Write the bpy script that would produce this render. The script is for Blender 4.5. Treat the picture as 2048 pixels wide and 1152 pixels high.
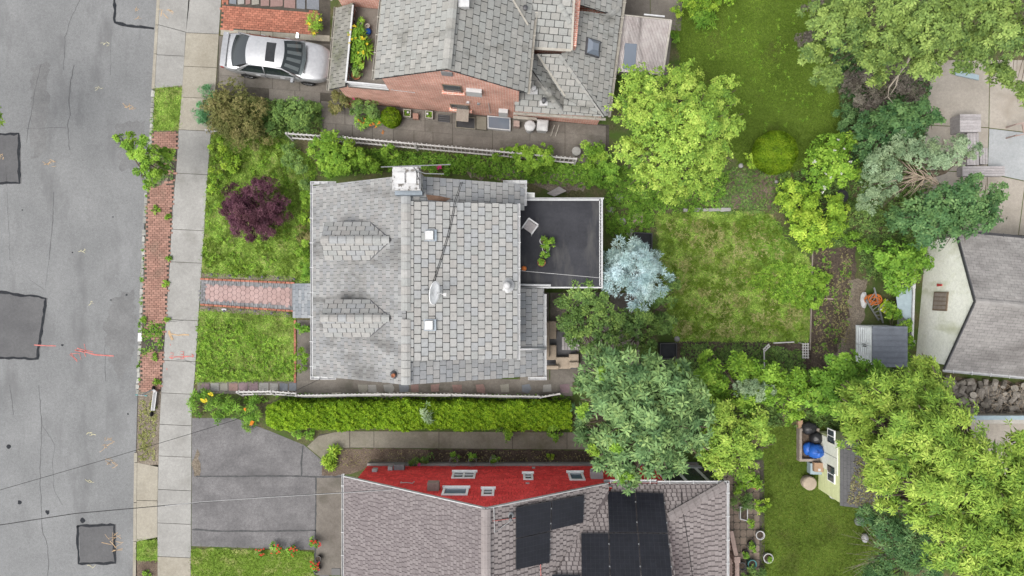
import bpy, bmesh, math, random
import numpy as np
from mathutils import Vector, Matrix

for o in list(bpy.data.objects):
    bpy.data.objects.remove(o, do_unlink=True)
scene = bpy.context.scene
COL = scene.collection
rng = np.random.default_rng(7)
random.seed(7)
R = math.radians

# ------------------------------------------------------------------ camera, sky, sun, exposure
CAMZ, PPM = 32.0, 43.5            # drone height (m), photo pixels per metre on the ground
cd = bpy.data.cameras.new('camera')
cam = bpy.data.objects.new('camera', cd)
COL.objects.link(cam)
cam.location = (0, 0, CAMZ)
cam.rotation_euler = (0, 0, 0)
cd.sensor_width = 36.0
cd.lens = 36.0 * PPM * CAMZ / 2048.0
cd.clip_end = 2000
scene.camera = cam

SUN_EL, SUN_AZ = 62.0, 232.0      # azimuth clockwise from north (photo up)
w = bpy.data.worlds.new('World')
scene.world = w
w.use_nodes = True
nt = w.node_tree
nt.nodes.clear()
sky = nt.nodes.new('ShaderNodeTexSky')
sky.sky_type = 'NISHITA'
sky.sun_disc = False
sky.sun_elevation = R(SUN_EL)
sky.sun_rotation = R(SUN_AZ)
sky.air_density = 1.0
sky.dust_density = 4.0
sky.ozone_density = 1.0
hs = nt.nodes.new('ShaderNodeHueSaturation')      # cloud cover: the blue is mostly gone
hs.inputs['Saturation'].default_value = 0.22
bg = nt.nodes.new('ShaderNodeBackground')
bg.inputs['Strength'].default_value = 0.15
wo = nt.nodes.new('ShaderNodeOutputWorld')
nt.links.new(sky.outputs[0], hs.inputs['Color'])
nt.links.new(hs.outputs[0], bg.inputs['Color'])
nt.links.new(bg.outputs[0], wo.inputs['Surface'])

sl = bpy.data.lights.new('sun', 'SUN')
sl.energy = 1.3
sl.angle = R(40)
sl.color = (1.0, 0.95, 0.88)
sun = bpy.data.objects.new('sun', sl)
COL.objects.link(sun)
sun.location = (0, 0, 60)
sd = Vector((math.sin(R(SUN_AZ)) * math.cos(R(SUN_EL)), math.cos(R(SUN_AZ)) * math.cos(R(SUN_EL)), math.sin(R(SUN_EL))))
sun.rotation_euler = sd.to_track_quat('Z', 'Y').to_euler()

vs = scene.view_settings
vs.view_transform = 'Standard'
vs.look = 'None'
vs.gamma = 1.0
vs.use_curve_mapping = False
vs.exposure = 1.1

# ------------------------------------------------------------------ helpers
def P(u, v, z=0.0):
    """photo pixel (2048x1152) -> world point at height z"""
    s = (CAMZ - z) / CAMZ / PPM
    return Vector(((u - 1024) * s, (576 - v) * s, z))

def onplane(u, v, f):
    """photo pixel -> point on the surface z = f(x, y)"""
    z = 3.0
    for _ in range(40):
        p = P(u, v, z)
        z = 0.5 * z + 0.5 * f(p.x, p.y)
    return P(u, v, z)

class Frame:
    """a rotated building frame: a runs to the photo's right, b towards its top"""
    def __init__(s, o, slope):
        n = math.hypot(1, slope)
        s.o = o.copy()
        s.e1 = Vector((1 / n, -slope / n, 0))
        s.e2 = Vector((slope / n, 1 / n, 0))
    def __call__(s, a, b, z):
        return Vector((s.o.x, s.o.y, 0)) + s.e1 * a + s.e2 * b + Vector((0, 0, z))
    def ab(s, x, y):
        d = Vector((x - s.o.x, y - s.o.y, 0))
        return d.dot(s.e1), d.dot(s.e2)
    def plane(s, g):
        return lambda x, y: g(*s.ab(x, y))

ORG = {}
def setp(o, label=None, cat=None, group=None, kind=None):
    if label: o['label'] = label
    if cat: o['category'] = cat
    if group: o['group'] = group
    if kind: o['kind'] = kind
    return o

def thing(name, label, cat, loc, group=None):
    o = bpy.data.objects.new(name, None)
    COL.objects.link(o)
    o.empty_display_size = 0.2
    o.location = loc
    ORG[o.name] = Vector(loc)
    return setp(o, label, cat, group)

class MB:
    def __init__(s, T=None):
        s.v = []; s.f = []; s.r = []; s.T = T
    def _a(s, pts):
        i = len(s.v)
        for p in pts:
            s.v.append(s.T @ Vector(p) if s.T is not None else Vector(p))
        return i
    def face(s, idx, r=0.0):
        s.f.append(tuple(idx)); s.r.append(r)
    def poly(s, pts, r=0.0):
        i = s._a(pts)
        s.face(range(i, i + len(pts)), r); return s
    def hexa(s, b, t, r=0.0):
        """bottom ring b, top ring t (same length, counter-clockwise from above)"""
        n = len(b)
        i = s._a(b); j = s._a(t)
        s.face([i + k for k in reversed(range(n))], r)
        s.face([j + k for k in range(n)], r)
        for k in range(n):
            m = (k + 1) % n
            s.face([i + k, i + m, j + m, j + k], r)
        return s
    def box(s, p0, p1, r=0.0):
        x0, y0, z0 = p0; x1, y1, z1 = p1
        if x0 > x1: x0, x1 = x1, x0
        if y0 > y1: y0, y1 = y1, y0
        if z0 > z1: z0, z1 = z1, z0
        return s.hexa([(x0, y0, z0), (x1, y0, z0), (x1, y1, z0), (x0, y1, z0)],
                      [(x0, y0, z1), (x1, y0, z1), (x1, y1, z1), (x0, y1, z1)], r)
    def prism(s, xy, z0, z1, r=0.0):
        a = sum(xy[k][0] * xy[(k + 1) % len(xy)][1] - xy[(k + 1) % len(xy)][0] * xy[k][1] for k in range(len(xy)))
        if a < 0: xy = list(reversed(xy))
        return s.hexa([(p[0], p[1], z0) for p in xy], [(p[0], p[1], z1) for p in xy], r)
    def slab(s, pts, th, r=0.0):
        """planar polygon with thickness going down along its normal"""
        pts = [Vector(p) for p in pts]
        n = normal_of(pts)
        if n.z < 0:
            pts.reverse(); n = -n
        return s.hexa([p - n * th for p in pts], pts, r)
    def bar(s, p, q, w, h, r=0.0, up=(0, 0, 1)):
        p = Vector(p); q = Vector(q)
        d = (q - p).normalized()
        sd_ = d.cross(Vector(up))
        if sd_.length < 1e-4: sd_ = d.cross(Vector((1, 0, 0)))
        sd_.normalize()
        u_ = sd_.cross(d).normalized()
        c = [(-w / 2, -h / 2), (w / 2, -h / 2), (w / 2, h / 2), (-w / 2, h / 2)]
        a = [p + sd_ * x + u_ * y for x, y in c]
        b = [q + sd_ * x + u_ * y for x, y in c]
        i = s._a(a); j = s._a(b)
        s.face([i, i + 1, i + 2, i + 3], r); s.face([j + 3, j + 2, j + 1, j], r)
        for k in range(4):
            m = (k + 1) % 4
            s.face([i + k, j + k, j + m, i + m], r)
        return s
    def tube(s, path, rad, n=6, r=0.0, cap=True):
        path = [Vector(p) for p in path]
        if not hasattr(rad, '__len__'): rad = [rad] * len(path)
        rings = []
        prev = None
        for k, p in enumerate(path):
            d = (path[min(k + 1, len(path) - 1)] - path[max(k - 1, 0)]).normalized()
            if prev is None:
                x = d.cross(Vector((0, 0, 1)))
                if x.length < 1e-3: x = d.cross(Vector((1, 0, 0)))
            else:
                x = prev - d * prev.dot(d)
            x.normalize(); prev = x
            y = d.cross(x)
            rings.append(s._a([p + (x * math.cos(2 * math.pi * q / n) + y * math.sin(2 * math.pi * q / n)) * rad[k] for q in range(n)]))
        for a, b in zip(rings[:-1], rings[1:]):
            for q in range(n):
                m = (q + 1) % n
                s.face([a + q, a + m, b + m, b + q], r)
        if cap:
            s.face([rings[0] + q for q in reversed(range(n))], r)
            s.face([rings[-1] + q for q in range(n)], r)
        return s
    def lathe(s, prof, c, n=16, r=0.0, ax=None):
        """profile of (radius, height) about the z axis through c (or a rotation matrix ax)"""
        c = Vector(c)
        rings = []
        for (ra, h) in prof:
            pts = []
            for q in range(n):
                t = 2 * math.pi * q / n
                p = Vector((ra * math.cos(t), ra * math.sin(t), h))
                if ax is not None: p = ax @ p
                pts.append(c + p)
            rings.append(s._a(pts))
        for a, b in zip(rings[:-1], rings[1:]):
            for q in range(n):
                m = (q + 1) % n
                s.face([a + q, a + m, b + m, b + q], r)
        s.face([rings[0] + q for q in reversed(range(n))], r)
        s.face([rings[-1] + q for q in range(n)], r)
        return s
    def blob(s, c, rx, ry, rz, n=10, m=6, jit=0.0, r=0.0, flat=-1.0):
        c = Vector(c)
        rings = []
        for k in range(m + 1):
            th = math.pi * k / m
            rings.append(s._a([c + Vector((rx * math.sin(th) * math.cos(2 * math.pi * q / n) * (1 + jit * (random.random() - .5)),
                                           ry * math.sin(th) * math.sin(2 * math.pi * q / n) * (1 + jit * (random.random() - .5)),
                                           max(flat * rz, -rz * math.cos(th) * (1 + jit * (random.random() - .5))))) for q in range(n)]))
        for a, b in zip(rings[:-1], rings[1:]):
            for q in range(n):
                mm = (q + 1) % n
                s.face([a + q, a + mm, b + mm, b + q], r)
        return s
    def build(s, name, mat, parent=None, smooth=False, kind=None, label=None, cat=None, group=None, origin=None):
        V = np.array([tuple(p) for p in s.v], dtype=np.float64)
        if parent is not None:
            o0 = np.array(ORG[parent.name])
        elif origin is not None:
            o0 = np.array(origin)
        else:
            lo, hi = V.min(0), V.max(0)
            o0 = np.array([(lo[0] + hi[0]) / 2, (lo[1] + hi[1]) / 2, lo[2]])
        W = V.copy()
        V = V - o0
        me = bpy.data.meshes.new(name)
        me.from_pydata(V.tolist(), [], s.f)
        at = me.attributes.new('rnd', 'FLOAT', 'FACE')
        at.data.foreach_set('value', np.array(s.r, dtype=np.float32))
        uv = me.uv_layers.new(name='metric')
        buf = np.zeros(len(me.loops) * 2, dtype=np.float32)
        li = 0
        for f in s.f:                              # metric uv: u level along the face, v up the face
            n = normal_of([Vector(W[i]) for i in f])
            if abs(n.z) > 0.999:
                a, b = Vector((1, 0, 0)), Vector((0, 1, 0))
            else:
                a = Vector((0, 0, 1)).cross(n).normalized(); b = n.cross(a)
            for i in f:
                p = Vector(W[i])
                buf[li] = p.dot(a); buf[li + 1] = p.dot(b); li += 2
        uv.data.foreach_set('uv', buf)
        if smooth:
            me.polygons.foreach_set('use_smooth', [True] * len(me.polygons))
        me.materials.append(M[mat] if isinstance(mat, str) else mat)
        me.update()
        ob = bpy.data.objects.new(name, me)
        COL.objects.link(ob)
        if parent is not None:
            ob.parent = parent
        else:
            ob.location = o0
        ORG[ob.name] = Vector(o0)
        return setp(ob, label, cat, group, kind)

def normal_of(pts):
    n = Vector((0, 0, 0))
    for k in range(len(pts)):
        a = pts[k]; b = pts[(k + 1) % len(pts)]
        n += Vector(((a.y - b.y) * (a.z + b.z), (a.z - b.z) * (a.x + b.x), (a.x - b.x) * (a.y + b.y)))
    return n.normalized() if n.length > 1e-12 else Vector((0, 0, 1))

def inside(px, py, poly):
    """vectorised point in polygon; poly is a list of (x, y)"""
    res = np.zeros(np.shape(px), dtype=bool)
    n = len(poly)
    for k in range(n):
        x0, y0 = poly[k][0], poly[k][1]
        x1, y1 = poly[(k + 1) % n][0], poly[(k + 1) % n][1]
        if y0 == y1: continue
        c = ((y0 > py) != (y1 > py)) & (px < (x1 - x0) * (py - y0) / (y1 - y0) + x0)
        res ^= c
    return res

def clip_convex(sub, clip):
    """Sutherland-Hodgman, both lists of (x, y); clip counter-clockwise"""
    out = list(sub)
    n = len(clip)
    for k in range(n):
        a = clip[k]; b = clip[(k + 1) % n]
        inp = out; out = []
        if not inp: return []
        def sdist(p): return (b[0] - a[0]) * (p[1] - a[1]) - (b[1] - a[1]) * (p[0] - a[0])
        for i in range(len(inp)):
            p = inp[i]; q = inp[(i + 1) % len(inp)]
            dp, dq = sdist(p), sdist(q)
            if dp >= 0: out.append(p)
            if (dp >= 0) != (dq >= 0):
                t = dp / (dp - dq)
                out.append((p[0] + (q[0] - p[0]) * t, p[1] + (q[1] - p[1]) * t))
    return out

def area2(p):
    return 0.5 * sum(p[k][0] * p[(k + 1) % len(p)][1] - p[(k + 1) % len(p)][0] * p[k][1] for k in range(len(p)))

# ------------------------------------------------------------------ materials
M = {}
KS = .82          # overall albedo scale of hard surfaces
def ramp(nt, stops):
    r = nt.nodes.new('ShaderNodeValToRGB')
    e = r.color_ramp.elements
    while len(e) < len(stops): e.new(0.5)
    for k, (p, c) in enumerate(stops):
        e[k].position = p; e[k].color = (c[0], c[1], c[2], 1)
    return r

def base(name, rough=0.8, spec=0.3, metal=0.0):
    m = bpy.data.materials.new(name)
    m.use_nodes = True
    b = m.node_tree.nodes['Principled BSDF']
    b.inputs['Roughness'].default_value = rough
    b.inputs['Specular IOR Level'].default_value = spec
    b.inputs['Metallic'].default_value = metal
    M[name] = m
    return m, m.node_tree, b

def noise_node(nt, scale, detail=6, rough=0.6, coord='pos', stretch=(1, 1, 1), dist=0.0):
    n = nt.nodes.new('ShaderNodeTexNoise')
    n.inputs['Scale'].default_value = scale
    n.inputs['Detail'].default_value = detail
    n.inputs['Roughness'].default_value = rough
    n.inputs['Distortion'].default_value = dist
    if coord == 'pos':
        g = nt.nodes.new('ShaderNodeNewGeometry').outputs['Position']
    else:
        g = nt.nodes.new('ShaderNodeTexCoord').outputs['UV']
    mp = nt.nodes.new('ShaderNodeMapping')
    mp.inputs['Scale'].default_value = stretch
    nt.links.new(g, mp.inputs['Vector'])
    nt.links.new(mp.outputs[0], n.inputs['Vector'])
    return n

def rnd_node(nt):
    a = nt.nodes.new('ShaderNodeAttribute'); a.attribute_name = 'rnd'
    o = nt.nodes.new('ShaderNodeObjectInfo')
    s = nt.nodes.new('ShaderNodeMath'); s.operation = 'ADD'
    nt.links.new(a.outputs['Fac'], s.inputs[0]); nt.links.new(o.outputs['Random'], s.inputs[1])
    f = nt.nodes.new('ShaderNodeMath'); f.operation = 'FRACT'
    nt.links.new(s.outputs[0], f.inputs[0])
    return f

def mix(nt, fac, a, b, mode='MIX'):
    m = nt.nodes.new('ShaderNodeMix'); m.data_type = 'RGBA'; m.blend_type = mode
    for sock, val in ((m.inputs[0], fac), (m.inputs[6], a), (m.inputs[7], b)):
        if hasattr(val, 'is_linked') or hasattr(val, 'node'):
            nt.links.new(val, sock)
        elif isinstance(val, (int, float)):
            sock.default_value = val
        else:
            sock.default_value = (val[0], val[1], val[2], 1)
    return m.outputs[2]

def bump(nt, b, src, strength=0.3, dist=0.01):
    bp = nt.nodes.new('ShaderNodeBump')
    bp.inputs['Strength'].default_value = strength
    bp.inputs['Distance'].default_value = dist
    nt.links.new(src, bp.inputs['Height'])
    nt.links.new(bp.outputs[0], b.inputs['Normal'])

def surf(name, c1, c2, scale=2.0, fine=40.0, fine_amt=0.25, rough=0.85, spec=0.25, stain=None, stain_scale=0.6,
         stain_lo=0.5, stain_hi=0.7, rand=0.0, bmp=0.2, stretch=(1, 1, 1), sstretch=(1, 1, 1), metal=0.0, palette=None, mid=.10):
    """mottled surface: slow noise between c1 and c2, fine speckle, optional stains and per-piece variation"""
    m, nt, b = base(name, rough, spec, metal)
    c1 = tuple(x * KS for x in c1); c2 = tuple(x * KS for x in c2)
    if palette: palette = [tuple(x * KS for x in c) for c in palette]
    if stain: stain = tuple(x * KS for x in stain)
    n1 = noise_node(nt, scale, 5, stretch=stretch)
    r1 = ramp(nt, [(0.32, c1), (0.68, c2)])
    nt.links.new(n1.outputs['Fac'], r1.inputs[0])
    col = r1.outputs[0]
    if palette:
        rn = rnd_node(nt)
        rp = ramp(nt, [(k / len(palette), c) for k, c in enumerate(palette)])
        rp.color_ramp.interpolation = 'CONSTANT'
        nt.links.new(rn.outputs[0], rp.inputs[0])
        col = mix(nt, 0.8, col, rp.outputs[0])
    n2 = noise_node(nt, fine, 3, 0.7)
    lo, hi = 1 - fine_amt, 1 + fine_amt
    r2 = ramp(nt, [(0.3, (lo, lo, lo)), (0.7, (hi, hi, hi))])
    nt.links.new(n2.outputs['Fac'], r2.inputs[0])
    col = mix(nt, 1.0, col, r2.outputs[0], 'MULTIPLY')
    n4 = noise_node(nt, 8.0, 4, 0.65)
    r5 = ramp(nt, [(0.3, (1 - mid,) * 3), (0.7, (1 + mid,) * 3)])
    nt.links.new(n4.outputs['Fac'], r5.inputs[0])
    col = mix(nt, 1.0, col, r5.outputs[0], 'MULTIPLY')
    if rand > 0:
        rn = rnd_node(nt)
        lo, hi = 1 - rand, 1 + rand
        r3 = ramp(nt, [(0, (lo, lo, lo)), (1, (hi, hi, hi))])
        nt.links.new(rn.outputs[0], r3.inputs[0])
        col = mix(nt, 1.0, col, r3.outputs[0], 'MULTIPLY')
    if stain:
        n3 = noise_node(nt, stain_scale, 6, 0.62, stretch=sstretch)
        r4 = ramp(nt, [(stain_lo, (0, 0, 0)), (stain_hi, (1, 1, 1))])
        nt.links.new(n3.outputs['Fac'], r4.inputs[0])
        col = mix(nt, r4.outputs[0], col, stain)
    nt.links.new(col, b.inputs['Base Color'])
    if bmp: bump(nt, b, n2.outputs['Fac'], bmp, 0.01)
    return m

def plain(name, c, rough=0.5, spec=0.4, metal=0.0, var=0.12):
    c1 = tuple(x * (1 - var) for x in c); c2 = tuple(x * (1 + var) for x in c)
    return surf(name, c1, c2, 3.0, 25.0, var * 0.6, rough, spec, metal=metal, bmp=0.05)

def leafmat(name, stops, trans=0.18, rough=0.55, patch=0.22, patch_scale=0.9, spec=0.10):
    kb = 1.0 if name in ('leaf_spruce', 'leaf_sage', 'leaf_oak', 'leaf_purple', 'leaf_juniper', 'leaf_brown', 'leaf_bluegreen') else .9
    stops = [(c[0] * 1.22, c[1] * 1.22, c[2] * 1.22 * kb) for c in stops]
    m, nt, b = base(name, rough, spec)
    a = nt.nodes.new('ShaderNodeAttribute'); a.attribute_name = 'rnd'
    r = ramp(nt, [(k / max(1, len(stops) - 1), c) for k, c in enumerate(stops)])
    nt.links.new(a.outputs['Fac'], r.inputs[0])
    n = noise_node(nt, patch_scale, 4)
    lo, hi = 1 - patch, 1 + patch
    rp = ramp(nt, [(0.35, (lo, lo * 1.02, lo * .9)), (0.65, (hi, hi, hi * 1.05))])
    nt.links.new(n.outputs['Fac'], rp.inputs[0])
    col = mix(nt, 1.0, r.outputs[0], rp.outputs[0], 'MULTIPLY')
    nt.links.new(col, b.inputs['Base Color'])
    t = nt.nodes.new('ShaderNodeBsdfTranslucent')
    nt.links.new(mix(nt, 1.0, col, (1.0, 1.0, 0.6), 'MULTIPLY'), t.inputs['Color'])
    ms = nt.nodes.new('ShaderNodeMixShader'); ms.inputs[0].default_value = trans
    out = nt.nodes['Material Output']
    nt.links.new(b.outputs[0], ms.inputs[1]); nt.links.new(t.outputs[0], ms.inputs[2])
    nt.links.new(ms.outputs[0], out.inputs['Surface'])
    return m

def brickmat(name, c1, c2, mortar, bw=0.215, bh=0.075, rough=0.85, msize=0.008, stain=None):
    m, nt, b = base(name, rough, 0.2)
    tc = nt.nodes.new('ShaderNodeTexCoord')
    bt = nt.nodes.new('ShaderNodeTexBrick')
    bt.inputs['Scale'].default_value = 1.0
    bt.inputs['Brick Width'].default_value = bw
    bt.inputs['Row Height'].default_value = bh
    bt.inputs['Mortar Size'].default_value = msize
    bt.inputs['Bias'].default_value = 0.0
    bt.inputs['Color1'].default_value = (*c1, 1)
    bt.inputs['Color2'].default_value = (*c2, 1)
    bt.inputs['Mortar'].default_value = (*mortar, 1)
    nt.links.new(tc.outputs['UV'], bt.inputs['Vector'])
    n = noise_node(nt, 1.2, 6)
    r = ramp(nt, [(0.3, (0.78, 0.78, 0.78)), (0.7, (1.2, 1.2, 1.2))])
    nt.links.new(n.outputs['Fac'], r.inputs[0])
    col = mix(nt, 1.0, bt.outputs['Color'], r.outputs[0], 'MULTIPLY')
    n2 = noise_node(nt, 22, 3)
    r2 = ramp(nt, [(0.3, (0.82, 0.82, 0.82)), (0.7, (1.2, 1.2, 1.2))])
    nt.links.new(n2.outputs['Fac'], r2.inputs[0])
    col = mix(nt, 1.0, col, r2.outputs[0], 'MULTIPLY')
    nt.links.new(col, b.inputs['Base Color'])
    inv = nt.nodes.new('ShaderNodeMath'); inv.operation = 'SUBTRACT'
    inv.inputs[0].default_value = 1.0
    nt.links.new(bt.outputs['Fac'], inv.inputs[1])
    bump(nt, b, inv.outputs[0], 0.6, 0.008)
    return m

def glassmat(name, tint, rough=0.04, alpha=0.35):
    """tinted pane: part clear, part mirror"""
    m, nt, b = base(name, rough, 0.8)
    b.inputs['Base Color'].default_value = (*tint, 1)
    n = noise_node(nt, 1.5, 3)
    bump(nt, b, n.outputs['Fac'], 0.04, 0.02)
    t = nt.nodes.new('ShaderNodeBsdfTransparent')
    t.inputs['Color'].default_value = (0.8, 0.85, 0.85, 1)
    ms = nt.nodes.new('ShaderNodeMixShader'); ms.inputs[0].default_value = alpha
    out = nt.nodes['Material Output']
    nt.links.new(b.outputs[0], ms.inputs[1]); nt.links.new(t.outputs[0], ms.inputs[2])
    nt.links.new(ms.outputs[0], out.inputs['Surface'])
    return m

# ground, paving
surf('asphalt', (.135, .138, .140), (.180, .183, .185), .35, 55, .30, .9, .2, stain=(.105, .106, .108), stain_scale=.55, stain_lo=.52, stain_hi=.76, sstretch=(1.6, .5, 1))
surf('asphalt_stain', (.115, .116, .117), (.15, .151, .152), 1.2, 55, .3, .9, .2)
surf('asphalt_patch', (.075, .075, .078), (.10, .10, .102), .8, 60, .3, .9, .2)
surf('tar', (.018, .020, .024), (.028, .030, .033), 4, 40, .2, .85, .08)
surf('crack', (.055, .057, .06), (.085, .085, .085), 6, 40, .3, .95, .1)
surf('drive_asphalt', (.10, .097, .099), (.155, .15, .152), .9, 45, .35, .92, .2, stain=(.075, .073, .075), stain_scale=.55, stain_lo=.54, stain_hi=.78, sstretch=(.5, 1.2, 1), mid=.16)
surf('concrete', (.21, .206, .195), (.268, .264, .25), .9, 40, .16, .9, .2, stain=(.17, .165, .15), stain_scale=.7, stain_lo=.57, stain_hi=.8, rand=.07)
surf('concrete_warm', (.23, .21, .17), (.29, .27, .225), .9, 40, .16, .9, .2, stain=(.16, .145, .12), stain_scale=.7, stain_lo=.55, stain_hi=.8, rand=.06)
surf('concrete_dark', (.11, .098, .085), (.165, .15, .132), .9, 40, .2, .9, .2, stain=(.075, .07, .055), stain_scale=.7, stain_lo=.52, stain_hi=.75, rand=.10)
surf('concrete_mossy', (.14, .127, .10), (.20, .185, .15), .9, 40, .2, .9, .2, stain=(.09, .09, .05), stain_scale=.6, stain_lo=.52, stain_hi=.75, rand=.08)
surf('concrete_tan', (.26, .235, .20), (.33, .30, .26), .8, 40, .12, .9, .2, stain=(.20, .165, .125), stain_scale=.5, stain_lo=.55, stain_hi=.8, rand=.05)
surf('concrete_pale', (.27, .285, .29), (.33, .34, .345), .8, 40, .12, .9, .2, stain=(.21, .20, .18), stain_scale=.5, stain_lo=.58, stain_hi=.8, rand=.05)
surf('granite', (.20, .20, .18), (.30, .295, .275), 5, 60, .3, .85, .3, rand=.25)
surf('pave_brick', (.225, .125, .097), (.28, .165, .13), 1.2, 40, .2, .9, .2, rand=.17, stain=(.16, .12, .09), stain_scale=.9, stain_lo=.55, stain_hi=.8)
surf('edge_brick', (.27, .105, .07), (.33, .14, .095), 3, 40, .2, .9, .2, rand=.2)
surf('hex_paver', (.295, .205, .19), (.34, .245, .23), 1.5, 45, .15, .9, .2, rand=.07)
surf('grey_paver', (.15, .15, .155), (.20, .20, .205), 2, 45, .18, .9, .2, rand=.15)
surf('joint_pink', (.20, .145, .14), (.23, .175, .165), 3, 40, .2, .95, .1)
surf('joint_dark', (.05, .045, .038), (.08, .072, .06), 3, 40, .3, .95, .1)
surf('soil', (.040, .031, .024), (.080, .063, .050), 1.5, 14, .5, .95, .1, bmp=.9)
surf('soil_dry', (.115, .095, .072), (.18, .155, .125), 1.2, 16, .45, .95, .1, bmp=.8)
surf('soil_mulch', (.075, .055, .042), (.14, .11, .085), 1.4, 22, .55, .95, .1, bmp=.9)
surf('yard_soil', (.06, .065, .028), (.11, .095, .055), .9, 12, .45, .95, .1, bmp=.7, stain=(.05, .085, .018), stain_scale=.8, stain_lo=.42, stain_hi=.6)
surf('turf', (.085, .15, .02), (.15, .225, .035), .9, 14, .4, .95, .1, bmp=.8, stain=(.27, .25, .11), stain_scale=1.3, stain_lo=.5, stain_hi=.68)
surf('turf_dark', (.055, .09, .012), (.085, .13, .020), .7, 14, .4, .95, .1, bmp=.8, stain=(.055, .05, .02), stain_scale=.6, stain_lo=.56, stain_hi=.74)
surf('flag', (.17, .165, .16), (.22, .21, .205), 3, 40, .2, .85, .25, palette=[(.15, .17, .20), (.20, .115, .10), (.21, .20, .165), (.13, .145, .17), (.24, .235, .22), (.17, .11, .125)])
surf('paint_orange', (.33, .24, .15), (.42, .30, .18), 4, 40, .3, .9, .1)
surf('paint_yellow', (.40, .38, .24), (.46, .43, .30), 4, 40, .3, .9, .1)
surf('paint_red', (.38, .12, .11), (.46, .17, .15), 4, 40, .3, .9, .1)
surf('stamped', (.15, .115, .09), (.20, .16, .13), 1.0, 30, .25, .85, .3, rand=.12, stain=(.09, .08, .06), stain_scale=.7, stain_lo=.55, stain_hi=.8)
# roofs
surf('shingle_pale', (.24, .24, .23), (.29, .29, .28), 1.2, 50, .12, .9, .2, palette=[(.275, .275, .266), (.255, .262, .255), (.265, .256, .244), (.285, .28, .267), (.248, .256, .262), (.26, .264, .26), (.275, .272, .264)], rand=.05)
surf('shingle_stained', (.21, .21, .21), (.25, .25, .245), 1.2, 50, .12, .9, .2, palette=[(.235, .235, .23), (.205, .207, .207), (.22, .215, .21), (.245, .245, .24), (.19, .195, .20), (.225, .23, .23)], rand=.08,
     stain=(.09, .088, .085), stain_scale=.75, stain_lo=.50, stain_hi=.72, sstretch=(.25, 1.6, 1))
surf('shingle_pent', (.15, .145, .13), (.20, .195, .175), 1.2, 50, .13, .9, .2, rand=.12, stain=(.09, .095, .06), stain_scale=.9, stain_lo=.5, stain_hi=.7)
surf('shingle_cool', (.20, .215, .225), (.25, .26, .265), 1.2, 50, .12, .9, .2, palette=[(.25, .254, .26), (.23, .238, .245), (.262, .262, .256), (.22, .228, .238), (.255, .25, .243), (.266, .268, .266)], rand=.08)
surf('shingle_brickhouse', (.215, .215, .20), (.27, .27, .255), 1.2, 50, .13, .9, .2, palette=[(.26, .256, .238), (.23, .23, .218), (.275, .27, .253), (.24, .245, .234), (.215, .218, .208)], rand=.10,
     stain=(.09, .088, .076), stain_scale=.7, stain_lo=.53, stain_hi=.74, sstretch=(.4, 1.6, 1))
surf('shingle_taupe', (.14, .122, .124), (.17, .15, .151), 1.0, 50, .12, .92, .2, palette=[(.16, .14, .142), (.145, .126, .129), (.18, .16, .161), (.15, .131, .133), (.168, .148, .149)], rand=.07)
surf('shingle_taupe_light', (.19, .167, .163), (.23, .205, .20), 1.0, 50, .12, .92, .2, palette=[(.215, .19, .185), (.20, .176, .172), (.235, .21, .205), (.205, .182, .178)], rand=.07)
surf('shingle_slate', (.17, .185, .20), (.215, .23, .245), 1.5, 50, .12, .9, .2, palette=[(.20, .215, .23), (.16, .175, .19), (.225, .235, .245)], rand=.08)
surf('shingle_garage', (.195, .185, .18), (.26, .25, .24), .7, 45, .16, .9, .2, rand=.10, stain=(.12, .112, .108), stain_scale=.6, stain_lo=.5, stain_hi=.72, sstretch=(.5, 1.2, 1))
surf('taupe_under', (.10, .086, .087), (.125, .108, .109), 2, 40, .15, .95, .1)
surf('underlay', (.045, .045, .045), (.06, .06, .06), 3, 30, .2, .95, .1)
surf('epdm', (.028, .029, .034), (.044, .045, .052), .8, 30, .12, .75, .12, stain=(.085, .083, .08), stain_scale=.9, stain_lo=.52, stain_hi=.8, sstretch=(2.2, .5, 1))
surf('shake_red', (.68, .046, .047), (.84, .085, .08), 1.4, 40, .15, .75, .3, rand=.17)
surf('shake_back', (.10, .009, .009), (.14, .014, .014), 1.4, 40, .15, .9, .2)  # backing coloured dark so the gaps between shakes read as shadow
surf('corrugated', (.38, .34, .33), (.48, .45, .44), 2.0, 30, .1, .6, .3, stain=(.17, .15, .145), stain_scale=1.2, stain_lo=.50, stain_hi=.75, sstretch=(2.5, .35, 1))
surf('stucco_mossy', (.78, .79, .70), (.92, .93, .86), .8, 35, .12, .95, .15, stain=(.46, .48, .28), stain_scale=.7, stain_lo=.52, stain_hi=.8, sstretch=(1, 1.3, .6), bmp=.4)
surf('stucco_cream', (.33, .31, .27), (.38, .36, .32), .8, 35, .1, .95, .15, bmp=.3)
surf('white_flaking', (.36, .36, .36), (.44, .44, .44), 2, 50, .08, .8, .3, stain=(.12, .11, .10), stain_scale=5, stain_lo=.53, stain_hi=.60, bmp=.4)
surf('white_trim', (.40, .405, .41), (.45, .455, .46), 2, 30, .06, .5, .4, stain=(.28, .275, .26), stain_scale=3, stain_lo=.6, stain_hi=.8)
surf('cream_trim', (.29, .27, .235), (.34, .32, .28), 2, 30, .08, .6, .3, stain=(.19, .17, .14), stain_scale=3, stain_lo=.55, stain_hi=.8)
surf('fence_white', (.36, .35, .34), (.43, .42, .41), 3, 30, .1, .7, .3, stain=(.22, .22, .17), stain_scale=3, stain_lo=.55, stain_hi=.8, rand=.08)
surf('copper_stain', (.13, .075, .05), (.19, .12, .085), 3, 30, .2, .8, .3)
brickmat('brick_wall', (.38, .125, .085), (.49, .22, .165), (.50, .43, .37), bw=.22, bh=.08, msize=.012)
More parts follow.
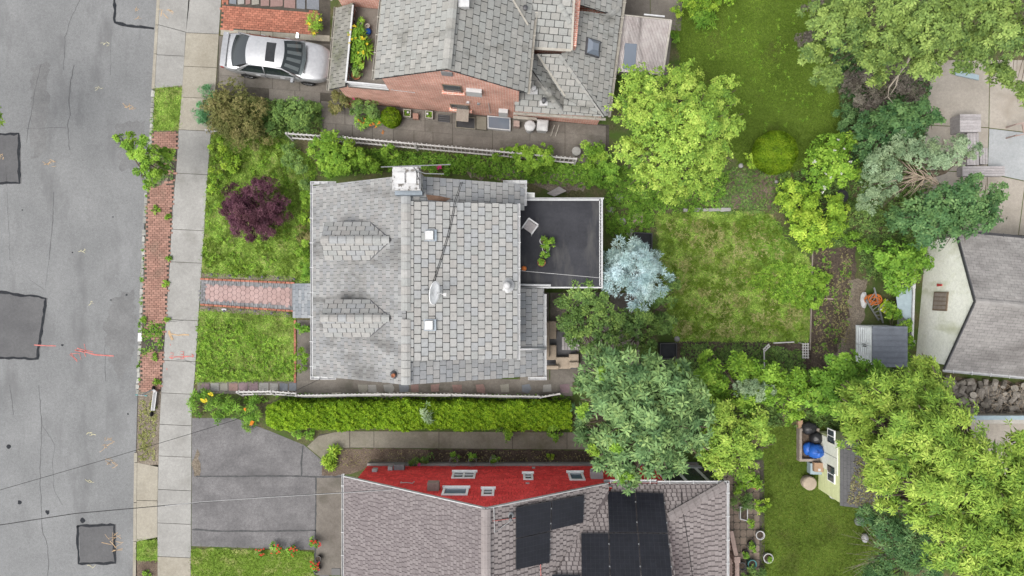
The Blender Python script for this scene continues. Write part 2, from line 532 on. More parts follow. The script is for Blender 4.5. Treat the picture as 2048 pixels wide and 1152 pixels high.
surf('siding_green', (.50, .54, .28), (.58, .62, .35), 1.2, 30, .1, .8, .3, rand=.05)
surf('siding_white', (.70, .70, .68), (.78, .78, .76), 1.2, 30, .08, .7, .3)
surf('door_pale', (.66, .68, .58), (.75, .77, .68), 1.2, 30, .08, .7, .3)
# woods, plastics, metals
surf('bark', (.075, .06, .045), (.13, .105, .08), 6, 30, .3, .95, .1, stretch=(1, 1, .3))
surf('bark_pale', (.20, .175, .14), (.28, .25, .205), 6, 30, .25, .95, .1, stretch=(1, 1, .3))
surf('twig_tan', (.30, .24, .18), (.42, .35, .27), 6, 30, .2, .95, .1)
surf('wood_grey', (.30, .28, .28), (.37, .35, .35), 3, 30, .15, .9, .2, rand=.14, stretch=(1, 4, 1))
surf('wood_pink', (.27, .20, .175), (.33, .25, .22), 3, 30, .12, .85, .2, rand=.06)
surf('wood_old', (.20, .165, .14), (.27, .235, .20), 3, 30, .2, .95, .2, rand=.1)
surf('log_bark', (.14, .125, .11), (.24, .22, .195), 5, 30, .35, .95, .1, rand=.35)
surf('log_end', (.22, .20, .175), (.31, .285, .25), 8, 30, .25, .95, .1, rand=.25)
plain('cardboard', (.30, .20, .13), .9, .2)
plain('black_plastic', (.018, .018, .02), .45, .4, var=.25)
plain('dark_metal', (.05, .05, .055), .5, .5, var=.2)
plain('grey_plastic', (.19, .195, .20), .6, .4)
plain('shed_grey', (.82, .86, .88), .65, .3, var=.08)
plain('shed_roof_grey', (.135, .15, .175), .7, .3, var=.12)
plain('blue_plastic', (.012, .085, .36), .5, .4, var=.15)
plain('blue_pale', (.26, .33, .36), .6, .3, var=.06)
plain('beige_fabric', (.33, .275, .215), .95, .1, var=.08)
plain('beige_plastic', (.33, .285, .25), .7, .3, var=.06)
plain('terracotta', (.30, .12, .065), .85, .2)
plain('orange_cord', (.52, .15, .03), .6, .3)
plain('hi_vis', (.45, .55, .04), .8, .2, var=.08)
plain('teal_plastic', (.05, .19, .19), .5, .4)
plain('pink_plastic', (.50, .07, .12), .5, .4)
plain('red_petal', (.48, .025, .02), .7, .2, var=.2)
plain('orange_petal', (.52, .17, .015), .7, .2, var=.2)
plain('yellow_petal', (.50, .40, .02), .7, .2, var=.2)
plain('magenta_petal', (.42, .03, .13), .7, .2, var=.2)
plain('white_petal', (.42, .42, .38), .8, .2, var=.1)
plain('white_frame', (.95, .95, .95), .5, .4, var=.04)
plain('white_plastic', (.42, .42, .42), .5, .4, var=.06)
plain('galvanised', (.26, .265, .27), .4, .5, .5)
plain('flashing', (.17, .20, .23), .45, .5, .4)
plain('red_paint', (.42, .06, .055), .6, .3)
plain('solar_cell', (.013, .014, .019), .35, .25, var=.2)
plain('solar_frame', (.045, .045, .05), .4, .5, .4)
plain('rubber', (.02, .02, .02), .9, .2, var=.2)
plain('rim', (.30, .30, .31), .3, .6, .8)
plain('car_paint', (.40, .405, .415), .25, .6, .5, var=.03)
plain('lamp_clear', (.34, .35, .36), .15, .7)
plain('lamp_red', (.28, .02, .02), .2, .6)
plain('cable_black', (.015, .015, .016), .7, .2)
plain('cable_white', (.38, .38, .38), .7, .2)
plain('window_frame_brown', (.17, .13, .095), .8, .2)
glassmat('car_glass', (.02, .028, .03), .03, .5)
glassmat('car_side_glass', (.012, .016, .018), .04, .08)
glassmat('pane', (.045, .06, .07), .05, .10)
glassmat('pane_blue', (.10, .16, .21), .05, .05)
glassmat('skylight_dome', (.11, .13, .16), .15, .10)
surf('screen_mesh', (.02, .022, .025), (.03, .032, .035), 3, 60, .2, .9, .2)
# foliage: darkest to lightest leaves of each kind
leafmat('leaf_lime', [(.045, .095, .014), (.11, .195, .022), (.19, .285, .034), (.30, .375, .06)])
leafmat('leaf_lime_tree', [(.045, .095, .020), (.115, .195, .032), (.195, .28, .05), (.30, .37, .085)])
leafmat('leaf_green', [(.035, .085, .012), (.07, .15, .02), (.12, .22, .032), (.18, .28, .045)])
leafmat('leaf_fresh', [(.035, .085, .012), (.085, .165, .02), (.145, .245, .032), (.225, .32, .055)])
leafmat('leaf_hedge', [(.022, .062, .004), (.065, .13, .007), (.125, .21, .012), (.20, .28, .022)])
leafmat('leaf_mid', [(.030, .062, .02), (.062, .112, .034), (.105, .17, .048), (.16, .23, .062)])
leafmat('leaf_dark', [(.018, .048, .022), (.042, .092, .038), (.075, .14, .055), (.13, .20, .085)])
leafmat('leaf_bluegreen', [(.045, .085, .055), (.08, .135, .085), (.125, .185, .12), (.175, .235, .155)])
leafmat('leaf_sage', [(.06, .10, .055), (.12, .175, .10), (.18, .24, .14), (.24, .30, .18)])
leafmat('leaf_oak', [(.024, .055, .022), (.066, .12, .046), (.13, .205, .076), (.215, .295, .105)], patch=.3)
leafmat('leaf_spruce', [(.13, .205, .215), (.21, .30, .31), (.30, .39, .40), (.38, .46, .47)], trans=.1)
leafmat('leaf_purple', [(.022, .009, .014), (.045, .017, .026), (.075, .030, .044), (.12, .058, .072)], trans=.15)
leafmat('leaf_olive', [(.042, .050, .017), (.075, .082, .028), (.12, .115, .045), (.165, .14, .07)], trans=.2)
leafmat('leaf_brown', [(.045, .038, .032), (.075, .065, .055), (.11, .10, .082), (.14, .13, .10)], trans=.15)
leafmat('leaf_juniper', [(.035, .11, .045), (.06, .165, .07), (.09, .215, .10), (.13, .27, .14)], trans=.2)
leafmat('leaf_topiary', [(.035, .075, .004), (.07, .125, .006), (.11, .17, .010), (.16, .22, .02)])
leafmat('blade', [(.042, .095, .014), (.10, .18, .028), (.17, .25, .048), (.29, .315, .105)], patch=.6, patch_scale=1.9)
leafmat('blade_dark', [(.032, .060, .006), (.058, .098, .010), (.085, .135, .017), (.115, .155, .03)], patch=.3, patch_scale=.5)
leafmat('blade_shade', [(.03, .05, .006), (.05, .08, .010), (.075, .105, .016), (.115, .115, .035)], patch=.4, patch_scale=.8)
leafmat('blade_dry', [(.09, .11, .03), (.15, .165, .055), (.20, .20, .09), (.27, .25, .13)], patch=.2)
leafmat('litter', [(.06, .05, .035), (.12, .10, .07), (.18, .16, .08), (.20, .22, .08)], trans=.1)
# ------------------------------------------------------------------ leaf and grass meshes
def np_mesh(name, V, nv, rnd, mat, parent=None, kind=None, label=None, cat=None, group=None, smooth=False):
    """V: (faces, nv, 3) world points, one face each"""
    nf = V.shape[0]
    flat = V.reshape(-1, 3)
    if parent is not None:
        o0 = np.array(ORG[parent.name])
    else:
        lo, hi = flat.min(0), flat.max(0)
        o0 = np.array([(lo[0] + hi[0]) / 2, (lo[1] + hi[1]) / 2, lo[2]])
    flat = (flat - o0).astype(np.float32)
    me = bpy.data.meshes.new(name)
    me.vertices.add(nf * nv); me.loops.add(nf * nv); me.polygons.add(nf)
    me.vertices.foreach_set('co', flat.ravel())
    me.loops.foreach_set('vertex_index', np.arange(nf * nv, dtype=np.int32))
    me.polygons.foreach_set('loop_start', np.arange(0, nf * nv, nv, dtype=np.int32))
    me.polygons.foreach_set('loop_total', np.full(nf, nv, dtype=np.int32))
    at = me.attributes.new('rnd', 'FLOAT', 'FACE')
    at.data.foreach_set('value', rnd.astype(np.float32))
    me.materials.append(M[mat])
    me.update(calc_edges=True)
    ob = bpy.data.objects.new(name, me)
    COL.objects.link(ob)
    if parent is not None: ob.parent = parent
    else: ob.location = o0
    ORG[ob.name] = Vector(o0)
    return setp(ob, label, cat, group, kind)

def unit(a):
    return a / np.maximum(np.linalg.norm(a, axis=-1, keepdims=True), 1e-9)

def rosettes(C, N, k, L, W, droop=0.15, spread=0.8, crnd=None, shape='kite'):
    """k leaves around each centre C with axis N; returns quads and their tone value"""
    n = len(C)
    t = unit(np.cross(N, rng.normal(size=(n, 3))))
    b = np.cross(N, t)
    ang = (np.arange(k)[None, :] + rng.uniform(0, 1, (n, 1))) * (2 * np.pi / k) + rng.normal(0, .25, (n, k))
    d = t[:, None] * np.cos(ang)[..., None] + b[:, None] * np.sin(ang)[..., None]
    el = rng.normal(1 - spread, .28, (n, k))[..., None]
    d = unit(d + N[:, None] * el)
    Ls = (L * rng.uniform(.65, 1.3, (n, k)))[..., None]
    side = unit(np.cross(d, N[:, None] + rng.normal(0, .35, (n, k, 3))))
    Ws = (W * rng.uniform(.75, 1.25, (n, k)))[..., None]
    base_ = C[:, None] + d * Ls * .08
    tip = base_ + d * Ls - np.array([0, 0, 1.0]) * Ls * droop
    m = base_ * .5 + tip * .5 + np.array([0, 0, 1.0]) * Ls * .06
    q = np.stack([base_, m + side * Ws / 2, tip, m - side * Ws / 2], axis=2)
    if shape == 'blade':
        q = np.stack([base_ + side * Ws * .4, base_ - side * Ws * .4, tip - side * Ws * .2, tip + side * Ws * .2], axis=2)
    r = rng.uniform(0, 1, (n, k))
    if crnd is not None: r = .45 * r + .55 * crnd[:, None]
    return q.reshape(-1, 4, 3), np.clip(r.ravel(), 0, 1)

STY = {  # leaves per rosette, length, width, droop, spread, rosette density, clump radius share
    'broad':  (5, .14, .082, .25, .85, 60, .28),
    'maple':  (6, .112, .060, .20, .80, 82, .26),
    'oak':    (8, .25, .085, .28, .95, 27, .28),
    'compound': (9, .19, .050, .28, .95, 42, .24),
    'fine':   (5, .088, .046, .15, .70, 105, .28),
    'tiny':   (5, .062, .034, .10, .60, 210, .30),
    'box':    (4, .080, .050, .05, .75, 130, .45),
    'spruce': (9, .17, .028, .05, .62, 42, .24),
    'feather': (7, .14, .030, .30, .75, 60, .26),
    'lace':   (7, .11, .030, .10, .60, 95, .25),
    'large':  (4, .24, .17, .30, .90, 16, .34),
}

def crown_points(lobes, dens, cshare, low=-.2, ragged=.22, flat=.75):
    C = []; N = []; CR = []
    for (c, rx, ry, rz) in lobes:
        c = np.array(c); S = np.array([rx, ry, rz])
        rm = (rx + ry) / 2
        ncl = max(6, int(19 * rm ** 1.3 * .3 / max(cshare, .1)))
        n = max(20, int(dens * (rx * ry) * math.pi * 1.25))
        d = rng.normal(size=(ncl * 3, 3)); d = unit(d); d = d[d[:, 2] > low][:ncl]
        cl_r = rng.uniform(1 - ragged * 1.6, 1.0, len(d)) 
        cc = c + d * S * cl_r[:, None] * (1 - cshare * .5)
        crn = rng.uniform(0, 1, len(d))
        wgt = (.35 + np.maximum(d[:, 2], 0)) ; wgt = wgt / wgt.sum()
        pick = rng.choice(len(d), n, p=wgt)
        rc = cshare * min(rm, 1.6) * rng.uniform(.6, 1.25, len(d))
        off = unit(rng.normal(size=(n, 3)))
        off[:, 2] = np.where(off[:, 2] < -.25, -off[:, 2], off[:, 2])
        rad = rc[pick] * rng.uniform(.55, 1.05, n)
        p = cc[pick] + off * rad[:, None] * np.array([1, 1, flat])
        p[:, 2] = np.maximum(p[:, 2], .05)
        nn = unit(off * .75 + d[pick] * .35 + np.array([0, 0, .55]) + rng.normal(0, .18, (n, 3)))
        C.append(p); N.append(nn); CR.append(crn[pick])
        # inner fill so that the crown is not hollow
        nf = n // 6
        d2 = unit(rng.normal(size=(nf, 3))); rr = rng.uniform(.2, .62, nf)[:, None]
        p2 = c + d2 * S * rr * np.array([1, 1, .8]); p2[:, 2] = np.maximum(p2[:, 2], .05)
        C.append(p2); N.append(unit(np.array([0, 0, 1.0]) + rng.normal(0, .5, (nf, 3)))); CR.append(rng.uniform(0, 1, nf))
    return np.concatenate(C), np.concatenate(N), np.concatenate(CR)

def lobe(u, v, r, zc, rz=None, r2=None):
    s = (CAMZ - zc) / CAMZ / PPM
    p = P(u, v, zc); s *= 1.13
    return (tuple(p), r * s, (r2 or r) * s, rz if rz else r * s * .75)

def tree(name, label, cat, lobes, style, mat, base_uv=None, group=None, trunk_r=.08, dens=1.0, low=-.2, ragged=.22,
         size=1.0, limbs=True, bark='bark', stem='trunk', leafname='crown', flat=.75, seed=None):
    """tapered trunk with limbs to each lobe, and a crown of leaf rosettes gathered in clumps"""
    L = [lobe(*l) for l in lobes]
    if base_uv:
        b = P(*base_uv, 0.0)
    else:
        cx = sum(l[0][0] * l[1] for l in L) / sum(l[1] for l in L)
        cy = sum(l[0][1] * l[1] for l in L) / sum(l[1] for l in L)
        b = Vector((cx, cy, 0))
    t = thing(name, label, cat, b, group)
    mb = MB()
    zt = min(l[0][2] - l[3] * .3 for l in L)
    zt = max(zt, .12)
    top = Vector((b.x + .1 * trunk_r, b.y, zt))
    mb.tube([b, b.lerp(top, .5) + Vector((trunk_r * .4, -trunk_r * .3, 0)), top], [trunk_r * 1.25, trunk_r, trunk_r * .8], 7)
    for (c, rx, ry, rz) in L:
        c = Vector(c)
        mid = top.lerp(c, .5) - Vector((0, 0, .08 * (c - top).length))
        mb.tube([top, mid, c - Vector((0, 0, rz * .1))], [trunk_r * .7, trunk_r * .45, trunk_r * .18], 5)
        if limbs:
            for q in range(6):
                a = q * 2 * math.pi / 6 + random.random()
                e = c + Vector((math.cos(a) * rx * .8, math.sin(a) * ry * .8, rz * random.uniform(-.1, .45)))
                s0 = top.lerp(c, .55)
                mb.tube([s0, s0.lerp(e, .55) + Vector((0, 0, .06 * rx)), e], [trunk_r * .35, trunk_r * .22, trunk_r * .06], 4)
    mb.build(stem, bark, t)
    k, le, wi, dr, sp, de, cs = STY[style]
    le *= size; wi *= size; de = de / size ** 1.5
    C, N, CR = crown_points(L, de * dens, cs, low, ragged, flat)
    V, r = rosettes(C, N, k, le, wi, dr, sp, CR)
    np_mesh(leafname, V, 4, r, mat, t)
    return t

def shrub(name, label, u, v, r, h, style, mat, r2=None, group=None, cat='shrub', dens=1.0, size=1.0, ragged=.18, lobes=None, low=-.1):
    ls = lobes or [(u, v, r, h * .5, h * .5, r2)]
    return tree(name, label, cat, ls, style, mat, group=group, trunk_r=.03, dens=dens, low=low, ragged=ragged, size=size,
                limbs=False, stem='stem', leafname='foliage')

def petals(parent, pts, mat, L=.07, W=.05, k=5, name='flower'):
    for p in pts:
        C = np.array([p]); N = unit(np.array([[random.uniform(-.3, .3), random.uniform(-.3, .3), 1.0]]))
        V, r = rosettes(C, N, k, L, W, .1, .7)
        np_mesh(name, V, 4, r, mat, parent)

def sample_poly(poly, n):
    xs = [p[0] for p in poly]; ys = [p[1] for p in poly]
    x0, x1, y0, y1 = min(xs), max(xs), min(ys), max(ys)
    out = np.zeros((0, 2))
    while len(out) < n:
        q = np.stack([rng.uniform(x0, x1, n * 2), rng.uniform(y0, y1, n * 2)], 1)
        out = np.concatenate([out, q[inside(q[:, 0], q[:, 1], poly)]])
    return out[:n]

def uvpoly(pts, z=0.0):
    return [(p.x, p.y) for p in (P(u, v, z) for u, v in pts)]

def grass(label, pts, per_m2, L, W, mat, z=0.0, parent=None, name='grass', k=1, holes=(), thin=0.0):
    poly = uvpoly(pts)
    A = abs(area2(poly))
    n = int(A * per_m2)
    q = sample_poly(poly, n)
    for h in holes:
        q = q[~inside(q[:, 0], q[:, 1], uvpoly(h))]
    # tufts: pull blades together a little
    n = len(q)
    q = q + rng.normal(0, .07, (n, 2)) * (rng.random((n, 1)) < .5)
    q = q + .035 * np.stack([np.sin(q[:, 1] * 31 + q[:, 0] * 7), np.cos(q[:, 0] * 29 - q[:, 1] * 5)], 1)
    C = np.concatenate([q, np.full((n, 1), z)], 1)
    N = unit(np.concatenate([rng.normal(0, .35, (n, 2)), np.ones((n, 1))], 1))
    V, r = rosettes(C, N, k, L, W, .12, .62, rng.uniform(0, 1, n), 'blade')
    V[:, :, 2] = np.maximum(V[:, :, 2], z - .005)
    return np_mesh(name, V, 4, r, mat, parent, kind='stuff', label=None if parent else label, cat=None if parent else 'grass')

def weeds(label, pts, n, style, mat, z=.02, size=1.0, name='weeds', cat='weeds', cl=6, clr=.12, hmax=.12):
    """uncountable low growth: small rosettes in loose clumps"""
    poly = uvpoly(pts)
    c = sample_poly(poly, max(1, n // cl))
    q = np.repeat(c, cl, 0) + rng.normal(0, clr, (len(c) * cl, 2))
    q = q[inside(q[:, 0], q[:, 1], poly)]
    m = len(q)
    C = np.concatenate([q, rng.uniform(z, z + hmax, (m, 1))], 1)
    N = unit(np.concatenate([rng.normal(0, .4, (m, 2)), np.ones((m, 1))], 1))
    k, le, wi, dr, sp, de, cs = STY[style]
    V, r = rosettes(C, N, k, le * size, wi * size, dr, sp, rng.uniform(0, 1, m))
    V[:, :, 2] = np.maximum(V[:, :, 2], z)
    return np_mesh(name, V, 4, r, mat, None, kind='stuff', label=label, cat=cat)

# ------------------------------------------------------------------ the ground
def ragged(pts, amp):
    """break the long edges of a photo polygon into an uneven natural outline"""
    out = []
    for a, b in zip(pts, pts[1:] + pts[:1]):
        n = max(1, int(math.hypot(b[0] - a[0], b[1] - a[1]) / 7))
        for k in range(n):
            out.append((a[0] + (b[0] - a[0]) * k / n + random.uniform(-amp, amp), a[1] + (b[1] - a[1]) * k / n + random.uniform(-amp, amp)))
    return out
RAG = {'lawn': 3, 'bare_soil': 5, 'vegetable_bed': 3, 'shade_bed': 3, 'garden_path': 4, 'soil_bed': 1.5, 'dry_soil': 3, 'gravel_patch': 5, 'soil_patch': 3, 'soil_border': 1.2, 'log_bed': 4}
def sheet(name, pts, z, mat, kind='structure', label=None, parent=None, th=None):
    mb = MB()
    if name in RAG: pts = ragged(list(pts), RAG[name]); th = None
    xy = uvpoly(pts)
    if th:
        mb.prism(xy, z - th, z)
    else:
        if area2(xy) < 0: xy = list(reversed(xy))
        mb.poly([(x, y, z) for x, y in xy])
    o = mb.build(name, mat, parent)
    if parent is None: setp(o, label, None, None, kind)
    return o

RZ = -.12       # road surface; the kerb is a real step up to the pavement
mb = MB(); mb.poly([(-400, -400, -.2), (400, -400, -.2), (400, 400, -.2), (-400, 400, -.2)])
mb.build('ground', 'yard_soil', kind='structure')

VK = [-350, 0, 50, 190, 262, 384, 550, 690, 768, 910, 1060, 1152, 1500]
kerb_u = lambda v: float(np.interp(v, VK, [333, 316, 311, 303, 300, 289, 282, 277, 273, 269, 267, 267, 262]))
swl_u = lambda v: float(np.interp(v, [-350, 0, 65, 170, 265, 350, 384, 540, 620, 720, 790, 850, 920, 1010, 1152, 1500], [402, 380, 372, 365, 357, 352, 347, 339, 333, 327, 322, 319, 317, 315, 315, 310]))
swr_u = lambda v: float(np.interp(v, [-350, 0, 70, 170, 265, 370, 460, 560, 640, 755, 792, 796, 1152, 1500], [468, 443, 438, 432, 422, 414, 409, 402, 397, 390, 386, 384, 382, 378]))
vv = list(range(-300, 1461, 40))
road = sheet('road', [(-190, -300)] + [(kerb_u(v), v) for v in vv] + [(-190, 1460)], RZ, 'asphalt')
sheet('far_pavement', [(-190, -300), (-190, 1460), (-420, 1460), (-420, -300)], 0, 'concrete', th=.14)
sheet('yard', [(swr_u(v) - 2, v) for v in vv] + [(2600, 1460), (2600, -300)], 0, 'yard_soil', th=.18)

# tar-edged patches and cracks in the road
def strip(mb, pts, w, z, jit=0.0):
    P3 = [P(u, v, z) for u, v in pts]
    Q = []
    for a, b in zip(P3[:-1], P3[1:]):
        n = max(1, int((b - a).length / .18))
        for k in range(n):
            Q.append(a.lerp(b, k / n) + Vector((random.uniform(-jit, jit), random.uniform(-jit, jit), 0)))
    Q.append(P3[-1])
    L = []; Rr = []
    for k, p in enumerate(Q):
        d = (Q[min(k + 1, len(Q) - 1)] - Q[max(k - 1, 0)]).normalized()
        s_ = Vector((-d.y, d.x, 0)) * w * .5 * random.uniform(.6, 1.35)
        L.append(p + s_); Rr.append(p - s_)
    for k in range(len(Q) - 1):
        mb.poly([L[k], Rr[k], Rr[k + 1], L[k + 1]], random.random())
for pts, full in (([(-30, 268), (37, 268), (39, 366), (-30, 366)], 1), ([(-30, 581), (92, 596), (74, 718), (-30, 714)], 1),
                  ([(155, 1052), (229, 1050), (230, 1126), (157, 1128)], 1), ([(226, -30), (312, -30), (308, 57), (228, 49)], 0)):
    if full:
        sheet('road_patch', pts, RZ + .004, 'asphalt_patch', parent=road)
    mb = MB()
    if full: strip(mb, pts + [pts[0]], .115, RZ + .008, .03)
    else: strip(mb, [(227, -30), (230, 20), (229, 44), (262, 53), (308, 57)], .13, RZ + .008, .03)
    mb.build('tar_seam', 'tar', road)
for pts, w_ in (([(160, 0), (142, 35), (130, 75), (127, 140)], .016), ([(148, 130), (142, 160), (138, 200), (140, 230), (135, 250), (137, 280), (140, 300)], .024),
                ([(82, 128), (72, 170), (62, 230), (55, 260), (53, 285)], .020), ([(53, 256), (80, 258), (110, 255), (133, 256)], .012), ([(108, 384), (105, 450), (98, 520)], .022),
                ([(98, 520), (90, 580), (60, 560)], .010), ([(20, 770), (27, 830)], .016), ([(78, 770), (83, 850), (80, 960), (83, 1010), (84, 1060), (95, 1090), (97, 1130), (92, 1200)], .020),
                ([(105, 920), (108, 980), (125, 1010)], .012), ([(84, 850), (110, 890), (105, 920)], .010), ([(210, 690), (211, 762)], .014), ([(222, 60), (221, 150)], .010), ([(12, 330), (20, 520)], .010)):
    mb = MB(); strip(mb, pts, w_, RZ + .004, .02); mb.build('crack', 'crack', road)
for (u, v, r) in ((18, 893, 6), (39, 1005, 6), (165, 1041, 7), (95, 1024, 6), (226, 434, 2), (253, 590, 3), (45, 420, 2), (256, 828, 3), (222, 600, 2), (145, 505, 2), (125, 690, 3)):
    c = P(u, v, RZ); mb = MB()
    mb.poly([(c.x + r / 43.5 * math.cos(t) * random.uniform(.5, 1), c.y + r / 43.5 * math.sin(t) * random.uniform(.5, 1), RZ + .004) for t in np.linspace(0, 6.28, 9)[:-1]])
    mb.build('oil_spot', 'tar', road)

for pts in ([(222, 596), (262, 580), (268, 640), (262, 720), (240, 760), (215, 720), (205, 650)], [(60, 130), (95, 120), (90, 300), (60, 320)], [(225, 250), (285, 240), (275, 330), (240, 345)]):
    sheet('road_patch', ragged(pts, 5), RZ + .002, 'asphalt_stain', parent=road)
def scribble(parent, u, v, w_, h_, n, mat, z, th=.035):
    mb = MB()
    for _ in range(n):
        x, y = u + random.uniform(-.5, .5) * w_, v + random.uniform(-.5, .5) * h_
        a = random.choice([0, 1.57, .6, -.5]) + random.uniform(-.3, .3)
        l_ = random.uniform(.25, .55) * max(w_, h_) * .6
        strip(mb, [(x - math.cos(a) * l_, y - math.sin(a) * l_), (x, y + random.uniform(-1.5, 1.5)), (x + math.cos(a) * l_, y + math.sin(a) * l_)], th * random.uniform(.4, 1), z, .006)
    mb.build('paint_mark', mat, parent)
zp = RZ + .012
for (u, v, w_, h_, n, m_) in ((97, 328, 26, 14, 6, 'paint_orange'), (257, 213, 22, 10, 7, 'paint_orange'), (275, 27, 8, 22, 5, 'paint_orange'), (3, 313, 8, 14, 5, 'paint_orange'),
                              (214, 885, 18, 28, 8, 'paint_orange'), (223, 922, 16, 24, 8, 'paint_orange'), (226, 1085, 28, 34, 12, 'paint_orange'), (212, 88, 14, 6, 4, 'paint_yellow'),
                              (197, 176, 14, 5, 4, 'paint_yellow'), (181, 868, 16, 5, 5, 'paint_yellow'), (178, 963, 16, 6, 5, 'paint_yellow'), (166, 502, 14, 7, 4, 'paint_yellow'),
                              (184, 607, 11, 7, 4, 'paint_yellow'), (184, 1133, 16, 4, 4, 'paint_yellow')):
    scribble(road, u, v, w_, h_, n, m_, zp, .03)
mb = MB()
strip(mb, [(68, 690), (112, 692)], .05, zp, .01); strip(mb, [(150, 700), (190, 709), (228, 712)], .05, zp, .015); strip(mb, [(155, 697), (186, 704)], .04, zp, .02)
mb.build('paint_mark', 'paint_red', road)
scribble(road, 160, 706, 34, 22, 8, 'paint_red', zp, .03)

# kerb: a plain concrete run, then granite setts with weeds between them
kerb = thing('kerb', None, None, P(290, 500, RZ)); kerb['kind'] = 'structure'
def kerb_piece(v0, v1, w_, mat, name, top, jit=0.0, gap=.6):
    mb = MB()
    j = [random.uniform(-jit, jit) for _ in range(8)]
    q = [(kerb_u(v0) - .5 + j[0], v0 + gap + j[1]), (kerb_u(v0) + w_ + j[2], v0 + gap + j[3]), (kerb_u(v1) + w_ + j[4], v1 - gap + j[5]), (kerb_u(v1) - .5 + j[6], v1 - gap + j[7])]
    mb.prism(uvpoly(q), RZ - .06, top)
    return mb.build(name, mat, kerb)
for v0, v1 in ((-300, -120), (-120, 50), (50, 108), (108, 178), (925, 1005), (1005, 1083), (1083, 1300)):
    kerb_piece(v0, v1, 5.5, 'concrete_warm', 'kerb_block', .012)
kerb_piece(905, 925, 6, 'concrete_warm', 'kerb_block', .03)
v = 180.0
while v < 782:
    l_ = random.uniform(9.5, 14.5)
    if random.random() > .04:
        kerb_piece(v, v + l_, random.uniform(5, 6.5), 'granite', 'granite_sett', random.uniform(-.02, .035), .7, 1.0)
    v += l_
weeds('thin line of weeds growing between the granite kerb setts', [(kerb_u(v_) - 1, v_) for v_ in range(190, 781, 30)] + [(kerb_u(v_) + 8, v_) for v_ in range(780, 189, -30)], 260, 'fine', 'leaf_green', RZ + .1, .7, clr=.04, hmax=.05)

# pavement of separate slabs
sidewalk = thing('sidewalk', None, None, P(360, 500, 0)); sidewalk['kind'] = 'structure'
vj = [-300, -210, -120, -30, 67, 134, 196, 261, 348, 460, 525, 640, 722, 787, 850, 913, 980, 1047, 1114, 1185, 1260, 1340, 1450]
sheet('slab_bed', [(swl_u(v_), v_) for v_ in vv] + [(swr_u(v_), v_) for v_ in reversed(vv)], -.004, 'joint_dark', parent=sidewalk)
for a, b in zip(vj[:-1], vj[1:]):
    mid = [a + (b - a) * t for t in (0, .5, 1)]
    g = .5
    q = [(swl_u(m_) + g, m_ + (g if m_ == a else -g if m_ == b else 0) - 1.5) for m_ in mid] + [(swr_u(m_) - g, m_ + (g if m_ == a else -g if m_ == b else 0) + 1.5) for m_ in reversed(mid)]
    mb = MB(); mb.prism(uvpoly(q), -.1, .014 + random.uniform(0, .012), random.random())
    mb.build('slab', 'concrete_warm' if (60 < a < 250 or a > 1100) else 'concrete', sidewalk)
mb = MB(); strip(mb, [(335, 668), (356, 670), (378, 670)], .07, .035, .02); strip(mb, [(338, 662), (345, 680)], .12, .034, .04); mb.build('paint_mark', 'paint_orange', sidewalk)
mb = MB()
zs = .036
strip(mb, [(338, 715), (388, 712)], .05, zs, .008)
for pts in ([(341, 706), (347, 706), (346, 711), (341, 711)], [(341, 717), (346, 717)], [(361, 703), (367, 703), (367, 717), (361, 717)], [(361, 709), (367, 709)], [(383, 708), (387, 711), (384, 716)], [(340, 688), (341, 691)], [(333, 736), (334, 740)]):
    strip(mb, pts, .03, zs + .001)
mb.build('paint_mark', 'paint_red', sidewalk)
for pts in ([(328, 640), (350, 643), (372, 640)], [(352, 718), (378, 722), (395, 733)]):
    mb = MB(); strip(mb, pts, .012, .034, .02); mb.build('crack', 'crack', sidewalk)

# the strip between kerb and pavement
def strip_poly(v0, v1, l_=7, r_=0, l1=None):
    a = np.linspace(v0, v1, 7)
    return [(kerb_u(x) + l_, x) for x in a] + [(swl_u(x) - r_, x) for x in reversed(a)]
verge = sheet('verge', strip_poly(170, 930, 5, 0), .002, 'soil_dry', th=.16)
for q in ([(kerb_u(-300) + 6, -300), (swl_u(-300), -300), (swl_u(64), 64), (kerb_u(49) + 6, 49)], [(kerb_u(50) + 6, 50), (swl_u(65) - .5, 65), (swl_u(112), 112), (kerb_u(109) + 6, 109)],
          [(kerb_u(110) + 6, 110), (swl_u(113), 113), (swl_u(171), 171), (kerb_u(177) + 6, 177)],
          [(kerb_u(926) + 6, 925), (swl_u(934) - .5, 934), (swl_u(1001), 1001), (kerb_u(1000) + 6, 1000)], [(kerb_u(1001) + 6, 1001), (swl_u(1002) - .5, 1002), (swl_u(1074), 1074), (kerb_u(1083) + 6, 1083)]):
    mb = MB(); mb.prism(uvpoly(q), -.12, .012, random.random()); mb.build('apron_slab', 'concrete_warm' if q[0][1] > 900 else 'concrete', sidewalk)
scribble(sidewalk, 335, 25, 30, 14, 6, 'paint_orange', .014, .04)
sheet('lawn_strip', strip_poly(175, 261), .010, 'turf', th=.1)
grass('short green grass of the strip beside the kerb', strip_poly(176, 261), 1600, .09, .018, 'blade', .012)
sheet('lawn_strip', strip_poly(1081, 1121), .008, 'turf', th=.1)
grass('small green grass square beside the concrete apron', strip_poly(1080, 1121), 1500, .08, .018, 'blade', .010)
sheet('soil_strip', strip_poly(1121, 1440), .006, 'soil_mulch', th=.1)

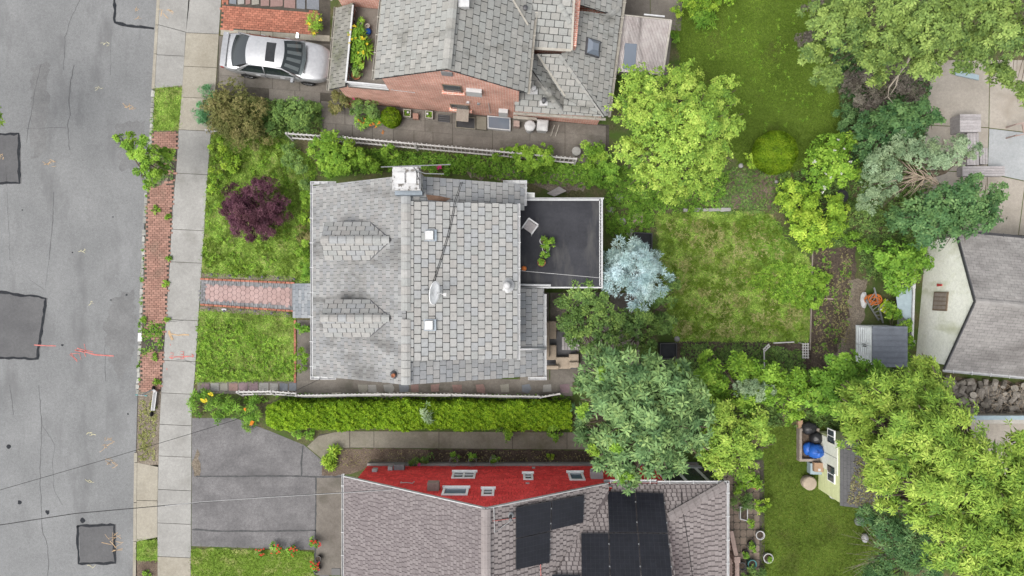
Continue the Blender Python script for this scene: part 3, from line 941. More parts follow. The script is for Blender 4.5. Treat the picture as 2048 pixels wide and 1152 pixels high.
def brick_field(pts, d, L, W, z, mat, parent, name, jit=.004, herring=False, keep=1.0, dz=.006):
    poly = uvpoly(pts)
    cx = sum(p[0] for p in poly) / len(poly); cy = sum(p[1] for p in poly) / len(poly)
    d = Vector((d[0], d[1], 0)).normalized(); e = Vector((-d.y, d.x, 0))
    ext = max(math.hypot(p[0] - cx, p[1] - cy) for p in poly) + .3
    mb = MB()
    n = int(ext / W) + 1
    for i in range(-n, n):
        m = int(ext / L) + 1
        for j in range(-m, m):
            if random.random() > keep: continue
            a = (j + (.5 if i % 2 else 0)) * L; b = i * W
            c = Vector((cx, cy, 0)) + d * (a + L / 2) + e * (b + W / 2)
            if not inside(np.array([c.x]), np.array([c.y]), poly)[0]: continue
            t = random.uniform(-.02, .02)
            dd = d * math.cos(t) + e * math.sin(t); ee = Vector((-dd.y, dd.x, 0))
            hl, hw = L / 2 - .006, W / 2 - .006
            zt = z + random.uniform(-dz, dz)
            q = [c + dd * x + ee * y for x, y in ((-hl, -hw), (hl, -hw), (hl, hw), (-hl, hw))]
            rr = random.random()
            i0 = mb._a([(p.x, p.y, zt - .05) for p in q]); j0 = mb._a([(p.x, p.y, zt) for p in q])
            mb.face([j0, j0 + 1, j0 + 2, j0 + 3], rr)
            for k in range(4):
                m2 = (k + 1) % 4
                mb.face([i0 + k, i0 + m2, j0 + m2, j0 + k], rr)
    o = mb.build(name, mat, parent); o['kind'] = 'stuff'
    return o
brick_strip = thing('brick_strip', None, None, P(310, 520, 0)); brick_strip['kind'] = 'structure'
sheet('sand_bed', strip_poly(262, 782, 6.5), .004, 'joint_dark', parent=brick_strip)
def lr(v): return kerb_u(v), swl_u(v)
for v0, v1, keep in ((262, 300, 1), (372, 645, 1), (645, 705, .33), (705, 782, 1)):
    brick_field(strip_poly(v0, v1, 8, 1), (1, .02), .205, .102, .03, 'pave_brick', brick_strip, 'bricks', keep=keep)
brick_field(strip_poly(300, 372, 38, 1), (1, .02), .205, .102, .026, 'pave_brick', brick_strip, 'bricks', keep=.45)
sheet('soil_patch', strip_poly(298, 374, 8, 14), .012, 'soil_dry')
weeds('patchy weeds where bricks are missing beside the sidewalk', strip_poly(640, 712, 8, 2), 240, 'fine', 'leaf_green', .02, .8, clr=.1, hmax=.05)
weeds('weeds around the foot of the street sapling', strip_poly(300, 375, 10, 4), 200, 'fine', 'leaf_mid', .02, .9, clr=.1, hmax=.08)
for (u, v, r) in ((312, 420, 8), (337, 435, 6), (332, 568, 6), (338, 517, 5), (311, 714, 8), (335, 640, 5), (313, 765, 7), (295, 1145, 9), (288, 640, 5)):
    shrub('weed', 'small green weed ' + {420: 'rooted in the upper bricks of the kerb strip', 435: 'in the brick strip against the upper sidewalk edge', 568: 'in the bricks beside a sidewalk slab near the front walk', 517: 'at the mossy sidewalk joint above the front walk', 714: 'at the lower end of the missing bricks', 640: 'by the yellow paint on the sidewalk', 765: 'near the lower end of the brick strip by the scooter', 1145: 'in bare soil at the bottom edge of the photo by the road', 716: 'beside the red paint digits on the sidewalk', 722: 'in the cracked slab below the red paint'}.get(v, 'by kerb') if not (u == 288) else 'small green weed between kerb setts near the missing bricks', u, v, r, .16, 'fine', 'leaf_fresh', cat='weed', group='weeds in the paving')
sheet('dirt_strip', strip_poly(784, 924, 4, 1), .010, 'soil_dry', th=.1)
weeds('sparse dry grass and weeds on the dirt strip by the scooter', strip_poly(800, 920, 8, 6), 420, 'fine', 'blade_dry', .012, .7, clr=.12, hmax=.03)

# front lawns
LN = [(426, 268), (412, 400), (404, 552), (520, 556), (624, 563), (628, 360), (640, 330), (560, 275)]
LS = [(399, 618), (590, 626), (592, 760), (393, 765)]
sheet('lawn', LN, .006, 'turf', th=.05); sheet('lawn', LS, .006, 'turf', th=.05)
grass('weedy lawn around the purple-leaved bush', LN, 1300, .10, .020, 'blade', .008)
grass('front lawn between the brick-edged walk and the flagstone path', LS, 1300, .10, .020, 'blade', .008)
weeds('round-leaved weeds spotting the front lawns', LN, 700, 'fine', 'leaf_fresh', .05, 1.0, clr=.09, hmax=.06)
weeds('bright weeds in the lower front lawn', [(395, 640), (480, 640), (590, 700), (590, 760), (395, 762)], 900, 'fine', 'leaf_fresh', .05, 1.0, clr=.14, hmax=.10)
# rear lawn, upper lawn, lower right lawn
LR = [(1310, 430), (1400, 422), (1540, 425), (1570, 480), (1622, 520), (1618, 684), (1350, 682), (1330, 600), (1320, 520)]
LU = [(1345, 60), (1400, -60), (1640, -60), (1660, 120), (1680, 210), (1680, 290), (1590, 345), (1480, 330), (1380, 200)]
LB = [(1528, 850), (1660, 850), (1760, 1000), (1800, 1200), (1520, 1200)]
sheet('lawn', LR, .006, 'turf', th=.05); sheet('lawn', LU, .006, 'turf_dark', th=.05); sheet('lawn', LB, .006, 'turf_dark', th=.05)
grass('patchy back lawn with straw-coloured spots', LR, 1300, .10, .020, 'blade', .008)
grass('dry straw-coloured grass in the middle of the back lawn', [(1350, 470), (1480, 450), (1520, 560), (1480, 660), (1380, 640)], 260, .10, .022, 'blade_dry', .008)
grass('straw-coloured thin grass along the lower front lawn', [(400, 640), (590, 640), (590, 740), (400, 750)], 150, .10, .022, 'blade_dry', .008)
grass('darker green long grass in the top right of the back lawn', [(1470, 440), (1520, 428), (1555, 440), (1585, 500), (1580, 535), (1540, 545), (1500, 520), (1475, 480)], 700, .15, .022, 'leaf_green', .008)
weeds('straw-coloured dead tufts scattered over the back lawn', [(1330, 440), (1540, 440), (1610, 560), (1600, 675), (1350, 675)], 1700, 'fine', 'blade_dry', .05, .9, cl=16, clr=.14, hmax=.03)
weeds('dark green clumps scattered over the back lawn', [(1320, 440), (1540, 430), (1610, 560), (1610, 680), (1350, 678)], 2600, 'fine', 'blade_dark', .05, .9, cl=22, clr=.12, hmax=.03)
weeds('dark clumps in the weedy front lawn', LN, 1300, 'fine', 'blade_dark', .05, .9, cl=16, clr=.12, hmax=.03)
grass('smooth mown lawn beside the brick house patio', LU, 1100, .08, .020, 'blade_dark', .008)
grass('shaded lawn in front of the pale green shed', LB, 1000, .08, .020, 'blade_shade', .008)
weeds('low clover and creepers across the right of the back lawn', [(1480, 560), (1560, 520), (1640, 540), (1660, 600), (1600, 620), (1500, 580)], 900, 'fine', 'leaf_fresh', .05, 1.2, clr=.14, hmax=.12)
weeds('light weeds dotted over the upper mown lawn', [(1370, 40), (1620, 20), (1650, 250), (1520, 270), (1420, 120)], 420, 'fine', 'leaf_fresh', .03, .6, clr=.05, hmax=.02)

# drive beside the brick house, in slabs
drive = thing('concrete_drive', None, None, P(540, 150, 0)); drive['kind'] = 'structure'
sheet('slab_bed', [(438, 72), (672, 82), (672, 212), (700, 305), (660, 262), (640, 205), (432, 188)], .002, 'joint_dark', parent=drive)
def slabs(parent, quads, mat, z=.012, name='slab', th=.06):
    for q in quads:
        mb = MB()
        c = (sum(p[0] for p in q) / len(q), sum(p[1] for p in q) / len(q))
        g = []
        for p in q:
            dx, dy = c[0] - p[0], c[1] - p[1]; l_ = math.hypot(dx, dy)
            g.append((p[0] + dx / l_ * .55, p[1] + dy / l_ * .55))
        mb.prism(uvpoly(g), z - th, z + random.uniform(0, .006), random.random())
        mb.build(name, mat, parent)
def slab_rows(u0, u1s, v_at, rows, mat, parent, z=.012):
    for (ra, rb) in rows:
        for a, b in zip(u1s[:-1], u1s[1:]):
            slabs(parent, [[(a, v_at(a) + ra), (b, v_at(b) + ra), (b, v_at(b) + rb), (a, v_at(a) + rb)]], mat, z)
f_d = lambda u: 60 + (u - 440) * .06
slab_rows(0, [441, 494, 521, 546, 597, 660], f_d, [(-2, 10)], 'concrete_warm', drive)
f_e = lambda u: 72 + (u - 440) * .075
slab_rows(0, [438, 490, 545, 600, 680], f_e, [(0, 48), (48, 78), (78, 98)], 'concrete_dark', drive)
slab_rows(0, [538, 590, 641], f_e, [(98, 122)], 'concrete_dark', drive)
side_walk = thing('side_path', None, None, P(920, 260, 0)); side_walk['kind'] = 'structure'
sheet('slab_bed', [(630, 170), (690, 180), (820, 214), (1218, 250), (1218, 315), (1000, 306), (700, 290), (655, 262)], .006, 'joint_dark', parent=side_walk)
f_w = lambda u: 252 + (u - 700) * .088
slab_rows(0, [642, 672, 705, 745, 787, 828, 866, 905, 985, 1130, 1212], f_w, [(-2, 20), (20, 34)], 'concrete_dark', side_walk)
slab_rows(0, [642, 690, 735, 790, 850, 905, 985, 1060, 1130, 1212], f_w, [(-45, -24), (-24, -2)], 'concrete_dark', side_walk)
back_patio = thing('back_patio', None, None, P(1290, 30, 0)); back_patio['kind'] = 'structure'
slabs(back_patio, [[(1225, -80), (1300, -80), (1300, 60), (1225, 60)], [(1301, -80), (1368, -80), (1362, 62), (1301, 60)], [(1225, 61), (1300, 61), (1300, 150), (1225, 150)], [(1301, 61), (1345, 63), (1335, 150), (1301, 150)]], 'concrete_dark')

# brick path and flagstones at the top left
entry_path = thing('entry_path', None, None, P(545, 30, 0)); entry_path['kind'] = 'structure'
EP = [(444, 12), (660, 26), (660, 76), (442, 58)]
sheet('sand_bed', [(446, -80), (662, -80), (660, 76), (442, 58)], .003, 'joint_dark', parent=entry_path)
brick_field([(444, 12), (640, 24), (636, 70), (442, 58)], (1, -.08), .205, .102, .026, 'edge_brick', entry_path, 'bricks')
brick_field([(446, -70), (462, -70), (458, 8), (444, 10)], (0, 1), .205, .102, .026, 'edge_brick', entry_path, 'bricks')
uu = [458, 474, 490, 502, 520, 540, 567, 592, 612, 640]
for row in range(-2, 1):
    for a, b in zip(uu[:-1], uu[1:]):
        j = lambda k=2.2: random.uniform(-k, k)
        vb = 9 + (a - 458) * .07 + row * 23
        q = [(a + 1.2, vb - 21 + j()), ((a + b) / 2 + j(), vb - 22 + j(1)), (b - 1.2, vb - 21 + j()), (b - 1.2 + j(1), vb - 10), (b - 1.2, vb - 1 + j()), (a + 1.2 + j(1), vb - 1 + j(1))]
        slabs(entry_path, [q], 'flag', .03, 'flagstone')

# hexagon walk to the stoop
walk = thing('front_walk', None, None, P(493, 590, 0)); walk['kind'] = 'structure'
WQ = [(403, 558), (586, 566), (586, 622), (400, 609)]
sheet('sand_bed', WQ, .006, 'grey_paver', parent=walk); sheet('joint_bed', [(411, 569), (584, 577), (584, 612), (410, 601)], .010, 'joint_pink', parent=walk)
wt = lambda u: 558 + (u - 403) * .0437
wb = lambda u: 609 + (u - 400) * .07
brick_field([(404, wt(404) + 2), (586, wt(586) + 2), (586, wt(586) + 9), (404, wt(404) + 9)], (0, 1), .2, .1, .03, 'grey_paver', walk, 'pavers')
brick_field([(402, wb(402) - 9), (586, wb(586) - 9), (586, wb(586) - 2), (402, wb(402) - 2)], (0, 1), .2, .1, .03, 'grey_paver', walk, 'pavers')
brick_field([(402, 560), (411, 560), (410, 609), (401, 608)], (1, 0), .2, .1, .031, 'grey_paver', walk, 'pavers')
hexr = 5.9
me_hex = None
ri = 0
u_ = 416.0
while u_ < 584:
    v_ = wt(u_) + 14 + (hexr * .866 if ri % 2 else 0)
    while v_ < wb(u_) - 11:
        c = P(u_, v_, 0)
        if me_hex is None:
            mb = MB(); rr = hexr / PPM * .93
            ring = [(rr * math.cos(R(60 * k)), rr * math.sin(R(60 * k))) for k in range(6)]
            mb.prism(ring, -.04, 0)
            o = mb.build('hex_paver', 'hex_paver', origin=(0, 0, 0)); me_hex = o.data
        else:
            o = bpy.data.objects.new('hex_paver', me_hex); COL.objects.link(o)
        o.parent = walk
        o.location = Vector((c.x, c.y, .03 + random.uniform(-.003, .003))) - ORG[walk.name]
        o.rotation_euler = (0, 0, random.uniform(-.02, .02))
        v_ += hexr * 1.732
    u_ += hexr * 1.5; ri += 1
for f_, s_ in ((wt, -1), (wb, 1)):
    u_ = 401.0
    while u_ < 584:
        q = [(u_ + .4, f_(u_) - 1.8), (u_ + 8.4, f_(u_ + 9) - 1.8), (u_ + 8.4, f_(u_ + 9) + 1.8), (u_ + .4, f_(u_) + 1.8)]
        mb = MB(); mb.prism(uvpoly(q), -.03, .06 + random.uniform(-.01, .01)); mb.build('edge_brick', 'edge_brick', walk)
        u_ += 9.0
sheet('soil_border', [(404, 545), (584, 552), (584, 563), (403, 555)], .014, 'soil_dry'); sheet('soil_border', [(400, 612), (584, 625), (584, 634), (400, 622)], .014, 'soil_dry')

# flagstone path between the house and the lattice fence
flag_path = thing('flagstone_path', None, None, P(760, 775, 0)); flag_path['kind'] = 'structure'
sheet('path_bed', [(395, 764), (590, 763), (594, 752), (1145, 760), (1145, 792), (590, 790), (395, 786)], .010, 'concrete_dark', parent=flag_path)
u_ = 402.0
while u_ < 594:
    l_ = random.uniform(16, 22)
    j = lambda: random.uniform(-1, 1)
    slabs(flag_path, [[(u_ + 1, 766 + j()), (u_ + l_ - 1, 766 + j()), (u_ + l_ - 1 + j(), 782), (u_ + 1, 782 + j())]], 'flag', .022, 'flagstone')
    u_ += l_
for u_ in (725, 745, 777, 808, 830, 870, 914, 961, 1010, 1052, 1094, 1130):
    j = lambda k=2.5: random.uniform(-k, k)
    slabs(flag_path, [[(u_ - 9 + j(), 769 + j(1)), (u_ + 8 + j(), 768 + j(1)), (u_ + 10 + j(), 776 + j()), (u_ + 7 + j(), 785 + j()), (u_ - 8 + j(), 784 + j(1))]], 'flag', .022, 'flagstone')
for (u_, v_, a_, b_) in ((822, 788, 12, 5), (768, 790, 16, 5), (735, 789, 12, 4), (672, 789, 10, 4), (905, 790, 18, 4), (795, 792, 10, 5)):
    j = lambda k=1.5: random.uniform(-k, k)
    slabs(flag_path, [[(u_ - a_ + j(), v_ - b_ + j()), (u_ + a_ + j(), v_ - b_ + j()), (u_ + a_ + j(), v_ + b_), (u_ - a_ + j(), v_ + b_ + j())]], 'concrete_warm', .024, 'edging_stone')
# brick edging and dark path in front of the lower foundation bed
sheet('bed_path', [(594, 640), (626, 640), (626, 762), (594, 762)], .012, 'concrete_dark')
v_ = 640.0
bedge = thing('brick_edging', 'single row of red bricks edging the foundation bed', 'edging', P(591, 700, 0))
while v_ < 762:
    mb = MB(); mb.prism(uvpoly([(588.5, v_ + .4), (592.5, v_ + .4), (592.5, v_ + 8.6), (588.5, v_ + 8.6)]), -.02, .07 + random.uniform(-.01, .01)); mb.build('brick', 'edge_brick', bedge); v_ += 9

# asphalt drive and walk beside the red house
sheet('asphalt_drive', [(384, 836), (470, 836), (540, 862), (608, 890), (646, 922), (690, 955), (690, 1062), (655, 1160), (640, 1160), (632, 1100), (500, 1096), (383, 1092)], .008, 'drive_asphalt', th=.05)
sheet('drive_section', [(604, 893), (646, 924), (642, 952), (603, 952)], .014, 'drive_asphalt'); sheet('drive_section', [(632, 956), (692, 955), (692, 1150), (632, 1150)], .014, 'concrete_dark')
dj = MB()
for pts in ([(392, 953), (470, 953), (560, 952), (645, 954), (690, 953)], [(384, 1059), (450, 1063), (560, 1062), (632, 1061)], [(632, 955), (631, 1060), (630, 1150)], [(606, 892), (603, 925), (603, 952)]):
    strip(dj, pts, .065, .020, .012)
dj.build('drive_joint', 'crack', kind='structure')
house_walk = thing('house_walk', None, None, P(890, 882, 0)); house_walk['kind'] = 'structure'
sheet('slab_bed', [(614, 892), (640, 868), (700, 862), (1175, 866), (1175, 899), (700, 896), (660, 902), (646, 920)], .004, 'joint_dark', parent=house_walk)
slabs(house_walk, [[(614, 893), (636, 872), (668, 864), (699.5, 862), (699.5, 895), (668, 897), (652, 908), (644, 918)]] +
      [[(a, 862 + (a - 700) * .006), (b, 862 + (b - 700) * .006), (b, 895 + (b - 700) * .008), (a, 895 + (a - 700) * .008)] for a, b in ((700, 748), (748, 878), (878, 1025), (1025, 1134), (1134, 1250))], 'concrete_mossy', .016)
sheet('soil_bed', [(646, 922), (655, 903), (672, 897), (860, 898), (860, 934), (735, 934), (700, 950), (642, 952)], .010, 'soil_mulch')
sheet('soil_bed', [(858, 898), (1300, 902), (1300, 938), (858, 934)], .011, 'soil')
weeds('fallen leaf bits and chips on the soil along the red wall', [(660, 900), (1290, 904), (1290, 930), (730, 930), (660, 945)], 900, 'tiny', 'litter', .014, .6, 'leaf_litter', 'litter', clr=.2, hmax=.005)
LF = [(383, 1097), (500, 1099), (628, 1103), (640, 1200), (382, 1200)]
sheet('lawn', LF, .012, 'turf', th=.05)
grass('short lawn below the asphalt drive with red flowers at its edge', LF, 1200, .07, .02, 'blade_dark', .014)
sheet('dry_soil', [(384, 920), (397, 900), (402, 950), (386, 953)], .016, 'soil_dry')

# vegetable bed, soil beds at the back
sheet('vegetable_bed', [(1622, 500), (1712, 490), (1712, 620), (1700, 680), (1655, 735), (1620, 735), (1618, 600)], .012, 'soil')
weeds('seedlings and leaf litter scattered on the dark vegetable bed', [(1630, 500), (1705, 495), (1700, 680), (1640, 730), (1622, 700)], 800, 'tiny', 'litter', .016, .8, 'leaf_litter', 'litter', clr=.15, hmax=.01)
weeds('small green seedlings in the dark vegetable bed', [(1630, 500), (1705, 495), (1700, 680), (1640, 730), (1622, 700)], 240, 'fine', 'leaf_green', .02, .7, 'seedlings', 'plant', clr=.1, hmax=.03)
sheet('shade_bed', [(1355, 684), (1620, 686), (1620, 760), (1350, 760)], .012, 'soil')
weeds('creeping ground cover in the shaded bed below the back lawn', [(1362, 688), (1520, 688), (1610, 700), (1610, 750), (1362, 750)], 2600, 'fine', 'leaf_mid', .02, .75, 'ground_cover', 'plant', clr=.16, hmax=.07)
sheet('bare_soil', [(1455, 345), (1560, 345), (1550, 415), (1450, 420)], .012, 'soil_mulch')
weeds('thin weeds on the bare soil above the back lawn', [(1440, 335), (1575, 335), (1565, 428), (1430, 428)], 1500, 'fine', 'leaf_mid', .02, .7, clr=.15, hmax=.05)
sheet('garden_path', [(1700, 560), (1735, 560), (1725, 650), (1712, 700), (1690, 725), (1650, 735), (1695, 660)], .014, 'soil_dry')
weeds('dense low greenery between the picket fence and the house', [(640, 290), (760, 300), (1160, 326), (1215, 330), (1215, 380), (1050, 365), (850, 340), (760, 345), (640, 355)], 3600, 'fine', 'leaf_green', .03, 1.0, 'ground_cover', 'plant', clr=.2, hmax=.16)
weeds('dense ground cover between the patio house corner and the back lawn', [(1212, 330), (1460, 345), (1440, 420), (1310, 430), (1300, 480), (1212, 470)], 2600, 'fine', 'leaf_green', .03, 1.0, 'ground_cover', 'plant', clr=.2, hmax=.16)
sheet('gravel_patch', [(930, 335), (1160, 345), (1170, 380), (1100, 385), (1040, 362), (940, 355)], .012, 'soil_dry')
weeds('rough undergrowth around the vegetable bed and dark trees', [(1555, 345), (1700, 330), (1860, 300), (1860, 470), (1840, 560), (1720, 560), (1715, 490), (1625, 495), (1560, 430)], 3600, 'fine', 'leaf_mid', .03, 1.2, 'undergrowth', 'plant', clr=.25, hmax=.18)
weeds('rough undergrowth below the shaded bed and around the green shed', [(1350, 735), (1620, 740), (1720, 720), (1850, 730), (1900, 850), (1760, 1010), (1690, 860), (1530, 850), (1420, 900), (1350, 800)], 4200, 'fine', 'leaf_mid', .03, 1.2, 'undergrowth', 'plant', clr=.25, hmax=.2)
weeds('leafy undergrowth along the right edge of the mown lawn', [(1650, 60), (1700, 100), (1860, 160), (1850, 300), (1690, 330), (1680, 220)], 2200, 'fine', 'leaf_dark', .03, 1.2, 'undergrowth', 'plant', clr=.25, hmax=.2)
weeds('green growth under the drive bushes and fence at the top left', [(432, 190), (640, 205), (655, 262), (600, 275), (430, 268)], 1500, 'fine', 'leaf_mid', .03, 1.0, 'undergrowth', 'plant', clr=.2, hmax=.12)
weeds('grassy weeds under the slatted fence beside the flagstones', [(480, 786), (1140, 790), (1140, 806), (480, 806)], 900, 'fine', 'leaf_green', .03, .9, clr=.1, hmax=.08)
# ------------------------------------------------------------------ roof coverings
def tiles(parent, name, pts, upv, w, e, mat, indiv=0, gap=.02, th=.022, anchor=None, chamf=.022, jit=.01, stuff=None, rndw=0.0, vgap=None):
    """courses of shingles, with dark slits between as shadow lines, on the planar convex polygon pts (world points); the first `indiv` whole ones are
    objects of their own that share one mesh, the others go into the MB `stuff`"""
    vg = gap * .75 if vgap is None else vgap  # bare dark underlay above each course stands in for the butt's shadow
    pts = [Vector(p) for p in pts]
    n = normal_of(pts)
    if n.z < 0: pts.reverse(); n = -n
    t = Vector(upv); t = (t - n * t.dot(n)).normalized()
    s_ = t.cross(n).normalized()
    o0 = Vector(anchor) if anchor is not None else pts[0]
    poly = [((p - o0).dot(s_), (p - o0).dot(t)) for p in pts]
    if area2(poly) < 0: poly.reverse()
    hh = (pts[0] - o0).dot(n)
    smin, smax = min(p[0] for p in poly), max(p[0] for p in poly)
    tmin, tmax = min(p[1] for p in poly), max(p[1] for p in poly)
    made = 0; share = None
    basis = Matrix((s_, t, n)).transposed()
    r0 = int(math.floor(tmin / e)) - 1
    rows = range(r0, int(math.ceil(tmax / e)) + 1)
    for r_ in rows:
        t0 = r_ * e
        rs = random.Random(r_ * 977 + int(w * 1e4))
        off = (w * .5 if r_ % 2 else 0) + rs.uniform(-jit, jit)
        c = int(math.floor((smin - off) / w)) - 1
        s0 = c * w + off
        while s0 < smax:
            ww = w * (1 + rs.uniform(-rndw, rndw))
            a, b = s0 + gap / 2, s0 + ww - gap / 2
            tb = t0 + rs.uniform(0, jit * .8)
            q = [(a, tb + chamf), (a + chamf, tb), (b - chamf, tb), (b, tb + chamf), (b, t0 + e - vg), (a, t0 + e - vg)]
            s0 += ww
            cl = clip_convex(q, poly)
            if len(cl) < 3: continue
            ar = abs(area2(cl)); full = ar > .999 * abs(area2(q))
            if ar < .06 * w * e: continue
            rv = random.random()
            if full and made < indiv and rndw == 0:
                if share is None:
                    mb = MB()
                    x0, x1 = -(w - gap) / 2, (w - gap) / 2
                    qq = [(x0, chamf), (x0 + chamf, 0), (x1 - chamf, 0), (x1, chamf), (x1, e - vg), (x0, e - vg)]
                    i = mb._a([(x, y, -.004) for x, y in qq]); j = mb._a([(x, y, th * (1 - .85 * y / e)) for x, y in qq])
                    mb.face([j + k for k in range(6)])
                    for k in range(6):
                        if k == 4: continue
                        m_ = (k + 1) % 6
                        mb.face([i + k, i + m_, j + m_, j + k])
                    ob = mb.build(name, mat, origin=(0, 0, 0)); share = ob.data
                else:
                    ob = bpy.data.objects.new(name, share); COL.objects.link(ob)
                ob.parent = parent
                loc = o0 + s_ * ((a + b) / 2) + t * tb + n * hh - ORG[parent.name]
                tw = Matrix.Rotation(random.uniform(-.012, .012), 3, 'Z')
                ob.matrix_local = Matrix.Translation(loc) @ (basis @ tw).to_4x4()
                made += 1
            else:
                m = stuff
                base_ = [o0 + s_ * x + t * y + n * hh for x, y in cl]
                top = [p + n * max(.003, th * (1 - .85 * (y - tb) / e)) for p, (x, y) in zip(base_, cl)]
                i = m._a([p - n * .004 for p in base_]); j = m._a(top)
                k_ = len(cl)
                m.face([j + k for k in range(k_)], rv)
                for k in range(k_):
                    m2 = (k + 1) % k_
                    m.face([i + k, i + m2, j + m2, j + k], rv)
    return made

def caps(parent, p, q, w, l, mat, name='ridge_cap', rise=.05, skip=()):
    """a run of lapped ridge or hip caps from p to q"""
    p = Vector(p); q = Vector(q)
    d = (q - p); n = max(1, int(round(d.length / l))); d.normalize()
    side = d.cross(Vector((0, 0, 1))).normalized(); up = side.cross(d).normalized()
    for k in range(n):
        if k in skip: continue
        a = p + d * ((q - p).length * k / n) + up * .012
        b = p + d * ((q - p).length * (k + 1) / n - .012) + up * .03
        mb = MB()
        hw = w / 2; dr = rise
        A = [a - side * hw - up * dr, a - side * hw * .3 + up * .006, a + side * hw * .3 + up * .006, a + side * hw - up * dr]
        B = [b - side * hw - up * dr, b - side * hw * .3 + up * .012, b + side * hw * .3 + up * .012, b + side * hw - up * dr]
        i = mb._a(A); j = mb._a(B); i2 = mb._a([x - up * .03 for x in A]); j2 = mb._a([x - up * .03 for x in B])
        for m_ in range(3):
            mb.face([i + m_, i + m_ + 1, j + m_ + 1, j + m_]); mb.face([i2 + m_, j2 + m_, j2 + m_ + 1, i2 + m_ + 1])
        mb.face([j, j + 1, j + 2, j + 3, j2 + 3, j2 + 2, j2 + 1, j2]); mb.face([i + 3, i + 2, i + 1, i, i2, i2 + 1, i2 + 2, i2 + 3])
        mb.face([i, j, j2, i2]); mb.face([i + 3, i2 + 3, j2 + 3, j + 3])
        mb.build(name, mat, parent)

def gutter(parent, p, q, out, mat='white_trim', w=.11, h=.09, step=1.0, name='gutter'):
    """open trough along p-q with its back against the fascia; out points away from the wall"""
    p = Vector(p); q = Vector(q); out = Vector(out).normalized()
    mb = MB()
    prof = [(0, 0), (0, -h), (w * .8, -h), (w, 0), (w - .012, 0), (w * .8 - .012, -h + .01), (.012, -h + .01), (.012, 0)]
    A = [p + out * x + Vector((0, 0, y)) for x, y in prof]; B = [q + out * x + Vector((0, 0, y)) for x, y in prof]
    i = mb._a(A); j = mb._a(B); n = len(prof)
    for k in range(n):
        m_ = (k + 1) % n
        mb.face([i + k, i + m_, j + m_, j + k])
    mb.face([i + k for k in range(n)]); mb.face([j + k for k in reversed(range(n))])
    g = mb.build(name, mat, parent)
    L = (q - p).length; d = (q - p).normalized()
    nb = max(2, int(L / step))
    for k in range(nb):
        c = p + d * (L * (k + .5) / nb)
        m2 = MB(); m2.bar(c - out * .03 + Vector((0, 0, .012)), c + out * (w + .02) + Vector((0, 0, .012)), .03, .012)
        m2.build('bracket', mat, g)
    return g

# ------------------------------------------------------------------ the pale grey-roofed house in the middle
RX, RZT, EX, EZ = -4.0, 5.75, -8.29, 3.0     # ridge and front eave
BX, BZ = 1.33, 3.0                           # rear eave
YT, YB = 4.25, -3.65
front = lambda x, y: RZT - (RZT - EZ) / (RX - EX) * (RX - x)
rear = lambda x, y: RZT - (RZT - BZ) / (BX - RX) * (x - RX)
SX, SZ, SY0, SY1 = .21, 4.9, -2.75, 3.28     # rear shed dormer eave and its two sides
shed = lambda x, y: RZT + .03 - (RZT + .03 - SZ) / (SX - RX) * (x - RX)
H = thing('house', 'house in the middle with pale grey shingle roof and two front dormers', 'house', (-3.4, .3, 0))
mb = MB(); mb.box((-7.95, -3.38, -.02), (.95, 3.98, 2.9))
for y in (-3.38, 3.9):
    mb.hexa([(-7.95, y, 2.9), (.95, y, 2.9), (.95, y + .08, 2.9), (-7.95, y + .08, 2.9)], [(RX - .05, y, 5.4), (RX + .05, y, 5.4), (RX + .05, y + .08, 5.4), (RX - .05, y + .08, 5.4)])
mb.box((RX, SY0 + .15, 2.9), (-.05, SY1 - .15, 4.75))
wallH = mb.build('wall', 'siding_white', H)
def roof_plane(parent, pts, name='roof_slope', th=.1, mat='underlay'):
    mb = MB(); mb.slab(pts, th); return mb.build(name, mat, parent)
def fp(x, y): return Vector((x, y, front(x, y)))
def rp(x, y): return Vector((x, y, rear(x, y)))
def sp_(x, y): return Vector((x, y, shed(x, y)))
F1 = [fp(EX, YB), fp(RX, YB), fp(RX, YT), fp(EX, YT)]
s1 = roof_plane(H, F1)
st = MB()
tiles(s1, 'shingle', F1, (1, 0, .6), .27, .205, 'shingle_stained', stuff=st, gap=.016)
st.build('shingles', 'shingle_stained', s1, kind='stuff')
# rear slope: two strips beside the dormer and the lower corner
s2 = roof_plane(H, [rp(RX, SY1 - .1), rp(.5, SY1 - .1), rp(.5, YT), rp(RX, YT)])
s3 = roof_plane(H, [rp(RX, YB), rp(BX, YB), rp(BX, SY0 + .05), rp(RX, SY0 + .05)])
s4 = roof_plane(H, [rp(-.2, SY0 + .05), rp(BX, SY0 + .05), rp(BX, -.02), rp(-.2, -.02)])
st = MB()
an = rp(RX, YB)
for q in ([rp(RX, SY1 - .1), rp(.5, SY1 - .1), rp(.5, YT), rp(RX, YT)], [rp(RX, YB), rp(BX, YB), rp(BX, SY0 + .05), rp(RX, SY0 + .05)], [rp(-.2, SY0 + .05), rp(BX, SY0 + .05), rp(BX, -.02), rp(-.2, -.02)]):
    tiles(s3, 'shingle', q, (-1, 0, .5), .33, .27, 'shingle_cool', stuff=st, anchor=an)
st.build('shingles', 'shingle_cool', s3, kind='stuff')
S1 = [sp_(RX + .02, SY0), sp_(SX, SY0), sp_(SX, SY1), sp_(RX + .02, SY1)]
s5 = roof_plane(H, S1)
st = MB()
tiles(s5, 'shingle', S1, (-1, 0, .2), .335, .272, 'shingle_pale', indiv=300, stuff=st, gap=.03, th=.028)
st.build('shingles', 'shingle_pale', s5, kind='stuff')
caps(s5, (RX, SY0 - .9, RZT + .07), (RX, SY1 + .2, RZT + .07), .36, .31, 'shingle_pale', skip=(8,))
mb = MB()
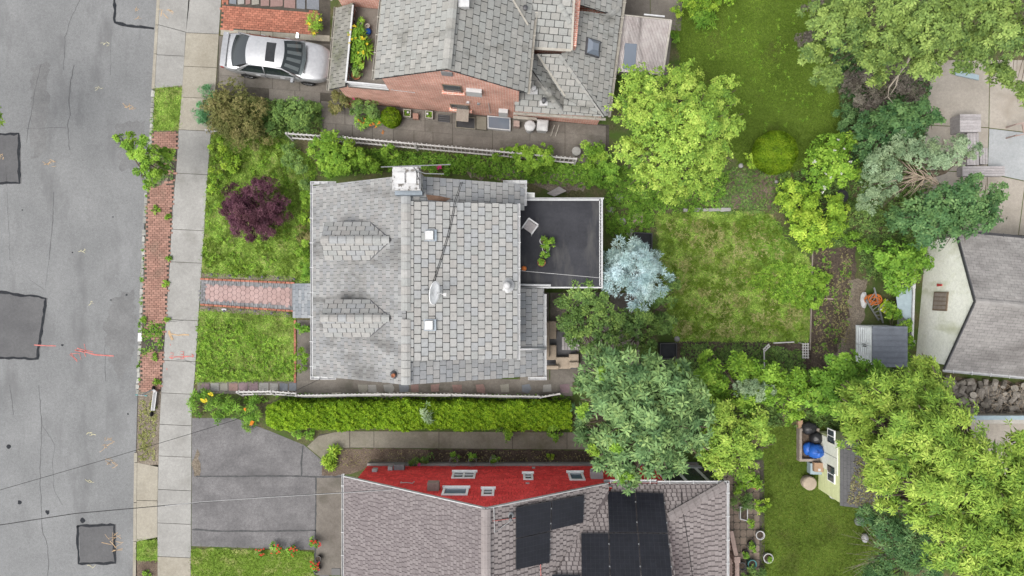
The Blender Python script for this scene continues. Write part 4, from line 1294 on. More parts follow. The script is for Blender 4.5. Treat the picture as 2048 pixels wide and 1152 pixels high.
for y0, y1 in ((SY0, SY0 + .06), (SY1 - .06, SY1)):     # cheeks of the shed dormer
    yy0, yy1 = y0, y1
    mb.hexa([(RX + .3, yy0 + .08 * (1 if y0 < 0 else -1), rear(RX + .3, 0) - .1), (SX - .25, yy0 + .08 * (1 if y0 < 0 else -1), rear(SX - .25, 0) - .1), (SX - .25, yy1 + .08 * (1 if y0 < 0 else -1), rear(SX - .25, 0) - .1), (RX + .3, yy1 + .08 * (1 if y0 < 0 else -1), rear(RX + .3, 0) - .1)],
            [(RX + .3, yy0 + .08 * (1 if y0 < 0 else -1), shed(RX + .3, 0) - .12), (SX - .25, yy0 + .08 * (1 if y0 < 0 else -1), shed(SX - .25, 0) - .12), (SX - .25, yy1 + .08 * (1 if y0 < 0 else -1), shed(SX - .25, 0) - .12), (RX + .3, yy1 + .08 * (1 if y0 < 0 else -1), shed(RX + .3, 0) - .12)])
mb.build('dormer_cheek', 'siding_white', H)
gutter(H, (EX, YB - .12, EZ + .02), (EX, YT + .2, EZ + .02), (-1, 0, 0))
gutter(H, (SX, SY0 - .05, SZ - .02), (SX, SY1 + .02, SZ - .02), (1, 0, 0))
gutter(H, (BX, YB - .1, BZ), (BX, -.25, BZ), (1, 0, 0))
gutter(H, (.5, SY1 + .1, rear(.5, 0)), (.5, YT + .1, rear(.5, 0)), (1, 0, 0), step=.4)
for (x0, x1, y, sgn) in ((EX - .08, EX + .95, YT + .06, 1), (-.35, .6, YT + .02, 1), (BX - .65, BX + .1, YB - .05, -1), (EX - .08, EX + .95, YB - .03, -1)):   # boxed gutter returns at the gable corners
    zz = EZ + .02 if x0 < -5 or y < 0 else rear(.3, 0)
    mb = MB(); mb.box((x0, y, zz - .06), (x1, y + sgn * .02, zz + .02)); mb.box((x0, y + sgn * .11, zz - .06), (x1, y + sgn * .13, zz + .02)); mb.box((x0, y + sgn * .02, zz - .07), (x1, y + sgn * .11, zz - .05))
    for k in range(4): mb.box((x0 + (x1 - x0) * k / 3 - .012, y, zz), (x0 + (x1 - x0) * k / 3 + .012, y + sgn * .13, zz + .03))
    mb.build('gutter_return', 'white_trim', H)
# white pipe across the lower rear slope
mb = MB(); a = onplane(1036, 698, rear) + Vector((0, 0, .1)); b = onplane(1091, 697, rear) + Vector((0, 0, .1)); mb.tube([a, b], .05, 8); mb.build('downpipe', 'white_trim', H, smooth=True)
# gabled dormers
def dormer(yr, y0, y1, zr=5.35, ze=4.75, xf=-7.32):
    xr = RX - (RZT - zr) / ((RZT - EZ) / (RX - EX)); xe = RX - (RZT - ze) / ((RZT - EZ) / (RX - EX))
    mb = MB()
    mb.prism([(xf + .25, y0 + .12), (xe, y0 + .12), (xe, y1 - .12), (xf + .25, y1 - .12)], front(xf + .25, 0) - .1, ze - .08)
    mb.hexa([(xf + .25, y0 + .12, ze - .08), (xe, y0 + .12, ze - .08), (xe, y1 - .12, ze - .08), (xf + .25, y1 - .12, ze - .08)], [(xf + .25, yr - .03, zr - .12), (xr - .3, yr - .03, zr - .12), (xr - .3, yr + .03, zr - .12), (xf + .25, yr + .03, zr - .12)])
    d = mb.build('dormer', 'siding_white', H)
    mb = MB(); mb.box((xf + .2, yr - .38, front(xf + .25, 0) + .12), (xf + .245, yr + .38, ze - .14)); mb.build('window', 'white_trim', d)
    mb = MB(); mb.box((xf + .17, yr - .32, front(xf + .25, 0) + .18), (xf + .195, yr + .32, ze - .2)); mb.build('pane', 'pane', d)
    st = MB()
    for ys in (y0, y1):
        q = [(xf, ys, ze), (xe, ys, ze), (xr, yr, zr), (xf, yr, zr)]
        mb = MB(); mb.slab([Vector(p) + Vector((0, 0, .02)) for p in q], .09); mb.build('dormer_slope', 'underlay', d)
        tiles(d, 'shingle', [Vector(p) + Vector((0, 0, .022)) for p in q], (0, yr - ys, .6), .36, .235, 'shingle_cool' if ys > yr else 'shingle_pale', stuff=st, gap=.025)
    st.build('shingles', 'shingle_pale', d, kind='stuff')
    caps(d, (xf, yr, zr + .06), (xr - .05, yr, zr + .06), .28, .33, 'shingle_pale')
    for ys in (y0, y1): mb = MB(); mb.bar((xe, ys, ze + .03), (xr, yr, zr + .03), .05, .03); mb.build('valley_flashing', 'dark_metal', d)
dormer(1.84, 1.10, 2.58); dormer(-1.16, -1.90, -.46)
# chimney with flaking white cap
cx, cy = P(811, 356, 7.0).x, P(811, 356, 7.0).y
mb = MB(); mb.box((cx - .42, cy - .33, 0), (cx + .42, cy + .36, 6.72))
ch = mb.build('chimney', 'white_flaking', H)
mb = MB(); mb.box((cx - .50, cy - .42, 6.72), (cx + .52, cy + .44, 6.86)); mb.box((cx - .46, cy - .38, 6.86), (cx + .48, cy + .40, 6.95)); mb.build('chimney_cap', 'white_flaking', ch)
for dx in (-.2, .22):
    mb = MB(); mb.box((cx + dx - .17, cy - .2, 6.95), (cx + dx + .17, cy + .2, 7.02)); mb.build('flue_cover', 'white_plastic', ch)
mb = MB(); mb.box((cx - .52, cy - .50, front(cx, 0) - .1), (cx + .5, cy - .334, front(cx, 0) + .35)); mb.build('flashing', 'flashing', ch)
mb = MB(); mb.poly([onplane(u, v, lambda x, y: rear(x, y) + .034) for u, v in ((852, 389), (880, 392), (902, 397), (890, 403), (856, 400))]); mb.build('rust_streak', 'copper_stain', H)
# roof vents, pipe, dish, missing ridge cap
def box_vent(u, v):
    c = onplane(u, v, shed); mb = MB(); mb.box((c.x - .24, c.y - .22, c.z - .02), (c.x + .24, c.y + .22, c.z + .06)); b_ = mb.build('vent_base', 'flashing', H)
    mb = MB(); mb.hexa([(c.x - .2, c.y - .19, c.z + .06), (c.x + .14, c.y - .19, c.z + .06), (c.x + .14, c.y + .19, c.z + .06), (c.x - .2, c.y + .19, c.z + .06)], [(c.x - .17, c.y - .16, c.z + .2), (c.x + .12, c.y - .16, c.z + .2), (c.x + .12, c.y + .16, c.z + .2), (c.x - .17, c.y + .16, c.z + .2)]); mb.build('vent_hood', 'white_plastic', b_)
box_vent(861, 471); box_vent(860, 650)
c = onplane(1014, 571, shed); mb = MB(); mb.lathe([(.29, -.02), (.29, .03), (.12, .06), (.11, .22)], c, 18); vb_ = mb.build('vent_base', 'galvanised', H, smooth=False)
mb = MB(); mb.lathe([(.13, .2), (.15, .26), (.10, .34), (.02, .36)], c, 16); mb.build('vent_cowl', 'white_plastic', vb_, smooth=True)
c = onplane(789, 749, front); mb = MB(); mb.lathe([(.17, -.05), (.16, .05), (.08, .12)], c, 14); pb = mb.build('vent_flange', 'dark_metal', H)
mb = MB(); mb.lathe([(.07, 0), (.07, .34), (.05, .34), (.05, .30)], c, 12); mb.build('vent_pipe', 'terracotta', pb, smooth=False)
c = onplane(868, 585, shed)
dish = thing('satellite_dish', 'white oval satellite dish tilted on the pale grey shingle slope', 'satellite dish', c)
mb = MB(); mb.tube([c - Vector((.42, -.1, -.03)), c + Vector((-.1, .05, .35)), c + Vector((-.02, 0, .5))], .028, 8); mb.box((c.x - .5, c.y + .02, c.z), (c.x - .36, c.y + .2, c.z + .05)); mb.build('mount', 'galvanised', dish)
ax = Vector((.94, -.12, .33)).to_track_quat('Z', 'Y').to_matrix()
mb = MB(); mb.lathe([(.0, .0), (.2, .02), (.36, .06), (.44, .10), (.45, .085), (.36, .04), (.2, .0), (0, -.015)], c + Vector((0, 0, .52)), 24, ax=ax); mb.build('reflector', 'white_frame', dish, smooth=True)
mb = MB(); mb.tube([c + Vector((.05, 0, .2)), c + Vector((.45, -.08, .42))], .02, 6); mb.box((c.x + .4, c.y - .14, c.z + .38), (c.x + .52, c.y - .02, c.z + .5)); mb.build('feed_arm', 'white_plastic', dish)
for k in range(2):
    mb = MB(); pts = [onplane(u + k * 3, v, lambda x, y: shed(x, y) + .05) for u, v in ((862, 575), (880, 520), (895, 470), (905, 425), (908, 405))] + [onplane(922 + k * 3, 364, lambda x, y: rear(x, y) + .05)]
    mb.tube(pts, .010, 5); mb.build('dish_cable', 'cable_black', H)
# antenna strapped to the chimney
ac = Vector((cx + .44, cy + .2, 6.9))
ant = thing('antenna', 'thin metal aerial with long rods standing on the flaking white chimney', 'antenna', ac)
tp = ac + Vector((0, 0, 1.25))
mb = MB(); mb.tube([ac, tp], .022, 6); mb.build('mast', 'galvanised', ant)
a, b = P(762, 334, 8.0), P(901, 329, 8.0); mb = MB(); mb.tube([a, b], .018, 5); mb.build('rod', 'galvanised', ant)
a, b = P(850, 347, 7.5), P(888, 348, 7.5); mb = MB(); mb.tube([Vector((ac.x, ac.y, 7.5)), a, b], .016, 5); mb.build('rod', 'galvanised', ant)
mb = MB(); mb.tube([ac + Vector((0, 0, .6)), Vector((cx + .5, cy - .45, 6.0)), onplane(848, 385, lambda x, y: rear(x, y) + .02)], .014, 5); mb.build('guy_wire', 'cable_black', ant)
# flat-roofed rear wing with terrace railing
FZ = 3.0
FX0, FX1, FY0, FY1 = -.05, 3.72, .05, 3.70
mb = MB(); mb.box((.95, .25, -.02), (3.5, 3.5, FZ - .12)); mb.build('rear_wing_wall', 'siding_white', H)
mb = MB(); mb.box((FX0, FY0, FZ - .12), (FX1, FY1, FZ)); fr = mb.build('flat_roof', 'epdm', H)
for x in (.9, 1.85, 2.75): mb = MB(); mb.box((x, FY0 + .02, FZ), (x + .05, FY1 - .02, FZ + .006)); mb.build('membrane_seam', 'epdm', fr)
mb = MB(); mb.box((FX0, FY1, FZ - .1), (FX1 + .1, FY1 + .06, FZ + .05)); mb.box((FX1, FY0, FZ - .1), (FX1 + .06, FY1, FZ + .05)); mb.box((FX0 + .3, FY0 - .06, FZ - .1), (FX1 + .06, FY0, FZ + .05)); mb.build('edge_trim', 'white_trim', fr)
def railing(parent, p, q, h, n, mat='white_trim', name='railing'):
    p = Vector(p); q = Vector(q)
    mb = MB(); mb.bar(p + Vector((0, 0, h)), q + Vector((0, 0, h)), .05, .04); r_ = mb.build(name, mat, parent)
    mb = MB(); mb.bar(p + Vector((0, 0, .12)), q + Vector((0, 0, .12)), .04, .03); mb.build('rail', mat, r_)
    for k in range(n + 1):
        c = p.lerp(q, k / n); mb = MB(); mb.bar(c + Vector((0, 0, .02)), c + Vector((0, 0, h)), .02, .02); mb.build('baluster', mat, r_)
railing(fr, (FX1 - .08, FY0 + .05, FZ), (FX1 - .08, FY1 - .08, FZ), .8, 26)
railing(fr, (FX0 + .3, FY1 - .06, FZ), (FX1 - .12, FY1 - .06, FZ), .25, 20)
mb = MB(); mb.tube([(.3, FY0 + .08, FZ + .25), (1.6, FY0 + .06, FZ + .25)], .05, 8); mb.build('rail_pipe', 'white_trim', fr)
mb = MB(); mb.tube([P(1037, 541, FZ + 1.0), P(1080, 545, FZ + .92), P(1137, 550, FZ + .9), P(1203, 556, FZ + .95)], .010, 5); mb.build('rope', 'cable_white', fr)
# stoop canopy over the front door
CY0, CY1 = P(600, 636, 2.5).y, P(600, 567, 2.5).y
CX0 = P(585, 600, 2.5).x
q = [(CX0, CY0, 2.45), (EX + .05, CY0, 2.72), (EX + .05, CY1, 2.72), (CX0, CY1, 2.45)]
cn = roof_plane(H, q, 'stoop_canopy', .1)
st = MB(); tiles(cn, 'shingle', q, (1, 0, .3), .30, .14, 'shingle_slate', stuff=st, gap=.012); st.build('shingles', 'shingle_slate', cn, kind='stuff')
for y in (CY0 + .12, CY1 - .12): mb = MB(); mb.box((CX0 + .08, y - .05, .1), (CX0 + .18, y + .05, 2.36)); mb.build('canopy_post', 'white_trim', cn)
mb = MB(); mb.box((CX0 - .05, CY0, 0), (-7.95, CY1, .16)); mb.box((CX0 + .3, CY0, .16), (-7.95, CY1, .32)); mb.build('stoop', 'concrete', H)

# chair, pots and ball on the flat roof
c = P(1060, 454, FZ + .3)
chair = thing('chair', 'white plastic armchair standing on the black flat roof', 'chair', (c.x, c.y, FZ))
T = Matrix.Translation((c.x, c.y, FZ)) @ Matrix.Rotation(R(-35), 4, 'Z')
mb = MB(T); mb.box((-.2, -.2, .40), (.2, .2, .43)); mb.build('seat', 'wood_grey', chair)
for k in range(5): mb = MB(T); mb.box((-.2 + k * .09, .2, .46), (-.14 + k * .09, .23, .82)); mb.build('back_slat', 'white_plastic', chair)
mb = MB(T); mb.box((-.24, .19, .80), (.24, .24, .87)); mb.build('back_rail', 'white_plastic', chair)
for sx in (-1, 1):
    mb = MB(T); mb.box((sx * .23 - .03, -.24, .62), (sx * .23 + .03, .22, .65)); mb.build('armrest', 'white_plastic', chair)
    for sy in (-1, 1): mb = MB(T); mb.bar((sx * .25, sy * .24, 0), (sx * .22, sy * .2, .62 if sy < 0 else .44), .035, .035); mb.build('leg', 'white_plastic', chair)
def pot(u, v, r, z, h, mat, label, plant=None, pm='leaf_fresh', style='fine', ph=.3, pr=None, group=None, rimless=False, dens=1.0, size=1.0, flowers=None):
    c = P(u, v, z + h); rr = r / PPM * (CAMZ - z) / CAMZ
    t = thing('potted_plant' if plant else 'flower_pot', label, 'potted plant' if plant else 'pot', (c.x, c.y, z), group)
    mb = MB(); mb.lathe([(rr * .72, 0), (rr * .95, h * .85), (rr, h * .86), (rr, h), (rr * .86, h), (rr * .82, h * .8), (.01, h * .78)], (c.x, c.y, z), 18); mb.build('pot', mat, t)
    mb = MB(); mb.lathe([(rr * .83, h * .79), (rr * .5, h * .83), (.01, h * .84)], (c.x, c.y, z), 14); mb.build('potting_soil', 'soil', t)
    if plant:
        pr_ = (pr or r * 1.25) / PPM
        k, le, wi, dr, sp, de, cs = STY[style]
        C, N, CR = crown_points([((c.x, c.y, z + h + ph * .45), pr_, pr_, ph * .5)], de * dens, cs, -.2)
        C[:, 2] = np.maximum(C[:, 2], z + h * .85)
        V, r_ = rosettes(C, N, k, le * size, wi * size, dr, sp, CR); np_mesh('foliage', V, 4, r_, pm, t)
        if flowers:
            petals(t, [(c.x + random.uniform(-.8, .8) * pr_, c.y + random.uniform(-.8, .8) * pr_, z + h + ph * random.uniform(.8, 1.0)) for _ in range(flowers[1])], flowers[0], .075, .055)
    return t
pot(1087, 482, 8, FZ, .22, 'white_plastic', 'white-rimmed pot with spiky leaves, upper one on the black flat roof', 1, 'leaf_fresh', 'fine', .3, 10)
pot(1103, 484, 7, FZ, .2, 'black_plastic', 'rounded green plant on the flat roof, rightmost of the potted group', 1, 'leaf_fresh', 'fine', .28, 8)
pot(1092, 497, 8, FZ, .22, 'white_plastic', 'leafy green plant in the middle of the potted row on the flat roof', 1, 'leaf_green', 'fine', .3, 9)
pot(1090, 509, 7, FZ, .2, 'black_plastic', 'dark green plant just above the terracotta pot on the flat roof', 1, 'leaf_green', 'fine', .28, 9)
pot(1083, 525, 8, FZ, .24, 'terracotta', 'terracotta pot with a small green plant on the flat roof', 1, 'leaf_fresh', 'fine', .15, 5)
c = P(1048, 537, FZ + .13); mb = MB(); mb.blob((c.x, c.y, FZ + .12), .11, .11, .12, 14, 8); mb.build('ball', 'orange_cord', smooth=True, label='small orange ball lying on the black flat roof', cat='ball')
# ------------------------------------------------------------------ brick house at the top
B = Frame(P(800, 215, 0), .094)
K = thing('house', 'red brick house at the top of the photo with grey shingle roofs', 'house', B(3, 3, 0))
NB = 9.0
def bprism(mb, ab, z0, z1):
    mb.prism([(B(a, b, 0).x, B(a, b, 0).y) for a, b in ab], z0, z1)
mb = MB(); bprism(mb, [(0, 0), (5.45, 0), (5.45, NB), (0, NB)], -.02, 4.75)
for b0 in (0, NB - .2):
    mb.hexa([B(0, b0, 4.75), B(5.45, b0, 4.75), B(5.45, b0 + .2, 4.75), B(0, b0 + .2, 4.75)], [B(2.75, b0, 6.62), B(2.85, b0, 6.62), B(2.85, b0 + .2, 6.62), B(2.75, b0 + .2, 6.62)])
bw = mb.build('wall', 'brick_wall', K)
mb = MB(); bprism(mb, [(-2.25, .02), (-.01, .02), (-.01, 3.35), (-2.25, 3.35)], -.02, 2.62); mb.build('garage_wall', 'brick_wall', K)
mb = MB(); bprism(mb, [(-2.35, 3.4), (-.01, 3.4), (-.01, NB - .5), (-2.35, NB - .5)], -.02, 4.3); mb.build('entry_wall', 'brick_wall', K)
mb = MB(); bprism(mb, [(5.46, .05), (9.1, .05), (9.1, 8.3), (5.46, 8.3)], -.02, 2.62); mb.build('rear_wall', 'brick_wall', K)
RB = 2.8
bl = B.plane(lambda a, b: 6.78 - .70 * (RB - a))
br = B.plane(lambda a, b: 6.78 - .70 * (a - RB))
def bpts(f, ab): return [Vector((B(a, b, 0).x, B(a, b, 0).y, f(B(a, b, 0).x, B(a, b, 0).y))) for a, b in ab]
stk = MB()
q1 = bpts(bl, [(-.25, -.1), (RB, -.1), (RB, NB), (-.25, NB)]); q2 = bpts(br, [(RB, -.1), (5.78, -.1), (5.78, NB), (RB, NB)])
k1 = roof_plane(K, q1); k2 = roof_plane(K, q2)
tiles(k1, 'shingle', q1, B.e1 + Vector((0, 0, .7)), .36, .27, 'shingle_brickhouse', stuff=stk, gap=.026)
tiles(k2, 'shingle', q2, -B.e1 + Vector((0, 0, .7)), .38, .29, 'shingle_brickhouse', indiv=300, stuff=stk, gap=.03, th=.028)
stk.build('shingles', 'shingle_brickhouse', k1, kind='stuff')
caps(k2, B(RB, -.1, 6.85), B(RB, NB, 6.85), .34, .36, 'shingle_brickhouse')
gutter(K, B(-.25, -.12, 4.62), B(-.25, NB, 4.62), -B.e1, 'cream_trim', step=.7)
gutter(K, B(5.78, -.12, 4.68), B(5.78, NB, 4.68), B.e1, 'cream_trim', step=.9)
# pent roof over the garage with the planted terrace behind it
pent = B.plane(lambda a, b: 2.6 + .85 * (a + 2.58))
q = bpts(pent, [(-2.58, -.15), (-1.72, -.15), (-1.72, 3.3), (-2.58, 3.3)])
k3 = roof_plane(K, q); stp = MB(); tiles(k3, 'shingle', q, B.e1 + Vector((0, 0, .8)), .30, .23, 'shingle_pent', stuff=stp, gap=.026); stp.build('shingles', 'shingle_pent', k3, kind='stuff')
gutter(K, B(-2.58, -.2, 2.6), B(-2.58, 3.35, 2.6), -B.e1, 'cream_trim', step=.75)
mb = MB(); bprism(mb, [(-1.75, .0), (-.01, .0), (-.01, 3.38), (-1.75, 3.38)], 2.63, 2.72); terr = mb.build('terrace', 'concrete_dark', K)
mb = MB(); mb.bar(B(-1.7, .02, 3.36), B(-1.7, 3.2, 3.36), .07, .05); rr_ = mb.build('railing', 'white_trim', K)
for k in range(9): c = B(-1.7, .02 + k * .395, 0); mb = MB(); mb.bar(c + Vector((0, 0, 2.72)), c + Vector((0, 0, 3.35)), .03, .03); mb.build('baluster', 'white_trim', rr_)
for zz in (2.82, 3.12, 3.36): mb = MB(); mb.bar(B(-1.7, .03, zz), B(-.02, .03, zz), .06, .05); mb.build('rail', 'white_trim', rr_)
# entry block roof at the top edge
q = bpts(B.plane(lambda a, b: 3.3 + .75 * (a + 2.6)), [(-2.6, 3.38), (-.3, 3.38), (-.3, NB - .5), (-2.6, NB - .5)])
k4 = roof_plane(K, q); stp = MB(); tiles(k4, 'shingle', q, B.e1 + Vector((0, 0, .7)), .36, .27, 'shingle_brickhouse', stuff=stp, gap=.026); stp.build('shingles', 'shingle_brickhouse', k4, kind='stuff')
gutter(K, B(-2.6, 3.35, 3.3), B(-2.6, NB - .5, 3.3), -B.e1, 'cream_trim', step=.75)
mb = MB(); mb.bar(B(-2.45, 3.36, 3.45), B(-.3, 3.36, 5.05), .05, .12); mb.build('rake_board', 'cream_trim', K)
# hipped rear wing
zS1 = B.plane(lambda a, b: 2.72 + .62 * (b + .22)); zE1 = B.plane(lambda a, b: 2.72 + .74 * (7.28 - a))
zS2 = B.plane(lambda a, b: 2.72 + .66 * (b + .22)); zE2 = B.plane(lambda a, b: 2.72 + .575 * (9.38 - a))
zB = B.plane(lambda a, b: 4.30 + .34 * (b - 1.95))
sty = MB()
def facet(f, uvs, up, w_=.37, e_=.27, st=None):
    q = [onplane(u, v, f) for u, v in uvs]
    n = normal_of(q)
    r_ = roof_plane(K, q, th=.08)
    tiles(r_, 'shingle', q, up, w_, e_, 'shingle_brickhouse', stuff=sty, gap=.028, th=.026)
    return r_
up_n = B.e2 + Vector((0, 0, .6)); up_w = -B.e1 + Vector((0, 0, .6))
facet(zS1, [(1029, 222), (1126, 229), (1052, 120), (1040, 118), (1029, 180)], up_n)
facet(zE1, [(1126, 229), (1128, 196), (1072, 108), (1052, 104), (1052, 120)], up_w)
facet(zS2, [(1128, 196), (1211, 233), (1122, 108), (1072, 108)], up_n); facet(zS2, [(1128, 196.5), (1126, 229), (1211, 233.5)], up_n)
facet(zE2, [(1211, 233), (1216, 231), (1240, 32), (1146, 20), (1142, 100)], up_w); facet(zE2, [(1211, 233), (1142, 100), (1122, 108)], up_w)
e2n = bpts(zE2, [(9.38, 4.0), (9.38, 8.4), (6.95, 8.4), (6.95, 3.9)])
r_ = roof_plane(K, e2n, th=.08); tiles(r_, 'shingle', e2n, up_w, .37, .27, 'shingle_brickhouse', stuff=sty, gap=.028)
facet(zB, [(1058, 93), (1143, 99), (1146, -60), (1030, -60), (1050, 60)], up_n)
sty.build('shingles', 'shingle_brickhouse', K, kind='stuff')
lift = lambda f, d=.05: (lambda x, y: f(x, y) + d)
caps(K, onplane(1053, 120, lift(zS1)), onplane(1126, 227, lift(zS1)), .26, .30, 'shingle_brickhouse', 'hip_cap')
caps(K, onplane(1122, 108, lift(zS2)), onplane(1211, 231, lift(zS2)), .26, .30, 'shingle_brickhouse', 'hip_cap')
caps(K, onplane(1106, -20, lift(zB, .03)), onplane(1142, 46, lift(zB, .03)), .26, .30, 'shingle_brickhouse', 'hip_cap')
caps(K, onplane(1204, 40, lift(zE2)), onplane(1238, 14, lift(zE2)), .24, .26, 'shingle_brickhouse', 'hip_cap')
mb = MB(); mb.bar(onplane(1075, 108, lift(zS2, .03)), onplane(1130, 192, lift(zS2, .03)), .07, .02); mb.build('valley_flashing', 'cream_trim', K); mb = MB(); mb.bar(onplane(1026, 0, lift(br, .04)), onplane(1056, 50, lift(br, .04)), .07, .02); mb.build('valley_flashing', 'cream_trim', K)
mb = MB(); mb.bar(onplane(1058, 96, lift(zB, .02)), onplane(1142, 101, lift(zB, .02)), .10, .06); mb.build('upper_gutter', 'cream_trim', K); mb = MB(); mb.bar(onplane(1143, 101, lift(zB, .02)), onplane(1150, -40, lift(zB, .02)), .08, .06); mb.build('upper_gutter', 'cream_trim', K)
mb = MB(); bprism(mb, [(5.8, 2.05), (7.55, 2.05), (7.55, 8), (5.8, 8)], 2.6, 4.25); mb.build('upper_wall', 'brick_wall', K)
ga, gb = onplane(1216, 233, lambda x, y: 2.72), onplane(1243, 30, lambda x, y: 2.72)
gutter(K, ga, gb + (gb - ga) * .8, B.e1, 'cream_trim', step=.6)
gutter(K, onplane(1027, 224, lambda x, y: 2.70), onplane(1212, 236, lambda x, y: 2.70), -B.e2, 'cream_trim', step=.9)
# skylight, stack vents
def on_roof(f, u, v): return onplane(u, v, f)
c = on_roof(zE2, 1184, 96)
nE = normal_of([on_roof(zE2, 1170, 80), on_roof(zE2, 1170, 110), on_roof(zE2, 1200, 96)]); nE = nE if nE.z > 0 else -nE
tE = (-B.e1 - nE * (-B.e1).dot(nE)).normalized(); sE = tE.cross(nE)
T = Matrix.Translation(c) @ Matrix((sE, tE, nE)).transposed().to_4x4()
mb = MB(T); mb.hexa([(-.36, -.36, 0), (.36, -.36, 0), (.36, .36, 0), (-.36, .36, 0)], [(-.33, -.33, .12), (.33, -.33, .12), (.33, .33, .12), (-.33, .33, .12)]); sk = mb.build('skylight', 'dark_metal', K)
mb = MB(T); mb.hexa([(-.3, -.3, .12), (.3, -.3, .12), (.3, .3, .12), (-.3, .3, .12)], [(-.15, -.15, .26), (.15, -.15, .26), (.15, .15, .26), (-.15, .15, .26)]); mb.build('skylight_dome', 'skylight_dome', sk)
for f, u, v in ((zS1, 1067, 182), (zS1, 1087, 205), (zB, 1050, 24)):
    c = on_roof(f, u, v); mb = MB(); mb.box((c.x - .17, c.y - .14, c.z - .02), (c.x + .17, c.y + .14, c.z + .05)); p_ = mb.build('vent_base', 'white_plastic', K)
    mb = MB(); mb.lathe([(.07, 0), (.07, .38), (.1, .38), (.1, .46), (.03, .5)], c, 12); mb.build('vent_pipe', 'dark_metal' if v != 182 else 'white_plastic', p_)
c = onplane(928, 8, br); mb = MB(); mb.box((c.x - .2, c.y - .18, c.z), (c.x + .2, c.y + .18, c.z + .2)); mb.build('vent_box', 'white_plastic', K)
# south wall: windows, vent, shutters, boxes
def wall_pt(u, v):
    """point of the south wall seen at a photo pixel"""
    lo, hi = 0.0, 8.0
    for _ in range(50):
        z = (lo + hi) / 2; p = P(u, v, z); b = B.ab(p.x, p.y)[1]
        if b > 0: lo = z
        else: hi = z
    a, b = B.ab(p.x, p.y); return a, z
def wall_box(u, v, wa, hz, d, mat, name, out=.0, parent=None):
    a, z = wall_pt(u, v); mb = MB()
    mb.hexa([B(a - wa / 2, -out - d, z - hz / 2), B(a + wa / 2, -out - d, z - hz / 2), B(a + wa / 2, -out, z - hz / 2), B(a - wa / 2, -out, z - hz / 2)], [B(a - wa / 2, -out - d, z + hz / 2), B(a + wa / 2, -out - d, z + hz / 2), B(a + wa / 2, -out, z + hz / 2), B(a - wa / 2, -out, z + hz / 2)])
    return mb.build(name, mat, parent or K)
def brick_window(u, v, wa, hz):
    w_ = wall_box(u, v, wa, hz, .03, 'window_frame_brown', 'window', .002)
    a, z = wall_pt(u, v)
    for s in (-1, 1):
        mb = MB(); mb.hexa([B(a - wa * .43, -.05, z + s * hz * .25 - hz * .2), B(a + wa * .43, -.05, z + s * hz * .25 - hz * .2), B(a + wa * .43, -.034, z + s * hz * .25 - hz * .2), B(a - wa * .43, -.034, z + s * hz * .25 - hz * .2)],
                           [B(a - wa * .43, -.05, z + s * hz * .25 + hz * .2), B(a + wa * .43, -.05, z + s * hz * .25 + hz * .2), B(a + wa * .43, -.034, z + s * hz * .25 + hz * .2), B(a - wa * .43, -.034, z + s * hz * .25 + hz * .2)]); mb.build('pane', 'pane', w_)
    mb = MB(); mb.hexa([B(a - wa * .6, -.14, z - hz / 2 - .08), B(a + wa * .6, -.14, z - hz / 2 - .08), B(a + wa * .6, -.001, z - hz / 2 - .08), B(a - wa * .6, -.001, z - hz / 2 - .08)], [B(a - wa * .6, -.14, z - hz / 2), B(a + wa * .6, -.14, z - hz / 2), B(a + wa * .6, -.001, z - hz / 2), B(a - wa * .6, -.001, z - hz / 2)]); mb.build('window_sill', 'brick_wall', w_)
brick_window(905, 176, .78, .95); brick_window(920, 213, .85, .75)
wall_box(894, 146, .42, .42, .05, 'grey_plastic', 'gable_vent', .002); wall_box(949, 181, .62, .62, .16, 'white_plastic', 'air_conditioner', .002)
wall_box(936, 203, .12, .12, .08, 'white_plastic', 'meter_box', .002); wall_box(957, 206, .12, .12, .08, 'grey_plastic', 'meter_box', .002)
wall_box(1007, 222, .4, .8, .18, 'white_plastic', 'utility_cabinet', .002)
for (u0, v0, u1, v1) in ((782, 178, 830, 184), (977, 205, 981, 226)):
    a0, z0 = wall_pt(u0, v0); a1, z1 = wall_pt(u1, v1); mb = MB(); mb.tube([B(a0, -.03, z0), B(a1, -.03, z1)], .012, 5); mb.build('wall_cable', 'cable_white', K)
# awning, cellar hatches, window well at the foot of the wall
a, z = wall_pt(927, 224); mb = MB(); mb.slab([B(a - .25, -.01, 1.0), B(a + .3, -.01, 1.0), B(a + .3, -.55, .78), B(a - .25, -.55, .78)], .03); mb.build('awning', 'wood_old', K)
def gbox(name, u, v, wu, wv, z0, z1, mat, label, cat, slope=.094, parent=None, group=None):
    q = [(u - wu / 2, v - wv / 2 - slope * wu / 2), (u + wu / 2, v - wv / 2 + slope * wu / 2), (u + wu / 2 - slope * wv * 0, v + wv / 2 + slope * wu / 2), (u - wu / 2, v + wv / 2 - slope * wu / 2)]
    mb = MB(); mb.prism([(P(x, y, z1).x, P(x, y, z1).y) for x, y in q], z0, z1)
    return mb.build(name, mat, parent, label=label if not parent else None, cat=cat if not parent else None, group=group)
def tray(name, u, v, wu, wv, h, mat, fill, label, cat, z0=.01, slope=.094, t=1.6, fillh=.7, group=None):
    c = P(u, v, 0); T_ = thing(name, label, cat, (c.x, c.y, z0), group)
    for (du, dv, ww, wh) in ((0, -wv / 2 + t / 2, wu, t), (0, wv / 2 - t / 2, wu, t)):
        gbox('long_side', u + du, v + dv, ww, wh, z0, z0 + h, mat, None, None, slope, T_)
    for s in (-1, 1): gbox('short_side', u + s * (wu / 2 - t / 2), v + s * slope * (wu / 2 - t / 2), t, wv - 2 * t, z0, z0 + h - .004, mat, None, None, slope, T_)
    gbox('filling', u, v, wu - 2 * t, wv - 2 * t, z0, z0 + h * fillh, fill, None, None, slope, T_)
    return T_
